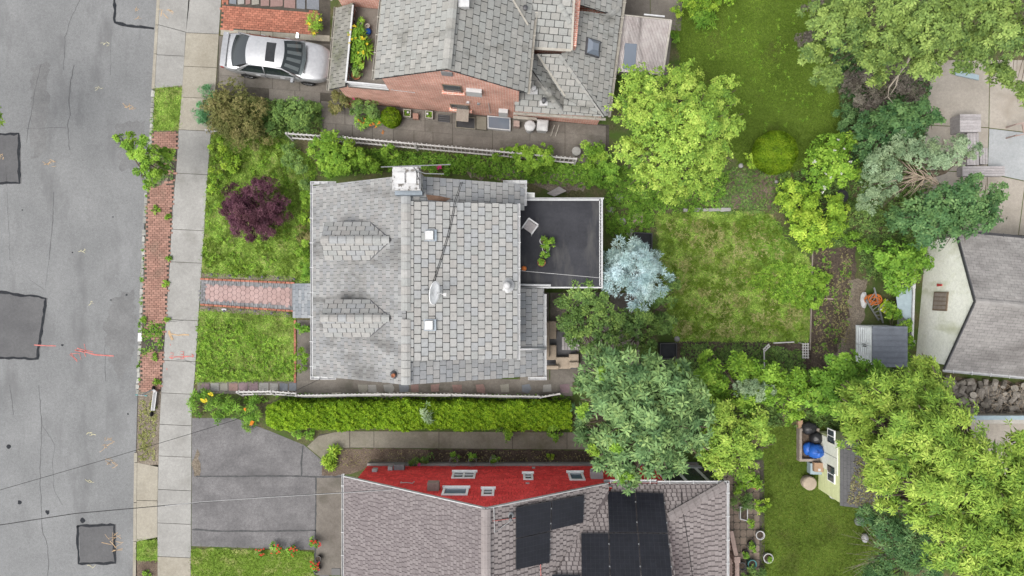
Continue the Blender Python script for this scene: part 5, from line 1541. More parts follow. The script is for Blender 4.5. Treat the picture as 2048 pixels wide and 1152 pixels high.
well = tray('window_well', 888, 237, 27, 18, .06, 'concrete_dark', 'black_plastic', 'dark window well with metal grate at the foot of the brick wall', 'window well', fillh=.4)
for k in range(4): c0 = P(877, 231 + k * 4, 0); c1 = P(899, 233 + k * 4, 0); mb = MB(); mb.bar((c0.x, c0.y, .07), (c1.x, c1.y, .07), .03, .02); mb.build('grate_bar', 'dark_metal', well)
tray('cellar_entrance', 931, 245, 40, 24, .12, 'concrete_mossy', 'black_plastic', 'dark cellar entrance with concrete rim beside the brick wall', 'cellar entrance', fillh=.3)
tray('cellar_hatch', 998, 246, 46, 26, .22, 'white_trim', 'skylight_dome', 'white-framed glazed cellar hatch under the white wall cabinet', 'hatch', fillh=.9, t=2)
gbox('concrete_step', 963, 246, 20, 26, .016, .2, 'concrete_mossy', 'pale concrete block between the two cellar openings', 'step')
for (u, v, l_, extra) in ((814, 226, 'square white planter box of grass with round white ornament, nearer the flower bed', -1), (858, 229, 'square white planter box of grass beside the dark window well', 1)):
    t_ = tray('planter_box', u, v, 15, 15, .25, 'cream_trim', 'soil', l_, 'planter', t=1.5, group='square planter boxes by the brick wall')
    c = P(u, v, .22); q = sample_poly([(c.x - .13, c.y - .13), (c.x + .13, c.y - .13), (c.x + .13, c.y + .13), (c.x - .13, c.y + .13)], 220)
    C = np.concatenate([q, np.full((len(q), 1), .19)], 1); V, r_ = rosettes(C, unit(np.concatenate([rng.normal(0, .3, (len(q), 2)), np.ones((len(q), 1))], 1)), 1, .09, .02, .1, .6, None, 'blade'); np_mesh('grass_blades', V, 4, r_, 'leaf_fresh', t_)
    mb = MB(); mb.blob((c.x + extra * -.06, c.y + .02, .30), .06, .06, .06, 10, 6); mb.build('ornament', 'white_plastic', t_, smooth=True)
gbox('brick_planter', 831, 232, 11, 11, .01, .28, 'pave_brick', 'small pinkish brick block between the two square planters', 'planter')
# bins by the wall
def bin_(name, u, v, r, h, mat, label, cat, lidmat=None, square=False):
    c = P(u, v, h); t_ = thing(name, label, cat, (c.x, c.y, .015)); rr = r / PPM * (CAMZ - h) / CAMZ
    n = 4 if square else 20; k = 1.3 if square else 1
    rot = Matrix.Rotation(R(45 - 5), 3, 'Z') if square else None
    mb = MB(); mb.lathe([(rr * .8 * k, 0), (rr * .95 * k, h * .9)], (c.x, c.y, .015), n, ax=rot); mb.build('body', mat, t_, smooth=False)
    mb = MB(); mb.lathe([(rr * k, h * .9), (rr * 1.02 * k, h * .94), (rr * .85 * k, h * .99), (rr * .3 * k, h * 1.02)], (c.x, c.y, .015), n, ax=rot); mb.build('lid', lidmat or mat, t_)
    mb = MB(); mb.bar((c.x - rr * .3, c.y, .015 + h * 1.05), (c.x + rr * .3, c.y, .015 + h * 1.05), .04, .04); mb.build('handle', lidmat or mat, t_)
    return t_
bin_('dustbin', 1060, 251, 11, .75, 'white_plastic', 'round pale dustbin with domed lid standing by the brick wall', 'dustbin')
bin_('dustbin', 1085, 250, 12, .7, 'white_plastic', 'square white lidded bin right of the round dustbin', 'dustbin', square=True)
gbox('watering_box', 1033, 247, 12, 12, .015, .4, 'wood_pink', 'small reddish box with white top beside the hatch', 'box')
bench_ = gbox('ledge', 1050, 236, 48, 6, .015, .5, 'cream_trim', 'narrow cream-edged ledge against the wall behind the dustbins', 'ledge')
for k, u in enumerate((1102, 1111)):
    mb = MB(); a_, b_ = P(u, 272, .03), P(u + 7, 250, .5); mb.tube([a_, b_], .02, 6); mb.build('pole', 'cream_trim', label=('left' if k == 0 else 'right') + ' one of two thin pale poles leaning by the square bin', cat='pole', group='poles leaning by the bins')
bin_('stone_urn', 1153, 302, 9, .5, 'concrete', 'round pale urn half hidden by the round hedge bush', 'urn')
for u, v in ((1103, 234), (1180, 239)):
    a, z = (B.ab(P(u, v, 1.6).x, P(u, v, 1.6).y)[0], 1.6); mb = MB()
    mb.lathe([(.26, 0), (.34, .03), (.26, .06)], B(a, -.02, z), 18, ax=Matrix.Rotation(R(90), 3, 'X')); mb.build('wall_wreath', 'twig_tan', K)
# corrugated awning behind the house
cw = thing('patio_canopy', 'whitish corrugated canopy roof attached to the rear of the brick house', 'canopy', P(1290, 90, 0))
f_c = lambda x, y: 2.55 - .10 * (x - 4.4)
c0, c1, c2, c3 = (onplane(u, v, f_c) for u, v in ((1243, 30), (1342, 41), (1325, 150), (1222, 142)))
n_ = 34; mb = MB(); up = Vector((0, 0, .05))
for k in range(n_):
    e_ = lambda t, q=0: (c0.lerp(c1, (k + t) / n_) + up * q, c3.lerp(c2, (k + t) / n_) + up * q)
    (a, b), (a2, b2), (a3, b3) = e_(0), e_(.5, 1), e_(1)
    mb.poly([a, b, b2, a2]); mb.poly([a2, b2, b3, a3]); mb.poly([a - up, a2 - up, b2 - up, b - up]); mb.poly([a2 - up, a3 - up, b3 - up, b2 - up])
mb.build('corrugated_sheet', 'corrugated', cw)
mb = MB(); mb.bar(c1, c2, .08, .1); mb.build('edge_gutter', 'cream_trim', cw)
mb = MB(); mb.bar(c0, c1, .05, .08); mb.build('edge_gutter', 'cream_trim', cw)
for c in (c1, c2): mb = MB(); mb.bar((c.x - .1, c.y, 0), (c.x - .1, c.y, c.z - .03), .09, .09); mb.build('post', 'cream_trim', cw)
q = [onplane(u, v, lambda x, y: f_c(x, y) + .05) for u, v in ((1250, 86), (1274, 88), (1270, 140), (1246, 138))]; mb = MB(); mb.slab(q, .02); mb.build('roof_window', 'skylight_dome', cw)
mb = MB(); mb.bar(P(1288, 29, 2.4), P(1329, 33, 2.4), .06, .05); mb.build('roller_bar', 'white_trim', cw)

# ------------------------------------------------------------------ red-shingled house at the bottom
Q = thing('house', 'red-sided house at the bottom with taupe shingle roof and solar panels', 'house', (1.0, -12, 0))
PX, PZ, LEX, LEZ, YG = -.93, 7.2, -7.02, 2.9, -7.87
ql = lambda x, y: PZ - .70 * (PX - x)
qr = lambda x, y: PZ - .67 * (x - PX)
WY, WZ = -7.98, 3.6
qn = lambda x, y: WZ + .72 * (WY - y)
qe = lambda x, y: WZ + .31 * (8.76 - x)
YS = -17.5
wallY = -8.14
mb = MB(); mb.box((-6.6, YS + .3, -.02), (5.0, wallY, 3.1))
for y in (wallY - .1, YS + .3):
    mb.hexa([(-6.6, y, 3.1), (5.0, y, 3.1), (5.0, y + .1, 3.1), (-6.6, y + .1, 3.1)], [(PX - .05, y, 7.0), (PX + .05, y, 7.0), (PX + .05, y + .1, 7.0), (PX - .05, y + .1, 7.0)])
mb.box((5.0, YS + .4, -.02), (8.5, wallY + .012, 3.3))
rw = mb.build('wall', 'shake_back', Q)
# wooden shakes, row by row, up the gable
sh = MB()
zrow = .30; e_ = .17; ri = 0
while zrow < 6.9:
    x = -6.6 + (.06 if ri % 2 else 0)
    lim = lambda xx: min(ql(xx, 0) - .12, qr(xx, 0) - .12)
    while x < 8.5:
        w_ = random.uniform(.10, .19)
        top = min(lim(x), lim(x + w_)) if x < 5 else 3.4
        if zrow < top:
            zt = min(zrow + e_ * 1.1, top); r_ = random.random(); zb = zrow + random.uniform(-.012, .012); o_ = .016 if x < 5 else .03
            y0, y1 = wallY + .004 + (.012 if x >= 5 else 0), wallY + .03 + random.uniform(0, .008) + (.012 if x >= 5 else 0)
            i = sh._a([(x, y1, zb), (x + w_ - .016, y1, zb), (x + w_ - .016, y0, zt), (x, y0, zt), (x, y0, zb), (x + w_ - .016, y0, zb)])
            sh.face([i + 1, i, i + 3, i + 2], r_); sh.face([i, i + 1, i + 5, i + 4], r_); sh.face([i, i + 4, i + 3], r_); sh.face([i + 1, i + 2, i + 5], r_)
        x += w_
    zrow += e_; ri += 1
sh.build('wall_shingles', 'shake_red', rw, kind='stuff')
mb = MB(); mb.box((-6.6, wallY, .0), (8.5, wallY + .14, .28)); mb.build('foundation', 'concrete', Q)
def pl(f, pts): return [Vector((x, y, f(x, y))) for x, y in pts]
stq = MB()
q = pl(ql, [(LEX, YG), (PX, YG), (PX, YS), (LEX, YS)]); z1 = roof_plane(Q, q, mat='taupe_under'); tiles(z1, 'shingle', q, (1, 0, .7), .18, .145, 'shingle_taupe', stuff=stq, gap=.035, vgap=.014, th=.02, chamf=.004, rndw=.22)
stq.build('shingles', 'shingle_taupe', z1, kind='stuff'); str_ = MB()
q = pl(qr, [(PX, YG), (3.9, YG), (3.9, -9.0), (3.0, -12.0), (3.0, YS), (PX, YS)]); z2 = roof_plane(Q, q, mat='taupe_under')
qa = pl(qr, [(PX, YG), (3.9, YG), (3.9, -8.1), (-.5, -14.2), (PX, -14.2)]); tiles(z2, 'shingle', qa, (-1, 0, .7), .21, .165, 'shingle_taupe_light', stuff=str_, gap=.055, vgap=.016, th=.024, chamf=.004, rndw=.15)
qb = pl(qn, [(3.75, WY), (8.76, WY), (6.17, -9.1), (6.17, -13.0), (.05, -13.0)]); mb = MB(); mb.slab(qb, .06); z3 = mb.build('roof_slope', 'taupe_under', Q)
tiles(z3, 'shingle', pl(qn, [(3.75, WY), (6.17, WY), (6.17, -13.0), (.05, -13.0)]), (0, -1, .7), .21, .165, 'shingle_taupe_light', stuff=str_, gap=.055, vgap=.016, th=.024, chamf=.004, rndw=.15)
tiles(z3, 'shingle', pl(qn, [(6.17, WY), (8.76, WY), (6.17, -9.1)]), (0, -1, .7), .21, .165, 'shingle_taupe_light', stuff=str_, gap=.055, vgap=.016, th=.024, chamf=.004, rndw=.15)
qc = pl(qe, [(8.76, WY), (8.76, YS), (6.17, YS), (6.17, -9.1)]); z4 = roof_plane(Q, qc, mat='taupe_under'); tiles(z4, 'shingle', qc, (-1, 0, .3), .21, .165, 'shingle_taupe_light', stuff=str_, gap=.055, vgap=.016, th=.024, chamf=.004, rndw=.15)
str_.build('shingles', 'shingle_taupe_light', z2, kind='stuff')
mb = MB(); mb.box((6.1, -13.0, 3.9), (6.16, -9.15, 4.4)); mb.hexa([(6.1, -13, 4.4), (6.16, -13, 4.4), (6.16, -9.15, 4.4), (6.1, -9.15, 4.4)], [(6.1, -13, qn(0, -13) - .05), (6.16, -13, qn(0, -13) - .05), (6.16, -9.15, qn(0, -9.15)), (6.1, -9.15, qn(0, -9.15))]); mb.build('dormer_cheek', 'shake_red', Q)
caps(z2, (PX, YG, PZ + .05), (PX, -14.5, PZ + .05), .34, .30, 'shingle_taupe_light')
caps(z4, (8.7, WY - .05, WZ + .06), (6.2, -9.1, 4.45), .36, .30, 'shingle_taupe_light', 'hip_cap')
gutter(Q, (LEX, YG + .08, LEZ - .02), (LEX, YS, LEZ - .02), (-1, 0, 0), step=.95)
gutter(Q, (8.76, WY + .1, WZ), (8.76, YS, WZ), (1, 0, 0), step=.9)
gutter(Q, (5.95, WY, WZ), (8.85, WY, WZ), (0, 1, 0), step=.75)
gutter(Q, (3.75, WY + .06, WZ + .04), (5.9, WY + .06, WZ + .04), (0, 1, 0), step=.5)
mb = MB(); mb.bar((LEX, YG + .015, ql(LEX, 0) - .03), (PX, YG + .015, PZ - .03), .03, .14); mb.build('rake_board', 'white_trim', Q); mb = MB(); mb.bar((PX, YG + .015, PZ - .03), (3.85, YG + .015, qr(3.85, 0) - .03), .03, .14); mb.build('rake_board', 'white_trim', Q)
def rwall(u, v):
    s = -wallY * PPM / (v - 576.0); z = CAMZ * (1 - s); return P(u, v, z)
def red_window(u0, v0, u1, v1, kind):
    a, b = rwall(u0, v0), rwall(u1, v1); y = wallY + .04
    mb = MB(); x0, x1, z0, z1 = a.x, b.x, a.z, b.z
    if z0 > z1: z0, z1 = z1, z0
    f_ = .09
    yo = y + .05
    mb.box((x0, y, z0), (x1, yo, z0 + f_)); mb.box((x0, y, z1 - f_), (x1, yo, z1)); mb.box((x0, y, z0 + f_), (x0 + f_, yo, z1 - f_)); mb.box((x1 - f_, y, z0 + f_), (x1, yo, z1 - f_))
    w_ = mb.build('window', 'white_frame', Q)
    n = 2 if kind == 2 else 1
    for k in range(n):
        xa = x0 + f_ + (x1 - x0 - 2 * f_) * k / n; xb = x0 + f_ + (x1 - x0 - 2 * f_) * (k + 1) / n
        mb = MB(); mb.box((xa + .02, y + .005, z0 + f_), (xb - .02, y + .02, z1 - f_)); mb.build('pane', 'pane_blue' if kind == 1 else 'pane', w_)
        if kind != 1: mb = MB(); mb.box((xa, y + .022, (z0 + z1) / 2 - .02), (xb, y + .045, (z0 + z1) / 2 + .02)); mb.build('meeting_rail', 'white_frame', w_)
    if n == 2: mb = MB(); xm = (x0 + x1) / 2; mb.box((xm - .04, y + .001, z0 + f_), (xm + .04, y + .049, z1 - f_)); mb.build('mullion', 'white_frame', w_)
    mb = MB(); mb.box((x0 - .05, y, z0 - .05), (x1 + .05, y + .11, z0 - .002)); mb.build('window_sill', 'white_frame', w_)
red_window(906, 947, 950, 959, 2); red_window(887, 979, 935, 993, 1); red_window(964, 981, 988, 994, 3); red_window(1046, 950, 1067, 962, 3); red_window(1135, 948, 1171, 963, 1)
def red_box(u, v, w_, h_, d, mat, name):
    c = rwall(u, v); mb = MB(); mb.box((c.x - w_ / 2, wallY + .035, c.z - h_ / 2), (c.x + w_ / 2, wallY + .035 + d, c.z + h_ / 2)); return mb.build(name, mat, Q)
red_box(867, 981, .46, .40, .32, 'wood_pink', 'air_conditioner'); red_box(1193, 957, .52, .42, .30, 'white_plastic', 'air_conditioner')
red_box(750, 944, .22, .3, .12, 'white_plastic', 'meter_box'); red_box(781, 941, .2, .25, .16, 'white_plastic', 'meter_box'); red_box(799, 940, .46, .34, .24, 'grey_plastic', 'fuse_box')
red_box(1055, 969, .16, .08, .04, 'white_plastic', 'wall_vent'); red_box(1067, 938, .14, .1, .06, 'white_plastic', 'wall_vent'); red_box(1184, 941, .12, .1, .06, 'white_plastic', 'wall_vent')
c = rwall(814, 972); mb = MB(); mb.tube([Vector((c.x - .28, wallY + .1, c.z - .3)), Vector((c.x - .26, wallY + .14, c.z + .05)), Vector((c.x, wallY + .2, c.z + .2)), Vector((c.x + .24, wallY + .14, c.z + .1)), Vector((c.x + .26, wallY + .1, c.z - .3))], .018, 6); mb.build('service_conduit', 'white_trim', Q)
# glazed sunroom wall below the rear eave
for (u0, u1, m_) in ((1312, 1352, 'screen_mesh'), (1352, 1394, 'pane'), (1394, 1428, 'pane')):
    a, b = rwall(u0, 944), rwall(u1, 944); mb = MB(); mb.box((a.x, wallY + .06, .9), (b.x, wallY + .10, 3.1)); w_ = mb.build('window', 'white_frame', Q)
    mb = MB(); mb.box((a.x + .08, wallY + .102, 1.0), (b.x - .08, wallY + .115, 3.0)); mb.build('pane', m_, w_)
mb = MB(); mb.box((6.3, wallY + .045, .6), (8.5, wallY + .14, .9)); mb.build('window_sill', 'white_trim', Q)
c = onplane(1021, 1030, qr); mb = MB(); mb.lathe([(.13, -.05), (.12, .06), (.07, .1)], c, 12); pf = mb.build('vent_flange', 'galvanised', Q); mb = MB(); mb.tube([c, c + Vector((0, 0, .55))], .06, 10); mb.build('vent_pipe', 'dark_metal', pf)
mb = MB(); mb.tube([Vector((PX - .1, YG + .03, PZ - .1)), Vector((PX + .28, YG + .03, PZ - .1)), Vector((PX + .3, YG - .9, qr(PX + .3, 0) + .03)), onplane(1022, 1041, lift(qr, .03))], .016, 5); mb.build('conduit', 'cable_white', Q)
mb = MB(); mb.tube([onplane(985, 1042, lift(qr, .05)), onplane(1032, 1036, lift(qr, .05))], .014, 5); mb.build('conduit', 'paint_red', Q)
mb = MB(); mb.tube([onplane(1081, 1125, lift(qr, .04)), onplane(1082, 1155, lift(qr, .04))], .014, 5); mb.build('conduit', 'paint_red', Q)
mb = MB(); mb.tube([onplane(1362, 985, lift(qn, .03)), onplane(1365, 1018, lift(qn, .03)), onplane(1377, 1090, lift(qe, .03)), onplane(1386, 1160, lift(qe, .03))], .012, 5); mb.build('cable', 'cable_black', Q)
# solar panels
def panel(f, uvs, label):
    q = [onplane(u, v, lift(f, .14)) for u, v in uvs]
    if normal_of(q).z < 0: q.reverse()
    c = sum(q, Vector()) / 4; n = normal_of(q)
    t_ = thing('solar_panel', label, 'solar panel', c - n * .10, 'solar panels on the taupe roof')
    ins = [p + (c - p) * .012 for p in q]
    mb = MB(); mb.slab(ins, .035); mb.build('frame', 'solar_frame', t_)
    i2 = [p + (c - p) * .03 + n * .003 for p in q]
    ex, ey = (i2[1] - i2[0]), (i2[3] - i2[0]); nx, ny = (6, 10) if ex.length < ey.length else (10, 6)
    mb = MB()
    for a in range(nx):
        for b in range(ny):
            def pt(s, t): return (i2[0].lerp(i2[1], s)).lerp(i2[3].lerp(i2[2], s), t)
            g = .008
            mb.poly([pt((a + g) / nx, (b + g) / ny), pt((a + 1 - g * 4) / nx, (b + g) / ny), pt((a + 1 - g * 4) / nx, (b + 1 - g * 4) / ny), pt((a + g) / nx, (b + 1 - g * 4) / ny)], random.random())
    mb.build('cells', 'solar_cell', t_)
    for s in (.25, .75):
        a_ = q[0].lerp(q[1], s) - n * .06; b_ = q[3].lerp(q[2], s) - n * .06
        mb = MB(); mb.bar(a_, b_, .04, .04, up=n); mb.build('mounting_rail', 'galvanised', t_)
    for p in (q[1].lerp(q[2], .25), q[1].lerp(q[2], .75)):
        mb = MB(); mb.bar(p - n * .02, p + n * .006, .05, .05); mb.build('clamp', 'galvanised', t_)
panel(qr, [(1032, 1015), (1103, 1002), (1101, 1062), (1032, 1077)], 'upper left solar panel of the trio beside the roof ridge')
panel(qr, [(1104, 1002), (1169, 990), (1167, 1045), (1102, 1061)], 'right-hand solar panel of the trio, nearest the red wall')
panel(qr, [(1032, 1078), (1101, 1063), (1100, 1125), (1032, 1140)], 'lower solar panel of the trio beside the roof ridge')
panel(qn, [(1215, 983), (1270, 984), (1275, 1065), (1218, 1065)], 'upper left solar panel of the large rear array')
panel(qn, [(1271, 984), (1327, 986), (1336, 1066), (1276, 1065)], 'upper right solar panel of the large rear array')
panel(qn, [(1162, 1066), (1217, 1066), (1220, 1156), (1163, 1156)], 'lower left solar panel of the large rear array')
panel(qn, [(1218, 1066), (1276, 1066), (1282, 1156), (1221, 1156)], 'lower middle solar panel of the large rear array')
panel(qn, [(1277, 1066), (1336, 1067), (1345, 1156), (1283, 1156)], 'lower right solar panel of the large rear array')
panel(qn, [(1104, 1148), (1161, 1149), (1161, 1230), (1100, 1230)], 'solar panel just showing at the bottom edge of the photo')
# deck railing right of the red house
dk = thing('deck_railing', 'pinkish wooden deck railing with posts beside the red house', 'railing', P(1470, 1110, 0))
for (a, b) in (((1462, 1062), (1474, 1120)), ((1474, 1118), (1474, 1200))):
    p, q = P(*a, 1.0), P(*b, 1.0); mb = MB(); mb.bar(p, q, .18, .06); mb.build('top_rail', 'wood_pink', dk)
    n = max(3, int((q - p).length / .16))
    for k in range(n): c = p.lerp(q, k / n); mb = MB(); mb.bar((c.x, c.y, .0), (c.x, c.y, .96), .05, .05); mb.build('baluster', 'wood_pink', dk)
c = P(1474, 1119, 1.05); mb = MB(); mb.box((c.x - .13, c.y - .13, 0), (c.x + .13, c.y + .13, 1.1)); mb.build('post', 'wood_pink', dk)
mb = MB(); mb.box((8.55, -13.5, .0), (P(1466, 1100, .4).x, -11.2, .4)); mb.build('deck_step', 'wood_pink', dk)
# ------------------------------------------------------------------ silver car on the concrete drive
def car():
    c = P(566, 126, 0); ang = math.atan(-.125)
    T = Matrix.Translation((c.x, c.y, .014)) @ Matrix.Rotation(ang, 4, 'Z')
    t = thing('parked_car', 'silver four-door saloon car with rear spoiler parked on the concrete drive', 'car', (c.x, c.y, .014))
    X = [-2.42, -2.36, -2.2, -1.8, -1.2, -.4, .4, 1.1, 1.6, 2.0, 2.22, 2.34, 2.38]
    HW = [.62, .74, .83, .88, .90, .905, .905, .90, .885, .83, .72, .56, .42]
    ZS = [.80, .90, .95, .965, .95, .93, .92, .915, .87, .79, .71, .64, .58]
    ZL = [.42, .34, .28, .24, .22, .20, .20, .20, .22, .24, .28, .34, .40]
    mb = MB(T); rings = []
    for x, h, zs, zl in zip(X, HW, ZS, ZL):
        half = [(h * .86, zl), (h * .97, zl + .10), (h, (zl + zs) / 2 - .02), (h * .985, zs - .12), (h * .93, zs - .03), (h * .80, zs + .015), (h * .4, zs + .045)]
        pts = [(x, -y, z) for y, z in half] + [(x, 0, zs + .055)] + [(x, y, z) for y, z in reversed(half)]
        rings.append(mb._a(pts)); n = len(pts)
    for a, b in zip(rings[:-1], rings[1:]):
        for k in range(n - 1): mb.face([a + k, b + k, b + k + 1, a + k + 1])
        mb.face([a + n - 1, b + n - 1, b, a])
    mb.face([rings[0] + k for k in range(n)]); mb.face([rings[-1] + k for k in reversed(range(n))])
    body = mb.build('body', 'car_paint', t, smooth=True)
    sub = body.modifiers.new('subdivision', 'SUBSURF'); sub.levels = 2; sub.render_levels = 2
    # greenhouse: roof skin on pillars
    rx0, rx1, wx, bx = -1.10, .42, 1.20, -1.86
    zr, zb = 1.42, .96
    def arch(x, hw, z, crown=.05, n=9): return [Vector((x + .10 * (1 - (2 * k / (n - 1) - 1) ** 2) * (1 if x > -.3 else -1), -hw + 2 * hw * k / (n - 1), z + crown * (1 - (2 * k / (n - 1) - 1) ** 2))) for k in range(n)]
    def loft(rows, mat, name, parent=t):
        mb = MB(T); ids = [mb._a(r_) for r_ in rows]; m_ = len(rows[0])
        for a, b in zip(ids[:-1], ids[1:]):
            for k in range(m_ - 1): mb.face([a + k, b + k, b + k + 1, a + k + 1])
        return mb.build(name, mat, parent, smooth=True)
    def flatarch(x, hw, z, crown=.05, bow=0.0, n=9): return [Vector((x + bow * (1 - (2 * k / (n - 1) - 1) ** 2), -hw + 2 * hw * k / (n - 1), z + crown * (1 - (2 * k / (n - 1) - 1) ** 2))) for k in range(n)]
    roof = loft([flatarch(rx0, .60, zr - .05, .05, -.08), flatarch(-.7, .63, zr, .05), flatarch(-.2, .635, zr + .005, .05), flatarch(.15, .625, zr - .01, .05), flatarch(rx1, .60, zr - .06, .05, .10)], 'car_paint', 'roof')
    loft([flatarch(rx1, .60, zr - .06, .05, .10), flatarch((rx1 + wx) / 2, .68, (zr + zb) / 2 + .02, .055, .14), flatarch(wx, .76, zb - .03, .06, .16)], 'car_glass', 'windscreen')
    sh_ = [flatarch(rx1 + .1, .57, zr - .15, .04, .10), flatarch(wx - .14, .70, zb + .02, .05, .14)]
    for k in range(4):  # white bands under the windscreen imitate striped reflections
        s0, s1 = .06 + k * .25, .18 + k * .25
        row = lambda r_, s: r_[0].lerp(r_[-1], s) + Vector((.10 * (1 - (2 * s - 1) ** 2), 0, .04))
        mb = MB(T); mb.poly([row(sh_[0], s0), row(sh_[1], s0 + .02), row(sh_[1], s1 + .02), row(sh_[0], s1)]); mb.build('reflection_stripe', 'white_plastic', t)
    loft([flatarch(bx, .72, zb + .02, .05, -.10), flatarch((rx0 + bx) / 2, .67, (zr + zb) / 2 + .04, .05, -.10), flatarch(rx0, .60, zr - .05, .05, -.08)], 'car_side_glass', 'rear_window')
    mb = MB(T); mb.prism([(-1.72, -.70), (1.08, -.72), (1.16, 0), (1.08, .72), (-1.72, .70), (-1.82, 0)], 1.0, 1.02); mb.build('interior', 'black_plastic', t)
    for s in (-1, 1):
        def side(x, f): return Vector((x, s * (.62 + (.86 - .62) * (1 - f)), zb - .04 + (zr - .02 - zb) * f))
        for (x0, x1, x2, x3, nm) in ((-1.55, -.42, -.42, -1.02, 'side_window'), (-.36, .98, .30, -.36, 'side_window')):
            mb = MB(T); q = [side(x0, .06), side(x1, .06), side(x2, .88), side(x3, .88)]; mb.poly(q if s < 0 else q[::-1]); mb.build(nm, 'car_side_glass', t)
        mb = MB(T)
        mb.tube([side(1.22, 0), side(.45, .93), side(-.2, 1.0), side(-1.0, .97), side(-1.8, .02)], .035, 6); mb.tube([side(-.39, 0), side(-.39, .97)], .03, 6)
        mb.poly([side(-1.52, .0), side(-1.02, .92), side(-1.08, .99), side(-1.85, .03)]); mb.build('pillar', 'car_paint', t, smooth=True)
        mb = MB(T); mb.hexa([(.80, s * .90, .93), (.96, s * .90, .93), (.96, s * 1.10, .95), (.82, s * 1.12, .95)], [(.80, s * .90, 1.02), (.93, s * .90, 1.02), (.93, s * 1.10, 1.08), (.82, s * 1.12, 1.08)]); mb.build('mirror', 'car_paint', t)
        for x in (-.75, .35): mb = MB(T); mb.box((x - .1, s * .90 - .01, .74), (x + .1, s * .90 + .035, .77)); mb.build('door_handle', 'rim', t)
        for x in (-.40, .72, -1.30):
            mb = MB(T); mb.bar((x, s * .907, .3), (x - .04, s * .90, .86), .012, .012); mb.build('door_seam', 'rubber', t)
        mb = MB(T); mb.hexa([(2.02, s * .50, .60), (2.27, s * .46, .56), (2.12, s * .72, .58), (1.95, s * .80, .60)], [(1.98, s * .52, .755), (2.18, s * .48, .70), (2.06, s * .72, .705), (1.90, s * .79, .755)]); mb.build('headlight', 'lamp_clear', t)
        mb = MB(T); mb.box((-2.43, s * .42, .72), (-2.30, s * .76, .86)); mb.build('tail_light', 'lamp_red', t)
        for x in (-1.36, 1.36):
            ax = Matrix.Rotation(R(90), 3, 'X')
            w0 = T.to_3x3() @ ax
            cc = T @ Vector((x, s * .80, .325))
            mb = MB(); mb.lathe([(.20, -.11), (.30, -.11), (.325, -.08), (.325, .08), (.30, .11), (.20, .11)], cc, 22, ax=w0); wh = mb.build('wheel', 'rubber', t, smooth=False)
            mb = MB(); mb.lathe([(.20, -.105), (.21, .105), (.05, .10), (.03, .12)] if s < 0 else [(.21, -.105), (.05, -.10), (.03, -.12)], cc, 18, ax=w0); mb.build('rim', 'rim', wh)
            for k in range(5):
                a_ = k * 2 * math.pi / 5; d_ = T.to_3x3() @ Vector((math.cos(a_), 0, math.sin(a_))); o_ = T.to_3x3() @ Vector((0, s * .113, 0))
                mb = MB(); mb.bar(cc + o_ + d_ * .03, cc + o_ + d_ * .2, .05, .02); mb.build('spoke', 'rim', wh)
    mb = MB(T); mb.hexa([(-.28, -.42, zr + .03), (.14, -.42, zr + .02), (.14, .42, zr + .02), (-.28, .42, zr + .03)], [(-.27, -.41, zr + .060), (.13, -.41, zr + .050), (.13, .41, zr + .050), (-.27, .41, zr + .060)]); mb.build('sunroof', 'screen_mesh', t)
    mb = MB(T); rows = [[Vector((-2.16, y, 1.06 - .04 * (y / .8) ** 2)) for y in np.linspace(-.78, .78, 9)], [Vector((-2.38, y, 1.12 - .05 * (y / .8) ** 2)) for y in np.linspace(-.76, .76, 9)]]
    for k in range(8): mb.hexa([rows[1][k] - Vector((0, 0, .05)), rows[0][k] - Vector((0, 0, .03)), rows[0][k + 1] - Vector((0, 0, .03)), rows[1][k + 1] - Vector((0, 0, .05))][::-1], [rows[1][k], rows[0][k], rows[0][k + 1], rows[1][k + 1]][::-1])
    for s in (-.7, .7): mb.box((-2.36, s - .03, .95), (-2.18, s + .03, 1.05))
    mb.build('spoiler', 'car_paint', t)
    mb = MB(T); mb.tube([(1.33, -.62, 1.0), (1.40, 0, 1.02), (1.33, .62, 1.0)], .02, 6); mb.build('wiper', 'rubber', t)
    mb = MB(T); mb.tube([(2.06, -.55, .40), (2.36, -.3, .44), (2.40, 0, .45), (2.36, .3, .44), (2.06, .55, .40)], .03, 6); mb.build('grille', 'rubber', t)
    mb = MB(T); mb.box((-2.45, -.26, .55), (-2.42, .26, .68)); mb.build('number_plate', 'white_plastic', t)
car()

# ------------------------------------------------------------------ fences
def picket_fence(label, pts, h, step, lean=0.0, rail=.04, pw=.055, n_rail=2, group=None):
    P3 = [P(u, v, h) for u, v in pts]
    t = thing('picket_fence', label, 'fence', (P3[0].x, P3[0].y, 0), group)
    for a, b in zip(P3[:-1], P3[1:]):
        d = (b - a).normalized(); nrm = Vector((-d.y, d.x, 0))
        a0, b0 = Vector((a.x, a.y, 0)), Vector((b.x, b.y, 0))
        for k in range(n_rail):
            z = h * (.95 - .62 * k); o_ = nrm * (lean * z / h)
            mb = MB(); mb.bar(a0 + o_ + Vector((0, 0, z)), b0 + o_ + Vector((0, 0, z)), .06, .04); mb.build('rail', 'fence_white', t)
        n = max(1, int((b0 - a0).length / step))
        share = None
        for k in range(n):
            p = a0.lerp(b0, (k + .5) / n); p = p + nrm * .045
            if share is None:
                mb = MB(); mb.bar(Vector((0, 0, .03)), nrm * lean + Vector((0, 0, h)), .025, pw, up=d); o = mb.build('picket', 'fence_white', origin=(0, 0, 0)); share = o.data
            else:
                o = bpy.data.objects.new('picket', share); COL.objects.link(o)
            o.parent = t; o.location = p - ORG[t.name]; o.rotation_euler = (random.uniform(-.02, .02), random.uniform(-.02, .02), 0)
        for p in (a0, b0): mb = MB(); mb.bar(p + Vector((0, 0, -.05)), p + nrm * lean + Vector((0, 0, h * 1.03)), .08, .08); mb.build('post', 'fence_white', t)
    return t
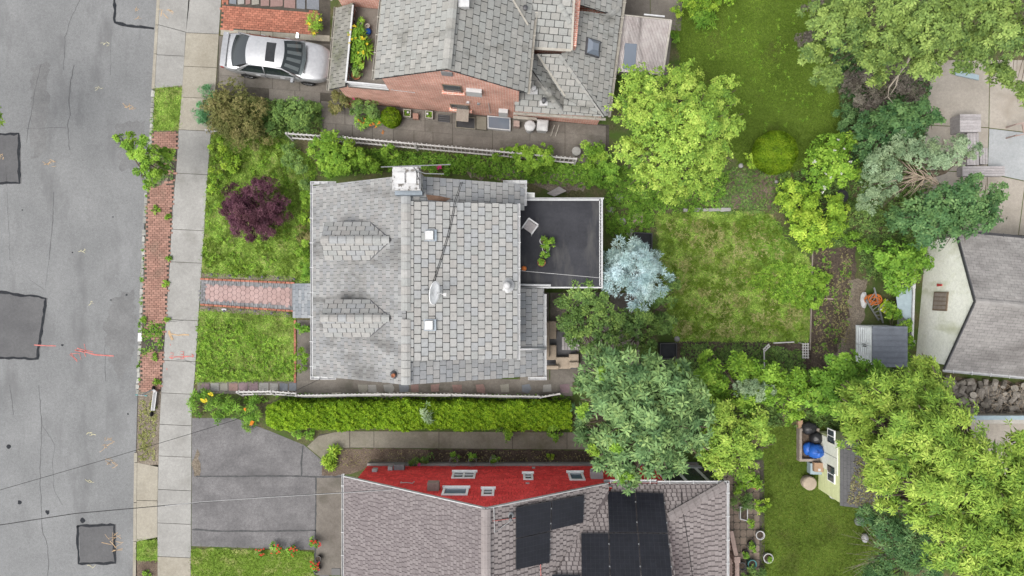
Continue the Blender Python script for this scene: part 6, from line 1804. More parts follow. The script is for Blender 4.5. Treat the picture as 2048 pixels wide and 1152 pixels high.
picket_fence('weathered white picket fence between the brick house path and the middle house', [(572, 271), (690, 279), (830, 292), (985, 306), (1152, 322)], 1.0, .19, .10)
picket_fence('white slatted fence, left length at the end of the clipped hedge', [(474, 797), (540, 796), (590, 800)], .75, .20, .30, group='white slatted fence beside the hedge')
picket_fence('white slatted fence, long middle length between flagstones and clipped hedge', [(592, 801), (760, 798), (900, 799), (1078, 803)], .85, .17, .22, group='white slatted fence beside the hedge')
picket_fence('white slatted fence, short tilted right length near the beige sofa', [(1082, 800), (1120, 793)], .8, .17, .12, group='white slatted fence beside the hedge')
picket_fence('short white fence scrap by the sidewalk under the olive bush', [(412, 262), (432, 258)], .5, .17, .05)

# ------------------------------------------------------------------ electric scooter on the dirt strip
T = thing('electric_scooter', 'white and grey electric scooter standing on the dirt beside the sidewalk', 'scooter', P(308, 800, .012))
a, b = P(306, 821, .15), P(311, 783, .15)
mb = MB(); mb.bar(a + Vector((0, 0, 0)), b, .17, .05); mb.build('deck', 'grey_plastic', T)
mb = MB(); mb.bar(a + Vector((-.07, 0, .03)), b + Vector((-.07, 0, .03)), .03, .02); mb.build('deck_edge', 'white_plastic', T); mb = MB(); mb.bar(a + Vector((.07, 0, .03)), b + Vector((.07, 0, .03)), .03, .02); mb.build('deck_edge', 'white_plastic', T)
for c in (P(306, 827, 0), P(310, 776, 0)):
    mb = MB(); mb.lathe([(.05, -.03), (.11, -.03), (.12, 0), (.11, .03), (.05, .03)], (c.x, c.y, .13), 16, ax=Matrix.Rotation(R(90), 3, 'Y')); mb.build('wheel', 'rubber', T)
f0 = P(310, 778, 0); hb = Vector((f0.x - .05, f0.y - .12, 1.08))
mb = MB(); mb.bar((f0.x, f0.y, .22), hb, .05, .05); mb.build('stem', 'white_plastic', T)
mb = MB(); mb.bar((f0.x, f0.y, .22), b, .1, .06); mb.build('neck', 'white_plastic', T)
mb = MB(); mb.tube([hb + Vector((-.26, .02, 0)), hb, hb + Vector((.26, -.02, 0))], .022, 6); mb.build('handlebar', 'juniper_trim' if 'juniper_trim' in M else 'grey_plastic', T)
for s in (-1, 1): mb = MB(); mb.tube([hb + Vector((s * .26, -s * .02, 0)), hb + Vector((s * .15, -s * .015, 0))], .03, 6); mb.build('grip', 'teal_plastic', T)
# litter and small things
mb = MB(); mb.prism(uvpoly([(277, 666), (284, 666), (285, 682), (276, 683)]), RZ + .1, RZ + .16); mb.build('litter_tray', 'white_plastic', label='white plastic scrap lying on the kerb setts', cat='litter')
c = P(449, 619, .02); mb = MB(); mb.blob((c.x, c.y, .05), .13, .07, .05, 10, 6, .2); mb.build('paper_scrap', 'white_plastic', label='crumpled white scrap on the soil beside the front walk', cat='litter')
# solar lights along the front walk
sl_u = [(423, 549, 1), (459, 551, 1), (500, 554, 1), (524, 554, 1), (556, 556, 1), (588, 558, 1), (418, 618, 0), (448, 622, 0), (481, 620, 0), (510, 622, 0), (543, 626, 0), (575, 627, 0)]
ords = ['first', 'second', 'third', 'fourth', 'fifth', 'sixth']
for k, (u, v, up) in enumerate(sl_u):
    c = P(u, v, .3); t = thing('path_light', '%s small dark solar light from the sidewalk along the %s edge of the front walk' % (ords[k % 6], 'upper' if up else 'lower'), 'garden light', (c.x, c.y, .01), 'solar lights along the front walk')
    mb = MB(); mb.lathe([(.012, 0), (.012, .2)], (c.x, c.y, .01), 6); mb.build('stake', 'dark_metal', t)
    mb = MB(); mb.lathe([(.03, .2), (.035, .27), (.06, .28), (.06, .30), (.02, .32)], (c.x, c.y, .01), 12); mb.build('lamp_head', 'dark_metal', t)

# ------------------------------------------------------------------ sectional sofa and terrace behind the house
terrace = thing('terrace', None, None, P(1160, 690, 0)); terrace['kind'] = 'structure'
slabs(terrace, [[(a, b), (a + 59, b), (a + 59, b + 59), (a, b + 59)] for a in (1040, 1100, 1160, 1220) for b in (585, 645, 705)], 'concrete_dark', .014)
sf = thing('corner_sofa', 'beige cushioned corner sofa on the terrace behind the middle house', 'sofa', P(1125, 690, 0))
def cushion(name, u, v, wu, wv, z0, z1, mat='beige_fabric', n=1):
    c0, c1 = P(u - wu / 2, v + wv / 2, z1), P(u + wu / 2, v - wv / 2, z1)
    mb = MB(); mb.hexa([(c0.x, c0.y, z0), (c1.x, c0.y, z0), (c1.x, c1.y, z0), (c0.x, c1.y, z0)], [(c0.x, c0.y, z1), (c1.x, c0.y, z1), (c1.x, c1.y, z1), (c0.x, c1.y, z1)])
    o = mb.build(name, mat, sf); b_ = o.modifiers.new('bevel', 'BEVEL'); b_.width = .05; b_.segments = 3
for v in (660, 705): cushion('seat_cushion', 1102, v, 22, 36 if v < 700 else 30, .28, .46)
cushion('seat_cushion', 1127, 726, 30, 24, .28, .46); cushion('seat_cushion', 1148, 722, 20, 28, .28, .5)
cushion('backrest', 1095, 680, 8, 72, .3, .7); cushion('backrest', 1105, 735, 26, 8, .4, .72); cushion('back_pillow', 1148, 730, 20, 12, .46, .66)
cushion('sofa_base', 1118, 700, 70, 76, .03, .06, 'dark_metal')
tb = thing('coffee_table', 'low grey slatted coffee table beside the beige corner sofa', 'table', P(1140, 686, 0))
for k in range(6):
    c0, c1 = P(1124 + k * 6, 700, .4), P(1129 + k * 6, 674, .4); mb = MB(); mb.box((c0.x, c0.y, .37), (c1.x, c1.y, .40)); mb.build('slat', 'wood_grey', tb)
for u, v in ((1126, 698), (1156, 698), (1126, 676), (1156, 676)): c = P(u, v, .3); mb = MB(); mb.box((c.x - .03, c.y - .03, 0), (c.x + .03, c.y + .03, .368)); mb.build('leg', 'wood_grey', tb)
# leaning grey board, stepping stones beside the rear wing
mb = MB(); mb.slab([P(1094, 386, .05), P(1118, 373, .05), P(1132, 381, .45), P(1108, 392, .45)], .04); mb.build('board', 'wood_grey', label='grey board propped above the flat roof by the weeds', cat='board')
for k, (u, v, r, l_) in enumerate(((1238, 396, 9, 'upper pale round stepping stone right of the flat roof'), (1244, 443, 8, 'middle pale round stepping stone right of the flat roof'), (1261, 466, 8, 'lower grey stepping stone beside the blue spruce'), (1222, 420, 7, 'small mossy stepping stone nearest the roof railing'))):
    c = P(u, v, .03); mb = MB(); mb.lathe([(r / PPM, 0), (r / PPM * .95, .05), (.01, .055)], (c.x, c.y, .005), 11); mb.build('stepping_stone', 'concrete', label=l_, cat='stone', group='stepping stones')
for k, (u, w_) in enumerate(((1370, 8), (1396, 16), (1410, 12), (1428, 22), (1450, 20))):
    mb = MB(); j = lambda: random.uniform(-1, 1); mb.prism(uvpoly([(u - w_ / 2, 417 + j()), (u + w_ / 2, 417 + j()), (u + w_ / 2 + j(), 423 + j()), (u - w_ / 2, 423 + j())]), 0, .12); mb.build('edging_block', 'concrete', label='%s pale edging block from the left at the top of the back lawn' % ords[k], cat='edging block', group='edging blocks of the back lawn')
gbox('brick_block', 1276, 438, 20, 22, 0, .1, 'wood_pink', 'pinkish flat paving block by the compost bin', 'paving block', slope=-.3)
def open_box(name, u, v, wu, wv, h, mat, label, cat, fill='soil', slope=0.0, lidmat=None):
    t_ = tray(name, u, v, wu, wv, h, mat, fill, label, cat, .01, slope, 1.8, .75)
    return t_
open_box('compost_bin', 1287, 482, 36, 34, .6, 'black_plastic', 'black compost box beside the blue spruce', 'compost bin', 'screen_mesh', .05)
open_box('raised_bed', 1337, 702, 34, 32, .5, 'black_plastic', 'black screened frame box, upper one below the back lawn', 'frame box', 'screen_mesh')
open_box('raised_bed', 1334, 725, 24, 18, .4, 'black_plastic', 'small black frame box just below the larger one', 'frame box', 'screen_mesh')
for k, (u, v, r, l_) in enumerate(((1354, 678, 6, 'round pale stone at the lower left corner of the back lawn'), (1326, 734, 4, 'small white stone below the black frame boxes'), (1482, 331, 5, 'white round garden globe beside the lime shrub'), (1553, 363, 4, 'pale round stone below the round topiary'))):
    c = P(u, v, .1); mb = MB(); mb.blob((c.x, c.y, .08), r / PPM, r / PPM, .1, 12, 7, .1); mb.build('stone' if k != 2 else 'garden_globe', 'concrete', smooth=True, label=l_, cat='stone' if k != 2 else 'globe')
# white lattice scraps and arch in the shaded bed
lt = thing('lattice', 'small white lattice trellis at the right end of the shaded bed', 'trellis', P(1611, 702, 0))
for k in range(3): a, b = P(1606 + k * 5, 686, .5), P(1606 + k * 5, 717, .5); mb = MB(); mb.bar(a, b, .04, .02); mb.build('slat', 'fence_white', lt)
for k in range(6): a, b = P(1604, 688 + k * 5.4, .524), P(1618, 688 + k * 5.4, .524); mb = MB(); mb.bar(a, b, .04, .02); mb.build('slat', 'fence_white', lt)
for u, v in ((1606, 687), (1616, 716)): c = P(u, v, .5); mb = MB(); mb.bar((c.x, c.y, 0), (c.x, c.y, .5), .03, .03); mb.build('leg', 'fence_white', lt)
ar = thing('garden_arch', 'bent white lattice arch standing in the shaded bed', 'trellis', P(1530, 710, 0))
for (a, b, w_) in (((1529, 740), (1528, 700), .05), ((1526, 699), (1538, 688), .05), ((1529, 703), (1540, 692), .05)):
    mb = MB(); mb.bar(P(*a, .8), P(*b, .8), w_, .03); mb.build('slat', 'fence_white', ar)
for k in range(4): a, b = P(1526 + k * 3.2, 698 - k * 3, .82), P(1531 + k * 3.2, 702 - k * 3, .82); mb = MB(); mb.bar(a, b, .03, .02); mb.build('rung', 'fence_white', ar)
c = P(1529, 738, .8); mb = MB(); mb.bar((c.x, c.y, 0), (c.x, c.y, .8), .04, .04); mb.build('leg', 'fence_white', ar)
mb = MB(); a, b = P(1547, 686, .08), P(1588, 684, .08); mb.bar(a, b, .05, .08); mb.build('edging_rail', 'fence_white', label='thin white edging rail at the bottom of the back lawn', cat='edging')
mb = MB(); a, b = P(1642, 597, .06), P(1666, 598, .06); mb.bar(a, b, .05, .05); mb.build('stick', 'wood_pink', label='short pinkish stick lying on the vegetable bed', cat='stick')
mb = MB(); a, b = P(1625, 500, .04), P(1620, 700, .04); mb.bar(a, b, .04, .08); mb.build('bed_edging', 'wood_old', label='weathered board edging between back lawn and vegetable bed', cat='edging')
bin_('planter_tub', 1684, 392, 13, .4, 'black_plastic', 'black round tub beside the flowering shrub', 'tub')

# ------------------------------------------------------------------ right-hand side: storage shed, garage, patio, log pile
G = thing('storage_shed', 'grey ribbed plastic storage shed with two front doors', 'shed', P(1740, 690, 0))
x0, x1, y0, y1 = P(1711, 0, 0).x, P(1711, 0, 0).x + 1.35, P(0, 724, 0).y, P(0, 650, 0).y
mb = MB(); mb.box((x0, y0, 0), (x1, y1, 1.6)); mb.build('body', 'shed_grey', G)
for s, (ya, yb) in enumerate(((y0 + .04, (y0 + y1) / 2 - .01), ((y0 + y1) / 2 + .01, y1 - .04))):
    mb = MB(); mb.box((x0 - .03, ya, .08), (x0 - .002, yb, 1.54)); d_ = mb.build('door', 'shed_grey', G)
    n = 7
    for k in range(n): z = .16 + k * .19; mb = MB(); mb.box((x0 - .055, ya + .03, z), (x0 - .031, yb - .03, z + .09)); mb.build('door_rib', 'shed_grey', d_)
    ym = (y0 + y1) / 2 + (.05 if s else -.05); mb = MB(); mb.box((x0 - .09, ym - .015, .8), (x0 - .056, ym + .015, 1.1)); mb.build('handle', 'dark_metal', d_)
mb = MB(); mb.hexa([(x0 - .08, y0 - .05, 1.6), (x1 + .05, y0 - .05, 1.6), (x1 + .05, y1 + .05, 1.6), (x0 - .08, y1 + .05, 1.6)], [(x0 - .06, y0 - .03, 1.64), (x1, y0 - .03, 1.84), (x1, y1 + .03, 1.84), (x0 - .06, y1 + .03, 1.64)]); lid = mb.build('roof', 'shed_roof_grey', G)
for k in range(7): y = y0 + (y1 - y0) * (k + .5) / 7; mb = MB(); mb.bar((x0 - .03, y, 1.656), (x1 - .02, y, 1.856), .02, .02); mb.build('roof_rib', 'shed_roof_grey', lid)
# garage with stained white gable
Ga = Frame(P(1842, 600, 0), .09)
g = thing('garage', 'white rendered garage with algae-stained gable wall and grey shingle roof', 'garage', Ga(3, 0, 0))
hw, ez, rz = 2.75, 2.25, 3.75
mb = MB(); mb.hexa([Ga(0, -hw, -.02), Ga(7, -hw, -.02), Ga(7, hw, -.02), Ga(0, hw, -.02)], [Ga(0, -hw, ez), Ga(7, -hw, ez), Ga(7, hw, ez), Ga(0, hw, ez)])
for a in (0, 6.85): mb.hexa([Ga(a, -hw, ez), Ga(a + .15, -hw, ez), Ga(a + .15, hw, ez), Ga(a, hw, ez)], [Ga(a, -.05, rz - .06), Ga(a + .15, -.05, rz - .06), Ga(a + .15, .05, rz - .06), Ga(a, .05, rz - .06)])
mb.build('wall', 'stucco_mossy', g)
m_ = (rz - ez) / hw
stg = MB()
for s in (-1, 1):
    q = [Ga(-.05, s * (hw + .2), ez - .2 * m_ + .06), Ga(7.2, s * (hw + .2), ez - .2 * m_ + .06), Ga(7.2, 0, rz + .06), Ga(-.05, 0, rz + .06)]
    r_ = roof_plane(g, q); tiles(r_, 'shingle', q, -Ga.e2 * s + Vector((0, 0, .5)), .31, .14, 'shingle_garage', stuff=stg, gap=.010, th=.012, chamf=.002)
    mb = MB(); mb.bar(q[0] + Vector((0, 0, .0)), q[3], .05, .10); mb.build('rake_board', 'dark_metal', g)
stg.build('shingles', 'shingle_garage', r_, kind='stuff')
caps(g, Ga(-.05, 0, rz + .10), Ga(7.2, 0, rz + .10), .26, .28, 'shingle_garage')
gutter(g, Ga(-.05, -hw - .2, ez - .04), Ga(7.2, -hw - .2, ez - .04), -Ga.e2, step=.8)
gutter(g, Ga(-.05, hw + .2, ez - .04), Ga(7.2, hw + .2, ez - .04), Ga.e2, 'dark_metal', step=.8)
mb = MB(); za, zb_ = 1.0, 2.0; mb.hexa([Ga(-.05, -.45, za), Ga(-.003, -.45, za), Ga(-.003, .38, za), Ga(-.05, .38, za)], [Ga(-.05, -.45, zb_), Ga(-.003, -.45, zb_), Ga(-.003, .38, zb_), Ga(-.05, .38, zb_)]); w_ = mb.build('window', 'window_frame_brown', g)
for k in range(4): b0 = -.38 + k * .185; mb = MB(); mb.hexa([Ga(-.065, b0, za + .08), Ga(-.051, b0, za + .08), Ga(-.051, b0 + .15, za + .08), Ga(-.065, b0 + .15, za + .08)], [Ga(-.065, b0, zb_ - .08), Ga(-.051, b0, zb_ - .08), Ga(-.051, b0 + .15, zb_ - .08), Ga(-.065, b0 + .15, zb_ - .08)]); mb.build('board', 'wood_old', w_)
mb = MB(); mb.hexa([Ga(-.04, .62, 1.15), Ga(-.003, .62, 1.15), Ga(-.003, .74, 1.15), Ga(-.04, .74, 1.15)], [Ga(-.04, .64, 1.5), Ga(-.003, .64, 1.5), Ga(-.003, .72, 1.5), Ga(-.04, .72, 1.5)]); mb.build('wall_ornament', 'red_paint', g)
# white boundary fence in front of the garage, pale blue sheet
wf = thing('boundary_fence', 'white plastic boundary fence running in front of the garage wall', 'fence', P(1827, 620, 0))
a, b = P(1829, 535, 1.25), P(1824, 692, 1.25)
mb = MB(); mb.bar(a, b, .09, .07); mb.build('top_rail', 'white_trim', wf)
n = 20
for k in range(n): c = a.lerp(b, (k + .5) / n); mb = MB(); mb.box((c.x - .02, c.y - .085, .05), (c.x + .02, c.y + .085, 1.21)); mb.build('board', 'white_trim', wf)
for v in (573, 685): c = P(1826, v, 1.35); mb = MB(); mb.box((c.x - .09, c.y - .09, 0), (c.x + .09, c.y + .09, 1.4)); mb.build('post', 'white_trim', wf)
mb = MB(); mb.slab([P(1790, 575, .9), P(1824, 573, 1.15), P(1823, 648, 1.15), P(1796, 625, .9)], .03); mb.build('plastic_sheet', 'blue_pale', label='pale blue plastic sheet leaning on the white boundary fence', cat='plastic sheet')
# ladder, orange cord, safety vest beside the ladder
ld = thing('ladder', 'aluminium ladder leaning beside the grey storage shed', 'ladder', P(1755, 640, 0))
A0, B0, A1, B1 = P(1766, 646, .1), P(1757, 640, .1), P(1748, 575, .55), P(1732, 600, .55)
for a, b in ((A0, A1), (B0, B1)): mb = MB(); mb.bar(a, b, .06, .05); mb.build('stile', 'galvanised', ld)
for k in range(7): mb = MB(); mb.bar(A0.lerp(A1, .1 + k * .13), B0.lerp(B1, .1 + k * .13), .03, .03); mb.build('rung', 'galvanised', ld)
mb = MB(); path = []
cc = P(1747, 599, .35)
for k in range(170):
    a = k * .42; r_ = .22 + .1 * math.sin(k * .37) ; path.append((cc.x + r_ * math.cos(a) * 1.1 + .05 * math.sin(k * .11), cc.y + r_ * math.sin(a) * .8, .30 + .10 * math.sin(k * .23) + k * .0008))
mb.tube(path, .018, 5); mb.build('extension_cord', 'orange_cord', smooth=True, label='coil of orange extension cord heaped on the ladder', cat='cord')
vest = thing('safety_vest', 'yellow high-visibility vest with grey stripes by the ladder', 'vest', P(1770, 612, .2))
c = P(1770, 612, .3); Tm = Matrix.Translation((c.x, c.y, .28)) @ Matrix.Rotation(R(55), 4, 'Z')
mb = MB(Tm); nx, ny = 8, 6; ids = [[mb._a([(-.3 + .6 * i / nx, -.2 + .4 * j / ny, .05 * math.sin(i * 1.7 + j) + .04 * math.cos(j * 2.1))]) for j in range(ny + 1)] for i in range(nx + 1)]
for i in range(nx):
    for j in range(ny): mb.face([ids[i][j], ids[i + 1][j], ids[i + 1][j + 1], ids[i][j + 1]])
mb.build('cloth', 'hi_vis', vest, smooth=True)
for y in (-.1, .1): mb = MB(Tm); mb.tube([(-.3 + .6 * i / 8, y, .08 + .03 * math.sin(i * 1.7)) for i in range(9)], .02, 5); mb.build('reflective_stripe', 'galvanised', vest)
mb = MB(); c = P(1728, 600, .1); mb.blob((c.x, c.y, .1), .16, .42, .12, 12, 7, .35); mb.build('plastic_bag', 'white_plastic', label='crumpled clear plastic wrap left of the orange cord', cat='plastic wrap')
mb = MB(); mb.prism(uvpoly([(1696, 711), (1702, 716), (1697, 722), (1689, 718)]), .01, .05); mb.build('paper', 'white_plastic', label='white card lying on the path left of the storage shed', cat='litter')
# rear patio at the upper right
rp_ = thing('rear_patio', None, None, P(1960, 300, 0)); rp_['kind'] = 'structure'
slabs(rp_, [[(1865, 120), (1979, 120), (1977, 255), (1850, 250)], [(1980, 120), (2060, 120), (2055, 265), (1978, 256)], [(2061, 120), (2200, 120), (2200, 270), (2056, 265)], [(1850, 251), (1977, 256), (1974, 345), (1845, 340)], [(1845, 341), (1974, 346), (1972, 480), (1840, 475)]], 'concrete_tan')
slabs(rp_, [[(1978, 257), (2055, 266), (2050, 362), (1975, 346)], [(2056, 266), (2200, 270), (2200, 370), (2051, 362)]], 'concrete_pale')
slabs(rp_, [[(1975, 347), (2050, 363), (2036, 470), (1972, 470)], [(2051, 363), (2200, 371), (2200, 480), (2037, 470)]], 'concrete_tan')
def plank_box(label, u0, v0, u1, v1, h, n, along):
    t_ = thing('planked_bench', label, 'bench', P((u0 + u1) / 2, (v0 + v1) / 2, 0), 'grey planked benches on the rear patio')
    a, b = P(u0, v1, h), P(u1, v0, h)
    mb = MB(); mb.box((a.x + .02, a.y + .02, .012), (b.x - .02, b.y - .02, h - .035)); mb.build('base', 'wood_grey', t_)
    for k in range(n):
        mb = MB()
        if along == 'u': mb.box((a.x, a.y + (b.y - a.y) * k / n + .008, h - .03), (b.x, a.y + (b.y - a.y) * (k + 1) / n - .008, h))
        else: mb.box((a.x + (b.x - a.x) * k / n + .008, a.y, h - .03), (a.x + (b.x - a.x) * (k + 1) / n - .008, b.y, h))
        mb.build('plank', 'wood_grey', t_)
plank_box('grey planked bench, topmost step of the patio seating', 1920, 228, 1962, 264, .75, 6, 'u')
plank_box('narrow grey planked bench running below the topmost step', 1934, 266, 1958, 330, .5, 4, 'v')
plank_box('small low planked bench jutting right on the rear patio', 1960, 296, 1976, 328, .4, 3, 'v')
plank_box('lowest planked bench partly under the dark maple', 1925, 332, 2010, 352, .45, 4, 'u')
mb = MB()
for v in (245, 268): mb.bar(P(2030, v + 4, .7), P(2060, v - 2, .7), .05, .05)
mb.bar(P(2045, 248, .7), P(2048, 266, .7), .06, .05)
for u, v in ((2034, 248), (2034, 270)): c = P(u, v, .7); mb.bar((c.x, c.y, .012), (c.x, c.y, .7), .05, .05)
mb.build('patio_rack', 'wood_pink', label='dark wooden rack at the right edge of the rear patio', cat='rack')
mb = MB(); mb.slab([P(1912, 140, .1), P(1958, 150, .1), P(1958, 160, .1), P(1912, 150, .1)], .08); mb.build('patio_screen', 'blue_pale', label='pale blue slab edge showing under the overhanging tree at the patio', cat='panel')
# log pile and the wall below it
sheet('log_bed', [(1885, 752), (2080, 768), (2080, 840), (1900, 836)], .012, 'soil_mulch')
LM = []
spots = []
tries = 0
while len(spots) < 74 and tries < 6000:
    tries += 1
    u, v = random.uniform(1893, 2062), random.uniform(758, 828)
    if v < 752 + (u - 1885) * .075 + 6: continue
    if all(math.hypot(u - a, v - b) > 10.5 for a, b in spots): spots.append((u, v))
rowt = ['against the garage gutter', 'in the middle of the heap', 'along the white wall']
for (u, v) in spots:
    z = .12 + random.uniform(0, .3) * (1 if random.random() < .6 else .3); r_ = random.uniform(.10, .19); L_ = random.uniform(.28, .45)
    c = P(u, v, z); yaw = random.uniform(0, math.pi); pit = random.choice([0, 0, 0, .5, 1.2]) * random.choice([-1, 1])
    d = Vector((math.cos(yaw) * math.cos(pit), math.sin(yaw) * math.cos(pit), math.sin(pit)))
    row = 0 if v < 780 else 1 if v < 805 else 2; colw = 'left' if u < 1950 else 'centre' if u < 2005 else 'right'
    t_ = thing('log', '%s %s log, %s pile part %s' % ('thick' if r_ > .145 else 'slim', 'lying' if abs(pit) < .1 else 'tilted' if abs(pit) < .8 else 'upright', colw, rowt[row]), 'log', c, 'cut logs heaped beside the garage')
    mb = MB(); n = random.choice([7, 9, 10]); a, b = c - d * L_ / 2, c + d * L_ / 2
    mb.tube([a, b], [r_ * random.uniform(.92, 1.05), r_], n, random.random(), cap=False); mb.build('bark', 'log_bark', t_)
    x_ = d.cross(Vector((0, 0, 1))); x_ = x_.normalized() if x_.length > .01 else Vector((1, 0, 0)); y_ = d.cross(x_)
    for p_, s in ((a, -1), (b, 1)): mb = MB(); mb.poly([p_ + d * s * .003 + (x_ * math.cos(k * 2 * math.pi / n) + y_ * math.sin(k * 2 * math.pi / n)) * r_ * .96 for k in range(n)][::s], random.random()); mb.build('cut_end', 'log_end', t_)
from collections import defaultdict
dup = defaultdict(list)
for o in COL.objects:
    if o.name.startswith('log') and o.get('category') == 'log': dup[o['label']].append(o)
nth = ['first', 'second', 'third', 'fourth', 'fifth', 'sixth', 'seventh', 'eighth', 'ninth']
for l_, os_ in dup.items():
    if len(os_) > 1:
        for k, o in enumerate(sorted(os_, key=lambda o: o.location.x)): o['label'] = l_ + ', %s from left' % nth[min(k, 8)]
q = sample_poly(uvpoly([(1955, 765), (2060, 772), (2060, 825), (1930, 825)]), 170)
mb = MB()
for x, y in q:
    a = random.uniform(0, 6.28); l_ = random.uniform(.15, .4); z = random.uniform(.2, .5); mb.tube([(x, y, z), (x + math.cos(a) * l_, y + math.sin(a) * l_, z + random.uniform(-.1, .15))], [.012, .006], 4)
mb.build('brushwood', 'twig_tan', kind='stuff', label='loose twigs and brushwood strewn over the log pile', cat='brushwood')
lw = thing('boundary_wall', 'long pale wall with white coping below the log pile', 'wall', P(1990, 850, 0))
a, b = P(1905, 834, 1.2), P(2110, 838, 1.2)
mb = MB(); mb.box((a.x, a.y - .3, 0), (b.x, a.y, 1.15)); mb.build('wall_body', 'stucco_cream', lw)
mb = MB(); mb.box((a.x, a.y - .12, 1.15), (b.x, a.y + .06, 1.22)); mb.build('coping', 'blue_pale', lw)
sheet('rear_yard', [(1915, 846), (2250, 848), (2250, 1000), (1930, 1000)], .016, 'concrete_tan')

# ------------------------------------------------------------------ pale green shed and clutter
Sd = thing('garden_shed', 'pale green clapboard garden shed with white windows and dark roof', 'shed', P(1670, 930, 0))
sx = P(1636, 0, 0).x; sy0, sy1 = P(0, 976, 0).y, P(0, 862, 0).y
mb = MB(); mb.box((sx + .03, sy0, 0), (sx + 2.4, sy1, 2.2)); mb.build('core', 'siding_green', Sd)
nb = 15
for k in range(nb):
    z = .05 + k * .143; mb = MB(); mb.hexa([(sx - .008, sy0 - .02, z), (sx + .03, sy0 - .02, z), (sx + .03, sy1, z), (sx - .008, sy1, z)], [(sx + .015, sy0 - .02, z + .14), (sx + .03, sy0 - .02, z + .14), (sx + .03, sy1, z + .14), (sx + .015, sy1, z + .14)]); mb.build('clapboard', 'siding_green', Sd)
def swall(u, v):
    k = (u - 1024) / PPM / sx; z = CAMZ * (1 - 1 / k); return Vector((sx, (576 - v) / PPM / k, z))
a, b = swall(1648, 935), swall(1677, 884); mb = MB(); mb.box((sx - .05, a.y, .12), (sx - .012, b.y, 2.0)); d_ = mb.build('door', 'door_pale', Sd)
mb = MB(); mb.box((sx - .056, (a.y + b.y) / 2 - .008, .15), (sx - .051, (a.y + b.y) / 2 + .008, 1.97)); mb.build('door_gap', 'dark_metal', d_)
for (v0, v1) in ((936, 962), (862, 884)):
    a, b = swall(1660, v1), swall(1672, v0); mb = MB(); mb.box((sx - .05, a.y, 1.05), (sx - .012, b.y, 1.75)); w_ = mb.build('window', 'white_frame', Sd)
    for s in (0, 1): ym = (a.y + b.y) / 2; mb = MB(); mb.box((sx - .06, a.y + .05 if s == 0 else ym + .02, 1.12), (sx - .051, ym - .02 if s == 0 else b.y - .05, 1.68)); mb.build('pane', 'pane', w_)
q = [(sx - .04, sy0 - .12, 2.22), (sx + 1.25, sy0 - .12, 2.85), (sx + 1.25, sy1 + .1, 2.85), (sx - .04, sy1 + .1, 2.22)]
r_ = roof_plane(Sd, q, 'roof', .06); st = MB(); tiles(r_, 'shingle', q, (1, 0, .4), .30, .14, 'asphalt_patch', stuff=st, gap=.01, th=.012, chamf=.002); st.build('shingles', 'asphalt_patch', r_, kind='stuff')
q_ = sample_poly([(sx + .2, sy0), (sx + 1.2, sy0), (sx + 1.2, sy1 - .6), (sx + .5, sy1 - .6)], 420); C = np.stack([q_[:, 0], q_[:, 1], 2.27 + .49 * (q_[:, 0] - sx)], 1); V_, r_l = rosettes(C, unit(rng.normal(0, .3, (len(q_), 3)) + np.array([0, 0, 1.0])), 3, .08, .04, .05, .9)
np_mesh('leaf_litter', V_, 4, r_l, 'litter', None, 'stuff', 'brown dead leaves and twigs lying on the green shed roof', 'litter')
q = [(sx + 1.25, sy0 - .12, 2.85), (sx + 2.6, sy0 - .12, 2.22), (sx + 2.6, sy1 + .1, 2.22), (sx + 1.25, sy1 + .1, 2.85)]; roof_plane(Sd, q, 'roof', .06)
mb = MB(); mb.hexa([(sx + .05, sy0, 2.2), (sx + 2.35, sy0, 2.2), (sx + 2.35, sy1, 2.2), (sx + .05, sy1, 2.2)], [(sx + 1.2, sy0, 2.76), (sx + 1.3, sy0, 2.76), (sx + 1.3, sy1, 2.76), (sx + 1.2, sy1, 2.76)]); mb.build('gable', 'siding_green', Sd)
wp = tray('wooden_planter', 1619, 890, 40, 66, .35, 'wood_old', 'soil_mulch', 'low wooden sandbox frame in front of the green shed', 'planter', .01, 0.0, 5, .3)
def bag(u, v, r, h, mat, label, cat, z0=.12, rx=1.0, n=16):
    c = P(u, v, h * .7); mb = MB(); mb.blob((c.x, c.y, z0 + h * .45), r / PPM * rx, r / PPM, h * .55, n, 9, .28); o = mb.build(cat.replace(' ', '_'), mat, smooth=True, label=label, cat=cat)
    return o
bag(1631, 902, 15, .75, 'blue_plastic', 'bright blue bulging tarpaulin bag, the upper of two', 'tarp bag', .15, 1.05)
bag(1616, 897, 13, .45, 'blue_plastic', 'darker blue tarpaulin bag in the wooden frame', 'tarp bag', .15, .8)
bag(1618, 856, 13, .5, 'black_plastic', 'black rubbish bag at the top of the wooden frame', 'rubbish bag', .1, 1.2)
bag(1632, 876, 13, .5, 'black_plastic', 'black rubbish bag just above the blue bags', 'rubbish bag', .15)
mb = MB(); mb.prism(uvpoly([(1591, 840), (1600, 838), (1601, 853), (1592, 855)]), .01, .3); mb.build('box', 'cardboard', label='small box at the upper end of the wooden frame', cat='box')
gbox('storage_tub', 1634, 938, 26, 22, .012, .4, 'blue_pale', 'pale blue tub holding a cardboard box', 'tub', .03)
gbox('cardboard_box', 1638, 935, 18, 18, .402, .62, 'cardboard', 'brown cardboard box with white label on the pale tub', 'box', .05)
gbox('paper', 1639, 940, 5, 5, .622, .63, 'white_plastic', 'white label sheet on the cardboard box', 'paper', 0)
ot = thing('ottoman', 'round beige pouf on the lawn by the green shed', 'pouf', P(1620, 967, 0)); c = P(1620, 967, .42)
mb = MB(); mb.lathe([(.27, .01), (.31, .1), (.31, .32), (.27, .38)], (c.x, c.y, .01), 22); mb.build('body', 'beige_fabric', ot, smooth=False)
mb = MB(); mb.lathe([(.28, .38), (.31, .42), (.27, .46), (.05, .48)], (c.x, c.y, .01), 22); mb.build('cushion', 'beige_fabric', ot)
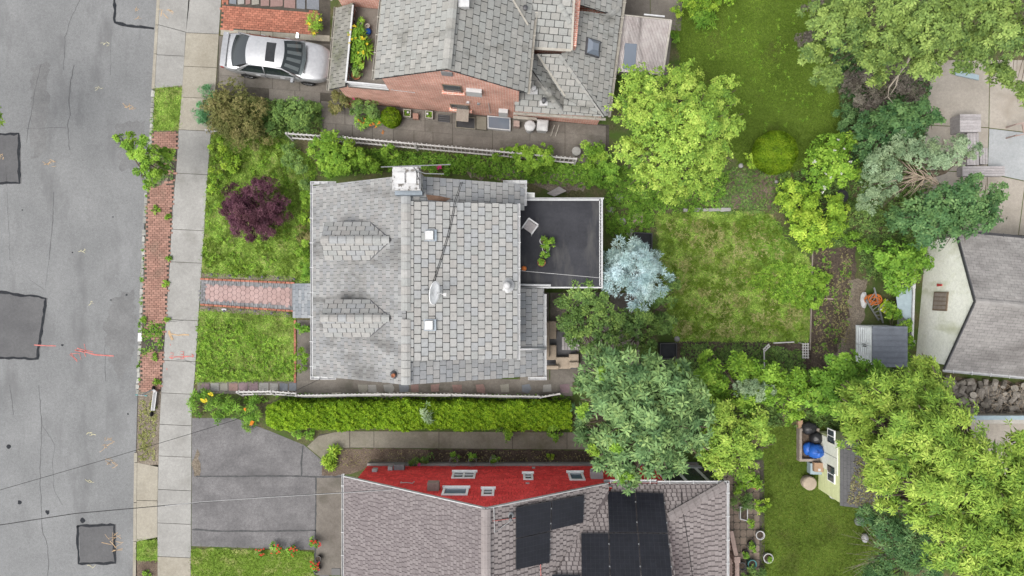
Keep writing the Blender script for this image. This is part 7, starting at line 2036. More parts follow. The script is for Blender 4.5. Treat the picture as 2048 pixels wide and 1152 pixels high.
mb = MB(); c = P(1668, 990, .05); mb.tube([(c.x + .2 * math.cos(a) * (1 + .1 * math.sin(a * .3)), c.y + .17 * math.sin(a), .04 + a * .002) for a in np.linspace(0, 19, 70)], .015, 5); mb.build('garden_hose', 'cable_white', label='coiled pale garden hose below the green shed', cat='hose')
c = P(1707, 1005, .12); mb = MB(); mb.blob((c.x, c.y, .11), .1, .1, .1, 12, 8); mb.build('ball', 'pink_plastic', smooth=True, label='bright pink ball beside the green shed roof corner', cat='ball')
bag(1720, 1043, 9, .3, 'galvanised', 'crumpled grey bag on the shaded lawn', 'bag', .02, 1.1)
bag(1731, 1077, 9, .3, 'white_plastic', 'white crumpled sheet under the bare branches', 'plastic sheet', .02, .7)

# ------------------------------------------------------------------ patio beside the red house with pots
pt = thing('stamped_patio', None, None, P(1493, 1040, 0)); pt['kind'] = 'structure'
sheet('patio_bed', [(1440, 925), (1528, 920), (1530, 1200), (1440, 1200)], .008, 'joint_dark', parent=pt)
sz = 15.0
for i in range(7):
    for j in range(19):
        u, v = 1441 + i * 13, 924 + j * sz
        if u + 13 > 1530: continue
        o_ = 3.2
        if (i + j) % 2 == 0:
            q = [(u + o_, v), (u + 13 - o_, v), (u + 13, v + o_), (u + 13, v + sz - o_), (u + 13 - o_, v + sz), (u + o_, v + sz), (u, v + sz - o_), (u, v + o_)]
        else:
            q = [(u, v), (u + 13, v), (u + 13, v + sz), (u, v + sz)]
        c = (u + 6.5, v + sz / 2); q = [(x + (c[0] - x) * .07, y + (c[1] - y) * .07) for x, y in q]
        mb = MB(); mb.prism(uvpoly(q), -.02, .018 + random.uniform(0, .004), random.random()); mb.build('paver', 'stamped', pt)
wt_ = thing('side_table', 'white square folding table beside the sunroom windows', 'table', P(1429, 947, 0))
c = P(1429, 947, .7); mb = MB(); mb.box((c.x - .26, c.y - .3, .67), (c.x + .26, c.y + .3, .71)); mb.build('top', 'white_plastic', wt_)
for sx_ in (-1, 1):
    for sy_ in (-1, 1): mb = MB(); mb.bar((c.x + sx_ * .22, c.y + sy_ * .26, .015), (c.x + sx_ * .2, c.y + sy_ * .2, .67), .035, .035); mb.build('leg', 'white_plastic', wt_)
tr_ = tray('window_box', 1488, 1028, 16, 26, .2, 'white_plastic', 'soil', 'white rectangular plant trough standing askew on the patio', 'planter', .02, .25, 1.8, .8)
pot(1521, 1071, 9, .02, .3, 'white_plastic', 'white-rimmed round pot of bare soil at the patio edge')
pot(1537, 1117, 10, .01, .3, 'white_plastic', 'white-rimmed pot with grass, on the lawn by the patio', 1, 'leaf_green', 'fine', .12, 7)
pot(1504, 1091, 9, .02, .25, 'black_plastic', 'bright leafy potted plant above the teal pots', 1, 'leaf_fresh', 'fine', .3, 10)
pot(1492, 1107, 7, .02, .2, 'black_plastic', 'small spiky potted plant left of the bright leafy pot', 1, 'leaf_green', 'fine', .25, 9)
pot(1505, 1129, 9, .02, .35, 'teal_plastic', 'teal round pot on the lower patio'); pot(1502, 1142, 10, .02, .3, 'black_plastic', 'black round pot below the teal pot'); pot(1485, 1133, 8, .02, .3, 'dark_metal', 'dark grey pot left of the teal pot')
pot(1513, 968, 11, .02, .3, 'terracotta', 'terracotta pot under the patio shrubs', 1, 'leaf_green', 'fine', .3, 14)

# ------------------------------------------------------------------ overhead wires
def wire(label, pts, r_, mat):
    mb = MB(); P3 = [P(*p) for p in pts]; path = []
    for a, b in zip(P3[:-1], P3[1:]):
        for k in range(8): path.append(a.lerp(b, k / 8))
    path.append(P3[-1]); mb.tube(path, r_, 5); mb.build('power_line', mat, label=label, cat='wire', smooth=True)
c = rwall(806, 976)
wire('twisted service cable crossing the street to the red house', [(-260, 1079, 7.5), (0, 1050, 6.7), (150, 1027, 6.3), (330, 1011, 5.9), (520, 995, 5.4), (690, 985, 4.9), (812, 977, 4.45)], .014, 'cable_black')
wire('pale neutral wire twisted along the service cable', [(330, 1012, 5.93), (400, 1004, 5.78), (520, 995.6, 5.44), (690, 985.6, 4.94), (812, 977.6, 4.5)], .010, 'cable_white')
wire('thin black wire running from the street over the driveway', [(-260, 1059, 7.5), (0, 980, 7.0), (200, 922, 6.2), (380, 868, 5.2), (470, 840, 4.6), (640, 758, 3.1)], .009, 'cable_black')
# ------------------------------------------------------------------ trees
leafmat('leaf_light', [(.04, .075, .025), (.085, .13, .038), (.14, .20, .055), (.22, .28, .085)])
tree('street_tree', 'young street tree with fan of bright leaves overhanging the road', 'tree',
     [(258, 288, 24, 3.2), (288, 305, 32, 3.4), (298, 342, 26, 3.0), (330, 308, 20, 2.6), (300, 370, 13, 2.6), (238, 278, 12, 3.2), (320, 340, 18, 2.6)], 'maple', 'leaf_fresh', (318, 325), trunk_r=.05, size=.85, ragged=.3)
tree('street_tree', 'tree just reaching in at the left edge of the photo', 'tree', [(-60, 225, 55, 4.5), (-40, 200, 40, 4.2), (-24, 232, 30, 4)], 'maple', 'leaf_fresh', (-120, 225), trunk_r=.1)
tree('purple_leaf_tree', 'dark purple-leaved ornamental tree on the front lawn', 'tree',
     [(478, 402, 34, 1.3), (522, 395, 40, 1.5), (557, 420, 28, 1.3), (498, 445, 36, 1.3), (535, 452, 33, 1.2), (460, 415, 20, 1.2), (505, 418, 36, 1.6)], 'lace', 'leaf_purple', (510, 425), trunk_r=.06, ragged=.2, dens=1.5)
tree('maple_tree', 'large bright yellow-green maple beside the mown lawn', 'tree',
     [(1285, 178, 52, 5.0), (1365, 172, 50, 5.0), (1428, 195, 46, 4.8), (1300, 245, 60, 5.7), (1385, 245, 64, 6.0), (1452, 245, 38, 4.8), (1340, 320, 64, 5.2), (1420, 310, 50, 4.9), (1262, 300, 40, 4.4), (1345, 385, 36, 3.6), (1285, 365, 30, 3.5), (1405, 362, 34, 3.9), (1245, 215, 32, 4.4)],
     'maple', 'leaf_lime_tree', (1335, 290), trunk_r=.16, ragged=.3, size=1.05)
tree('overhanging_tree', 'tall light green tree spreading over the upper right corner', 'tree',
     [(1625, 100, 34, 6), (1655, 150, 36, 6), (1690, 55, 52, 7), (1730, 110, 40, 6.5), (1780, 95, 54, 7), (1790, 25, 56, 7.5), (1870, 55, 64, 8), (1940, 95, 54, 7.2), (2030, 60, 60, 8), (1850, 125, 40, 6.5), (1995, 150, 34, 6), (2052, 190, 30, 6), (1950, 5, 60, 8), (1700, 0, 42, 7), (1635, 35, 36, 6.5), (1760, 160, 24, 5.6)],
     'maple', 'leaf_light', (1900, -20), trunk_r=.07, ragged=.34, size=1.1, bark='bark', dens=1.4)
mb = MB(); mb.tube([P(1845, 60, 7.6), P(1832, 85, 7.4), P(1815, 125, 7.0), P(1797, 150, 6.7), P(1778, 175, 6.4), P(1776, 192, 6.2)], [.06, .05, .04, .035, .025, .01], 6)
mb.tube([P(1797, 150, 6.7), P(1792, 172, 6.5), P(1780, 190, 6.3)], [.03, .02, .008], 5); mb.tube([P(1776, 192, 6.2), P(1768, 198, 6.1)], [.012, .006], 5); mb.tube([P(1776, 194, 6.2), P(1786, 206, 6.1)], [.012, .005], 5)
mb.build('bare_branch', 'bark_pale', label='bare pale branch hanging out of the tall light green tree', cat='branch')
tree('dark_maple', 'dark green leafy tree overhanging the rear patio and garage roof', 'tree',
     [(1880, 415, 48, 3.2), (1930, 400, 44, 3.2), (1962, 430, 40, 3.2), (1900, 460, 40, 3), (1835, 425, 40, 2.8), (1795, 440, 32, 2.4), (1850, 465, 32, 2.6), (1985, 385, 26, 3), (1945, 365, 24, 2.8)], 'broad', 'leaf_dark', (1880, 430), trunk_r=.12, size=1.05, ragged=.28)
tree('dark_tree', 'dark green broadleaf tree above the sage conifer beside the patio', 'tree',
     [(1790, 238, 40, 2.8), (1830, 228, 34, 2.8), (1752, 240, 30, 2.4), (1868, 240, 22, 2.6), (1800, 265, 34, 2.4), (1720, 262, 24, 2), (1725, 300, 22, 1.8), (1760, 275, 26, 2.2)], 'broad', 'leaf_dark', (1800, 245), trunk_r=.1, ragged=.3)
tree('sage_conifer', 'grey-green feathery conifer with bare inner branches near the patio', 'tree',
     [(1760, 328, 34, 2.7), (1742, 368, 30, 2.4), (1800, 300, 34, 2.9), (1850, 308, 36, 2.9), (1895, 300, 34, 2.9), (1740, 402, 26, 2.2), (1920, 288, 18, 2.8), (1775, 375, 24, 2.2), (1945, 300, 18, 2.6), (1875, 322, 26, 2.7), (1780, 345, 24, 2.5)], 'tiny', 'leaf_sage', (1835, 360), trunk_r=.06, size=1.25, ragged=.2)
mb = MB(); o0 = P(1898, 388, 2.2)
main = [P(1898, 390, 2.0), P(1870, 362, 2.5), P(1835, 352, 2.7)]
mb.tube([P(1900, 400, .2), P(1890, 382, 1.5), P(1866, 360, 2.5)], [.05, .04, .022], 6)
for k in range(60):
    s = random.choice([(1866, 358), (1850, 356), (1880, 370), (1835, 352)]); a = random.uniform(2.0, 4.4); l_ = random.uniform(20, 75)
    e = (s[0] + math.cos(a) * l_, s[1] - math.sin(a) * l_ * .8); m_ = ((s[0] + e[0]) / 2 + random.uniform(-5, 5), (s[1] + e[1]) / 2 + random.uniform(-5, 5))
    mb.tube([P(*s, 2.5), P(*m_, 2.6), P(*e, 2.45)], [.012, .009, .004], 4)
mb.tube([P(1866, 360, 2.5), P(1885, 372, 2.8), P(1898, 395, 2.9)], [.035, .025, .01], 5)
mb.build('bare_branches', 'twig_tan', label='fan of bare tan branches beside the sage conifer', cat='branches')
tree('blue_spruce', 'pale blue spruce beside the flat-roofed wing', 'tree',
     [(1258, 508, 36, 2.6), (1302, 560, 38, 2.6), (1238, 560, 34, 2.6), (1270, 540, 44, 3.3), (1282, 598, 26, 2.2), (1300, 525, 26, 2.4), (1225, 520, 24, 2.2)], 'spruce', 'leaf_spruce', (1268, 548), trunk_r=.07, ragged=.14, size=1.0, dens=1.6)
tree('lilac_tree', 'green small-leaved tree overhanging the flat roof corner', 'tree',
     [(1165, 580, 34, 2.7), (1152, 548, 18, 2.6), (1145, 630, 38, 2.4), (1190, 610, 36, 2.5), (1155, 672, 28, 2.0), (1195, 655, 30, 2.2), (1118, 605, 16, 2.2), (1215, 690, 28, 2.2), (1180, 702, 24, 2.2), (1225, 640, 26, 2.2)], 'fine', 'leaf_mid', (1165, 625), trunk_r=.08, size=1.5, ragged=.3)
tree('lilac_tree', 'dusky green tree below and right of the blue spruce', 'tree',
     [(1275, 640, 40, 2.0), (1325, 600, 26, 1.6), (1312, 650, 28, 1.8), (1245, 655, 28, 1.9), (1340, 570, 18, 1.4), (1295, 685, 22, 1.8), (1250, 700, 26, 2.0), (1335, 640, 20, 1.5)], 'fine', 'leaf_mid', (1285, 640), trunk_r=.07, size=1.5, ragged=.3)
tree('oak_tree', 'big blue-green tree between the hedge and the red house roof', 'tree',
     [(1225, 735, 48, 6), (1290, 755, 60, 6.5), (1350, 785, 56, 6.5), (1235, 815, 62, 6.5), (1318, 845, 66, 7), (1375, 845, 46, 6), (1195, 785, 40, 5.5), (1230, 885, 46, 6), (1300, 905, 48, 6), (1248, 940, 28, 5.5), (1200, 870, 30, 5.5), (1355, 738, 30, 5.5), (1200, 715, 32, 5), (1165, 830, 22, 5), (1170, 760, 30, 5.2), (1168, 870, 24, 5), (1388, 800, 32, 5.6), (1392, 885, 30, 5.4), (1338, 925, 32, 5.4), (1258, 962, 18, 5.2), (1215, 925, 26, 5.3), (1405, 835, 22, 5.2)],
     'oak', 'leaf_oak', (1270, 800), trunk_r=.2, ragged=.42)
S_V = shrub('climbing_vine', 'yellow-green vine tangled through the big blue-green tree', 0, 0, 0, 0, 'maple', 'leaf_fresh', lobes=[(1212, 752, 20, 6.3), (1226, 882, 26, 6.4), (1190, 905, 18, 5.9), (1168, 818, 18, 5.5), (1362, 738, 18, 5.8), (1250, 950, 18, 5.8)], cat='vine', size=.9, ragged=.5, dens=.7)
tree('lime_leaf_tree', 'yellow-green tree right of the blue-green tree near the sunroom', 'tree',
     [(1455, 870, 50, 3.5), (1500, 850, 40, 3.3), (1432, 925, 36, 3.2), (1495, 910, 30, 3.1), (1535, 878, 18, 3), (1435, 830, 36, 3.3), (1410, 895, 30, 3.2), (1470, 940, 22, 2.8)], 'broad', 'leaf_lime_tree', (1460, 885), trunk_r=.1, size=.95, ragged=.3)
tree('hazel_tree', 'mid-green bushy tree below the shaded bed', 'tree',
     [(1420, 755, 38, 2.5), (1475, 745, 42, 2.4), (1535, 765, 44, 2.6), (1588, 775, 40, 2.5), (1500, 800, 40, 2.6), (1430, 800, 36, 2.5), (1580, 820, 26, 2.3), (1620, 760, 26, 2.3), (1410, 715, 18, 2)], 'broad', 'leaf_fresh', (1500, 780), trunk_r=.1, ragged=.3)
shrub('sage_shrub', 'soft grey-green shrub poking out of the bushy mid-green tree', 1505, 778, 30, 3.1, 'tiny', 'leaf_sage', lobes=[(1485, 776, 20, 3.0), (1512, 780, 24, 3.1), (1535, 782, 16, 3.0)], size=1.3)
tree('walnut_tree', 'dense green tree between the storage shed and the lime-green giant', 'tree',
     [(1680, 745, 44, 3.2), (1650, 790, 40, 3.0), (1700, 795, 44, 3.2), (1735, 745, 34, 3.0), (1640, 750, 24, 2.6)], 'broad', 'leaf_green', (1680, 775), trunk_r=.11, ragged=.3)
tree('locust_tree', 'huge lime-green tree filling the lower right corner', 'tree',
     [(1720, 830, 54, 6), (1790, 785, 54, 6.5), (1855, 775, 50, 6.2), (1800, 865, 70, 7.5), (1880, 850, 70, 7.5), (1712, 875, 38, 6), (1775, 935, 52, 7), (1860, 945, 74, 8), (1940, 920, 66, 7.5), (2000, 950, 60, 7), (2040, 895, 46, 6.5), (1920, 1015, 70, 7.5), (2000, 1050, 74, 7.5), (1845, 1015, 48, 6.5), (1905, 1095, 60, 7), (1985, 1130, 64, 7), (2060, 1010, 60, 7), (1840, 735, 32, 5.5), (1695, 785, 28, 5), (2050, 1130, 50, 7), (1752, 915, 30, 6), (1768, 965, 28, 6), (1742, 945, 26, 5.4), (1775, 1000, 28, 5.5), (1738, 885, 26, 6)],
     'compound', 'leaf_lime_tree', (1870, 930), trunk_r=.3, ragged=.34, dens=1.05)
tree('dark_conifer', 'dark green feathery conifer at the edge of the shaded lawn', 'tree',
     [(1775, 1045, 44, 3), (1740, 1030, 28, 2.5), (1800, 1105, 48, 3), (1762, 1150, 46, 2.6), (1830, 1065, 38, 3.4), (1850, 1130, 40, 3)], 'feather', 'leaf_dark', (1800, 1080), trunk_r=.12, size=1.3, ragged=.3)
mb = MB(); s = (1790, 1105)
mb.tube([P(1800, 1110, .1), P(1780, 1104, 1.2)], [.05, .03], 5)
for k in range(34):
    a = random.uniform(2.2, 4.0); l_ = random.uniform(40, 105); e = (s[0] - 10 + math.cos(a) * l_, s[1] - math.sin(a) * l_); m_ = ((s[0] + e[0]) / 2 + random.uniform(-8, 8), (s[1] + e[1]) / 2 + random.uniform(-8, 8))
    mb.tube([P(s[0] - 10, s[1], 1.2), P(*m_, 1.5), P(*e, 1.3)], [.016, .010, .004], 4)
mb.build('bare_bush', 'bark_pale', label='bare twiggy bush spreading over the shaded lawn edge', cat='bush')

# ------------------------------------------------------------------ shrubs and beds
def S(name, label, lobes, style, mat, **kw): return shrub(name, label, 0, 0, 0, 0, style, mat, lobes=lobes, **kw)
S('olive_bush', 'big olive-brown rounded bush at the corner of the concrete drive', [(468, 205, 42, .9), (500, 228, 40, 1.0), (442, 222, 34, .8), (480, 262, 36, .8), (522, 272, 28, .6), (455, 245, 34, .8)], 'tiny', 'leaf_olive', size=1.3, dens=.9)
S('creeping_juniper', 'blue-green creeping juniper spilling onto the sidewalk', [(411, 190, 18, .25, .25), (404, 218, 20, .25, .25), (412, 244, 17, .22, .22), (425, 205, 18, .3, .3)], 'feather', 'leaf_juniper', size=.9)
S('mounded_bush', 'dark green mounded bush between the drive and the picket fence', [(600, 235, 38, .7), (562, 225, 22, .6), (625, 225, 22, .6), (550, 258, 22, .5)], 'tiny', 'leaf_mid', size=1.2)
S('viburnum', 'bright green broadleaf bush between picket fence and front lawn', [(658, 290, 30, .9), (690, 315, 34, 1.0), (636, 305, 22, .7), (722, 322, 24, .8), (748, 335, 18, .6), (665, 330, 26, .8)], 'maple', 'leaf_fresh', size=.9)
S('viburnum', 'lone leafy green bush at the fence just above the house eave', [(772, 300, 16, .8), (790, 312, 10, .6)], 'maple', 'leaf_fresh', size=.8)
S('lime_bush', 'lime-green bush at the sidewalk corner of the front lawn', [(438, 295, 18, .4), (446, 325, 20, .5), (430, 352, 15, .4), (470, 330, 16, .4), (425, 380, 10, .3)], 'fine', 'leaf_lime', size=1.1)
S('dull_bush', 'dull green bush at the house corner below the bright broadleaf bush', [(600, 335, 22, .6), (612, 365, 16, .6), (585, 300, 18, .5), (575, 315, 14, .4)], 'fine', 'leaf_mid')
for k, (v, m_, l_) in enumerate(((392, 'leaf_fresh', 'foundation shrub beside the upper dormer eave, first from the house corner'), (428, 'leaf_lime', 'yellowish foundation shrub, second from the upper house corner'), (466, 'leaf_olive', 'dull olive foundation shrub in the middle of the upper front wall'), (502, 'leaf_fresh', 'light green foundation shrub, fourth from the upper house corner'), (538, 'leaf_green', 'green foundation shrub nearest the front stoop'))):
    S('foundation_shrub', l_, [(610, v, 15, .4, .4, 22), (614, v + 12, 12, .35)], 'fine', m_, group='foundation shrubs along the front wall')
S('hosta', 'dark green leafy plant just below the front stoop', [(606, 655, 14, .3)], 'broad', 'leaf_green', size=.9)
S('foundation_shrub', 'rounded light green shrub at the lower front wall', [(607, 715, 18, .5), (604, 735, 10, .3)], 'fine', 'leaf_fresh', group='foundation shrubs along the front wall')
S('rose_bush', 'loose olive rose bush at the garage corner', [(680, 205, 24, .7), (700, 195, 18, .8), (668, 218, 14, .5)], 'fine', 'leaf_olive', size=1.1)
t = S('flowering_bush', 'mixed green bush with red blooms under the brick garage wall', [(725, 212, 22, .7), (745, 222, 20, .6), (715, 232, 16, .5)], 'fine', 'leaf_mid'); petals(t, [tuple(P(707, 197, .9)), tuple(P(702, 210, .8))], 'magenta_petal', .1, .07)
t = S('daylily', 'clump of orange daylilies beside the round clipped bush', [(728, 240, 18, .3), (750, 242, 16, .3)], 'feather', 'leaf_green', size=1.3)
petals(t, [tuple(P(u, v, .62)) for u, v in ((716, 229), (718, 240), (723, 243), (728, 238), (741, 250), (747, 248), (751, 254), (758, 246), (727, 246))], 'orange_petal', .075, .045, 6)
petals(t, [tuple(P(766, 265, .05))], 'orange_petal', .10, .05, 4)
def ball(name, label, u, v, r, h, mat, n):
    """clipped bush: small leaves all over a slightly flattened ball"""
    c = P(u, v, h * .55); rr = r / PPM * (CAMZ - h * .5) / CAMZ
    t = thing(name, label, 'shrub', (c.x, c.y, 0)); mb = MB(); mb.blob((c.x, c.y, h * .5), rr * .86, rr * .86, h * .46, 14, 9); mb.build('stem', 'bark', t)
    d = unit(rng.normal(size=(n, 3))); lump = 1 + .012 * np.sin(d[:, 0] * 9 + d[:, 1] * 4) + .012 * np.cos(d[:, 1] * 11 + d[:, 2] * 3)
    d[:, 2] = np.sign(d[:, 2]) * np.abs(d[:, 2]) ** .8
    C = np.array([c.x, c.y, h * .52]) + d * np.array([rr, rr, h * .5]) * (lump * rng.uniform(.94, 1.02, n))[:, None]; C[:, 2] = np.maximum(C[:, 2], .03)
    V, r_ = rosettes(C, unit(d + rng.normal(0, .3, (n, 3))), 4, .052, .036, .02, .85, np.clip((lump - .975) * 16 + rng.normal(0, .2, n), 0, 1)); np_mesh('foliage', V, 4, r_, mat, t)  # lower lumps get darker leaves, so shading is carried by colour
ball('round_bush', 'round clipped lime-green bush against the brick wall', 782, 235, 20, .8, 'leaf_topiary', 1800)
ball('box_topiary', 'large round clipped topiary ball on the mown lawn', 1550, 305, 42, 1.5, 'leaf_topiary', 12000)
S('round_hedge_bush', 'rounded hedge bush at the end of the picket fence', [(1182, 300, 24, .8), (1195, 315, 20, .7), (1175, 322, 16, .6)], 'box', 'leaf_fresh', ragged=.08)
S('laurel', 'dark glossy bush under the bright maple near the fence end', [(1205, 345, 24, .8), (1190, 360, 18, .6), (1230, 350, 20, .8)], 'maple', 'leaf_green')
S('rose_bush', 'yellow-green shrub leaning over the picket fence middle', [(1030, 305, 18, .8), (1060, 318, 26, .8), (1092, 312, 22, .8), (1000, 312, 14, .6), (1050, 335, 18, .5)], 'maple', 'leaf_fresh', size=.85)
t = S('peony', 'low plant with a magenta bloom beside the antenna rods', [(868, 340, 12, .25), (890, 345, 10, .2)], 'fine', 'leaf_green'); petals(t, [tuple(P(876, 336, .5)), tuple(P(879, 333, .5))], 'magenta_petal', .11, .09, 6)
t = S('flowering_shrub', 'green shrub with white flower clusters left of the dark trees', [(1655, 308, 40, 1.5), (1690, 288, 24, 1.5), (1640, 345, 32, 1.3), (1688, 340, 30, 1.4), (1630, 310, 26, 1.2)], 'broad', 'leaf_fresh', size=.95)
petals(t, [tuple(P(u + random.uniform(-5, 5), v + random.uniform(-5, 5), 2.25)) for u, v in ((1625, 324), (1632, 322), (1640, 385), (1650, 375), (1668, 300), (1706, 322), (1682, 345), (1662, 358), (1690, 300), (1672, 285), (1645, 380), (1655, 345))], 'white_petal', .07, .05, 5)
S('euonymus', 'lime-yellow broadleaf shrub above the vegetable bed', [(1598, 400, 36, .9), (1650, 435, 42, 1.0), (1612, 452, 36, .9), (1640, 478, 26, .8), (1575, 378, 22, .8), (1670, 410, 26, .9), (1570, 412, 24, .8), (1590, 445, 26, .8), (1680, 440, 20, .9), (1615, 490, 20, .6)], 'broad', 'leaf_lime', size=.85)
S('lime_bush', 'small yellow-lime bush left of the round topiary', [(1498, 318, 14, .4), (1505, 328, 10, .3)], 'fine', 'leaf_lime', size=1.1)
S('lawn_sapling', 'small leafy plant growing in the lower right of the back lawn', [(1567, 598, 10, .3)], 'maple', 'leaf_fresh', size=.8)
S('weedy_bush', 'loose weedy bush at the edge of the vegetable bed', [(1640, 575, 22, .5), (1628, 600, 18, .5), (1650, 555, 14, .3)], 'fine', 'leaf_fresh', size=1.2)
S('smoke_bush', 'dull brownish bush under the tall light green tree', [(1740, 170, 40, 1.6), (1785, 165, 38, 1.7), (1722, 205, 30, 1.4), (1700, 172, 26, 1.3), (1830, 180, 28, 1.5), (1755, 205, 26, 1.5)], 'tiny', 'leaf_brown', size=1.5)
S('smoke_bush', 'dark brown bush glimpsed at the top right edge of the mown lawn', [(1615, 85, 22, 1.0), (1625, 15, 24, 1.2), (1640, 70, 22, 1.2)], 'tiny', 'leaf_brown', size=1.4)
S('yew_bush', 'very dark bush at the right border of the mown lawn', [(1690, 235, 24, .9), (1700, 265, 24, .9), (1715, 280, 22, .9)], 'fine', 'leaf_dark')
S('cherry_laurel', 'green leafy bush between vegetable bed and garage wall', [(1800, 530, 42, 1.7), (1762, 508, 30, 1.4), (1830, 508, 26, 1.7), (1790, 568, 26, 1.5), (1845, 525, 18, 1.8)], 'broad', 'leaf_green', size=.95)
S('low_bush', 'small green bush at the top of the vegetable bed', [(1700, 478, 18, .4), (1725, 485, 18, .5)], 'fine', 'leaf_green', size=1.2)
S('ivy', 'bright ivy climbing behind the grey storage shed', [(1806, 655, 18, 1.3), (1810, 690, 18, 1.4), (1790, 630, 18, .8), (1780, 610, 14, .6), (1800, 712, 18, 1.5)], 'fine', 'leaf_fresh', size=1.3)
S('hydrangea', 'bushy green plant on the stamped patio near the white table', [(1490, 952, 22, .7), (1505, 965, 18, .6), (1478, 970, 16, .5)], 'fine', 'leaf_fresh', size=1.2)
S('rosemary', 'dark feathery plant on the patio above the white trough', [(1478, 1000, 20, .5), (1495, 1005, 16, .5)], 'feather', 'leaf_mid')
S('lime_bush', 'small lime shrub at the patio edge beside the shaded lawn', [(1524, 1008, 15, .4), (1515, 1018, 10, .3)], 'fine', 'leaf_lime', size=1.2)
S('herb_plant', 'small bright herb below the white trough', [(1503, 1045, 9, .25)], 'fine', 'leaf_fresh', size=1.1)
S('herb_plant', 'leafy herbs at the bottom end of the patio', [(1515, 1145, 18, .4), (1495, 1155, 16, .4)], 'fine', 'leaf_mid', size=1.1)
S('ornamental_grass', 'arching grassy plant beside the rear patio of the brick house', [(1405, 42, 22, .35), (1390, 25, 16, .4)], 'feather', 'leaf_green', size=1.8)
S('mixed_border', 'yellow-green border planting at the top of the mown lawn', [(1380, 5, 26, .6), (1420, 0, 24, .6), (1360, 20, 16, .5), (1450, -10, 24, .6)], 'fine', 'leaf_lime', size=1.1)
S('low_bush', 'small leafy plant at the canopy corner', [(1350, 78, 9, .4), (1348, 68, 7, .3)], 'fine', 'leaf_green', size=1.1)
S('fern_sprig', 'pale feathery sprig growing out of the clipped hedge', [(857, 826, 13, 1.25, .3, 20)], 'feather', 'leaf_sage', size=1.3)
S('hedge_weed', 'loose leafy weed at the lower edge of the hedge near the big tree', [(1015, 865, 18, .5), (1110, 868, 14, .5), (1105, 852, 12, .9)], 'fine', 'leaf_fresh', size=1.2)
# flower bed at the street end of the hedge
t = S('flower_bed', 'overgrown flower bed at the sidewalk end of the clipped hedge', [(392, 812, 18, .3), (420, 800, 20, .35), (450, 812, 22, .4), (478, 822, 22, .4), (505, 828, 20, .4), (400, 790, 14, .3), (440, 835, 14, .3), (500, 848, 14, .25), (515, 805, 14, .5)], 'feather', 'leaf_green', size=1.2, cat='flower bed')
petals(t, [tuple(P(u, v, .75)) for u, v in ((405, 800), (408, 803), (412, 801), (420, 788), (424, 790))], 'yellow_petal', .09, .07, 6)
petals(t, [tuple(P(u, v, .75)) for u, v in ((490, 818), (505, 844), (503, 848))], 'orange_petal', .09, .07, 6)
S('weeds_clump', 'low weeds on the soil beside the curved concrete walk', [(595, 868, 14, .2), (620, 866, 12, .2)], 'fine', 'leaf_green')
t = S('iris', 'strappy light green lilies in the dry soil bed', [(655, 912, 12, .25), (668, 905, 10, .25), (660, 925, 9, .2)], 'feather', 'leaf_lime', size=1.8)
t = S('rose_bush', 'small rose bush with a pink bloom against the red wall', [(852, 915, 14, .4), (835, 922, 9, .3), (825, 928, 8, .3)], 'fine', 'leaf_mid', size=1.1); petals(t, [tuple(P(838, 929, .6))], 'magenta_petal', .1, .08)
for k, (u, l_) in enumerate(((909, 'caged tomato plant, left one of three by the red wall'), (946, 'caged tomato plant, middle one of three by the red wall'), (988, 'caged tomato plant, right one of three by the red wall'))):
    t = S('tomato_plant', l_, [(u, 914, 10, .45)], 'fine', 'leaf_green', group='caged tomato plants')
    c = P(u, 917, 0)
    for z in (.25, .5, .75):
        mb = MB(); mb.tube([(c.x + .19 * math.cos(a), c.y + .19 * math.sin(a), z) for a in np.linspace(0, 2 * math.pi, 17)], .008, 4, cap=False); mb.build('cage_ring', 'galvanised', t)
    for q in range(3): a = q * 2.1; mb = MB(); mb.bar((c.x + .19 * math.cos(a), c.y + .19 * math.sin(a), 0), (c.x + .19 * math.cos(a), c.y + .19 * math.sin(a), .78), .01, .01); mb.build('cage_leg', 'galvanised', t)
S('seedling', 'single yellowish seedling in the dark soil bed', [(1101, 913, 6, .15)], 'fine', 'leaf_lime')
for (u, v, r, l_) in ((520, 1106, 9, 'red geranium, leftmost on the lower lawn edge'), (553, 1096, 12, 'red geranium with large leaves, second from the left'), (587, 1103, 12, 'broad green plant with few red blooms, third from the left'), (631, 1084, 11, 'bright red geranium at the drive joint'), (630, 1131, 10, 'mass of red geranium blooms beside the lower drive')):
    t = S('geranium', l_, [(u, v, r, .25)], 'fine', 'leaf_green', size=1.2, group='red geraniums along the lower lawn', cat='flower')
    petals(t, [tuple(P(u + random.uniform(-r, r) * .9, v + random.uniform(-r, r) * .9, .5)) for _ in range(14 if v == 1131 else 9)], 'red_petal', .05, .035, 6)
pot(633, 1140, 7, .016, .25, 'black_plastic', 'dark flower pot below the red geranium mass'); pot(636, 1118, 6, .016, .22, 'black_plastic', 'small dark flower pot right of the red blooms')
gbox('door_mat', 672, 1144, 18, 14, .018, .04, 'black_plastic', 'black grid mat at the lower corner of the drive', 'mat', 0)
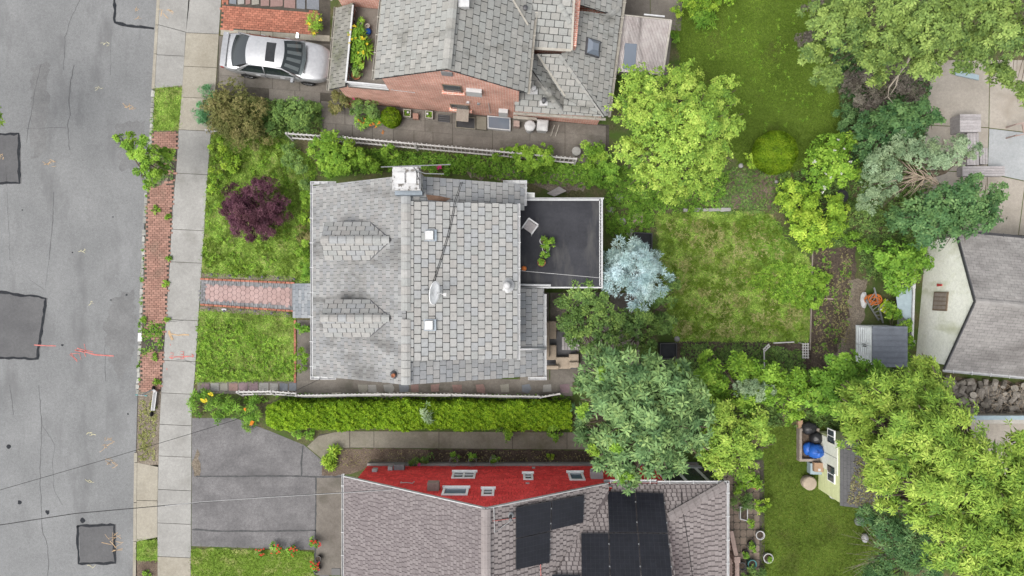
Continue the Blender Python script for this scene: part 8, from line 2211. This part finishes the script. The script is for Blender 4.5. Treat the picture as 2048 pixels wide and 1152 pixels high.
# plants on the brick house terrace and by its entry
def up_plant(name, label, u, v, r, z, h, style, mat, size=1.0, flowers=None, box=None):
    c = P(u, v, z + h * .5); rr = r / PPM * (CAMZ - z) / CAMZ
    t = thing(name, label, 'potted plant', (c.x, c.y, z))
    mb = MB(); mb.lathe([(rr * .45, 0), (rr * .6, .22), (rr * .5, .22), (.01, .18)], (c.x, c.y, z), 12); mb.build('pot', box or 'terracotta', t)
    k, le, wi, dr, sp, de, cs = STY[style]
    C, N, CR = crown_points([((c.x, c.y, z + .2 + h * .4), rr, rr, h * .5)], de, cs, -.2); C[:, 2] = np.maximum(C[:, 2], z + .18)
    V, r_ = rosettes(C, N, k, le * size, wi * size, dr, sp, CR); np_mesh('foliage', V, 4, r_, mat, t)
    if flowers: petals(t, [(c.x + random.uniform(-1, 1) * rr * .9, c.y + random.uniform(-1, 1) * rr * .9, z + .25 + h * .9) for _ in range(flowers[1])], flowers[0], .06, .035, 6)
up_plant('terrace_plant', 'yellow-flowering plant, uppermost of the row on the brick terrace', 716, 72, 17, 2.73, .5, 'feather', 'leaf_fresh', 1.6, ('yellow_petal', 9))
up_plant('terrace_plant', 'grassy arching daylily in the middle of the terrace row', 722, 100, 20, 2.73, .5, 'feather', 'leaf_fresh', 2.2, ('yellow_petal', 7))
up_plant('terrace_plant', 'leafy plant below the arching daylily on the terrace', 718, 128, 17, 2.73, .4, 'fine', 'leaf_fresh', 1.2)
up_plant('terrace_plant', 'sparse greyish plant at the lower end of the terrace', 712, 150, 16, 2.73, .4, 'fine', 'leaf_mid', 1.1)
up_plant('terrace_plant', 'small green plant in a square pot at the terrace top', 722, 46, 8, 2.73, .25, 'fine', 'leaf_fresh', 1.0, None, 'cream_trim')
mb = MB(); c = P(736, 62, 2.9); mb.blob((c.x, c.y, 2.84), .13, .15, .12, 12, 7, .3); mb.build('watering_can', 'blue_plastic', smooth=True, label='blue plastic watering can on the brick terrace', cat='watering can')
mb = MB(); c = P(735, 52, 2.95); mb.lathe([(.06, 0), (.09, .2), (.1, .26), (.06, .26), (.05, .2)], (c.x, c.y, 2.72), 14); mb.build('clay_pot', 'beige_plastic', label='small pale clay pot above the blue watering can', cat='pot')
t = S('entry_planter', 'leafy planter with yellow flowers beside the entry path', [(630, 42, 15, .55), (632, 58, 11, .5)], 'feather', 'leaf_fresh', size=1.3, cat='planter')
petals(t, [tuple(P(u, v, .9)) for u, v in ((616, 47), (618, 49), (627, 66), (641, 40))], 'yellow_petal', .09, .07, 6)
# clipped hedge: leaves over a rounded box, a little uneven
hd = thing('hedge', 'long clipped bright green hedge beside the white slatted fence', 'hedge', P(840, 833, 0))
mb = MB(); c0, c1 = P(532, 858, 1.1), P(1142, 808, 1.1); mb.box((c0.x + .15, c0.y + .15, .02), (c1.x - .1, c1.y - .12, 1.02)); mb.build('stems', 'bark', hd)
n = 15000
x = rng.uniform(c0.x, c1.x, n); tt = rng.uniform(-1.35, 1.35, n); ymid = (c0.y + c1.y) / 2; hwid = (c1.y - c0.y) / 2
wob = .10 * np.sin(x * 2.3) + .06 * np.sin(x * 5.1 + 1) + .05 * np.sin(x * 11.0 + tt * 3)
top = np.abs(tt) < 1
ax_ = np.sign(tt) * np.minimum(1, np.abs(tt))
lump = .07 * np.sin(x * 7.3 + 2 * np.sin(tt * 5)) * np.cos(tt * 6 + x * 1.7) + .05 * np.sin(x * 17 + tt * 13)
y = ymid + ax_ * (hwid + wob * .5) + rng.normal(0, .03, n)
z = np.where(top, 1.13 - .16 * np.abs(ax_) ** 4 + lump + wob * .3, rng.uniform(.1, 1.0, n)) + rng.normal(0, .03, n)
endf = np.minimum((x - c0.x) / .5, 1); y = ymid + (y - ymid) * (.72 + .28 * endf); z = z * (.85 + .15 * endf)
C = np.stack([x, y, z], 1); N = unit(np.stack([rng.normal(0, .3, n), np.where(top, ax_ * .4, np.sign(tt) * 1.2), np.where(top, 1.0, .5)], 1) + rng.normal(0, .25, (n, 3)))
V, r_ = rosettes(C, N, 5, .085, .05, .05, .75, np.clip(.5 + lump * 3 + rng.normal(0, .2, n), 0, 1)); np_mesh('foliage', V, 4, r_, 'leaf_hedge', hd)  # leaf tone follows lump: hollows darkened, shade put into the colour
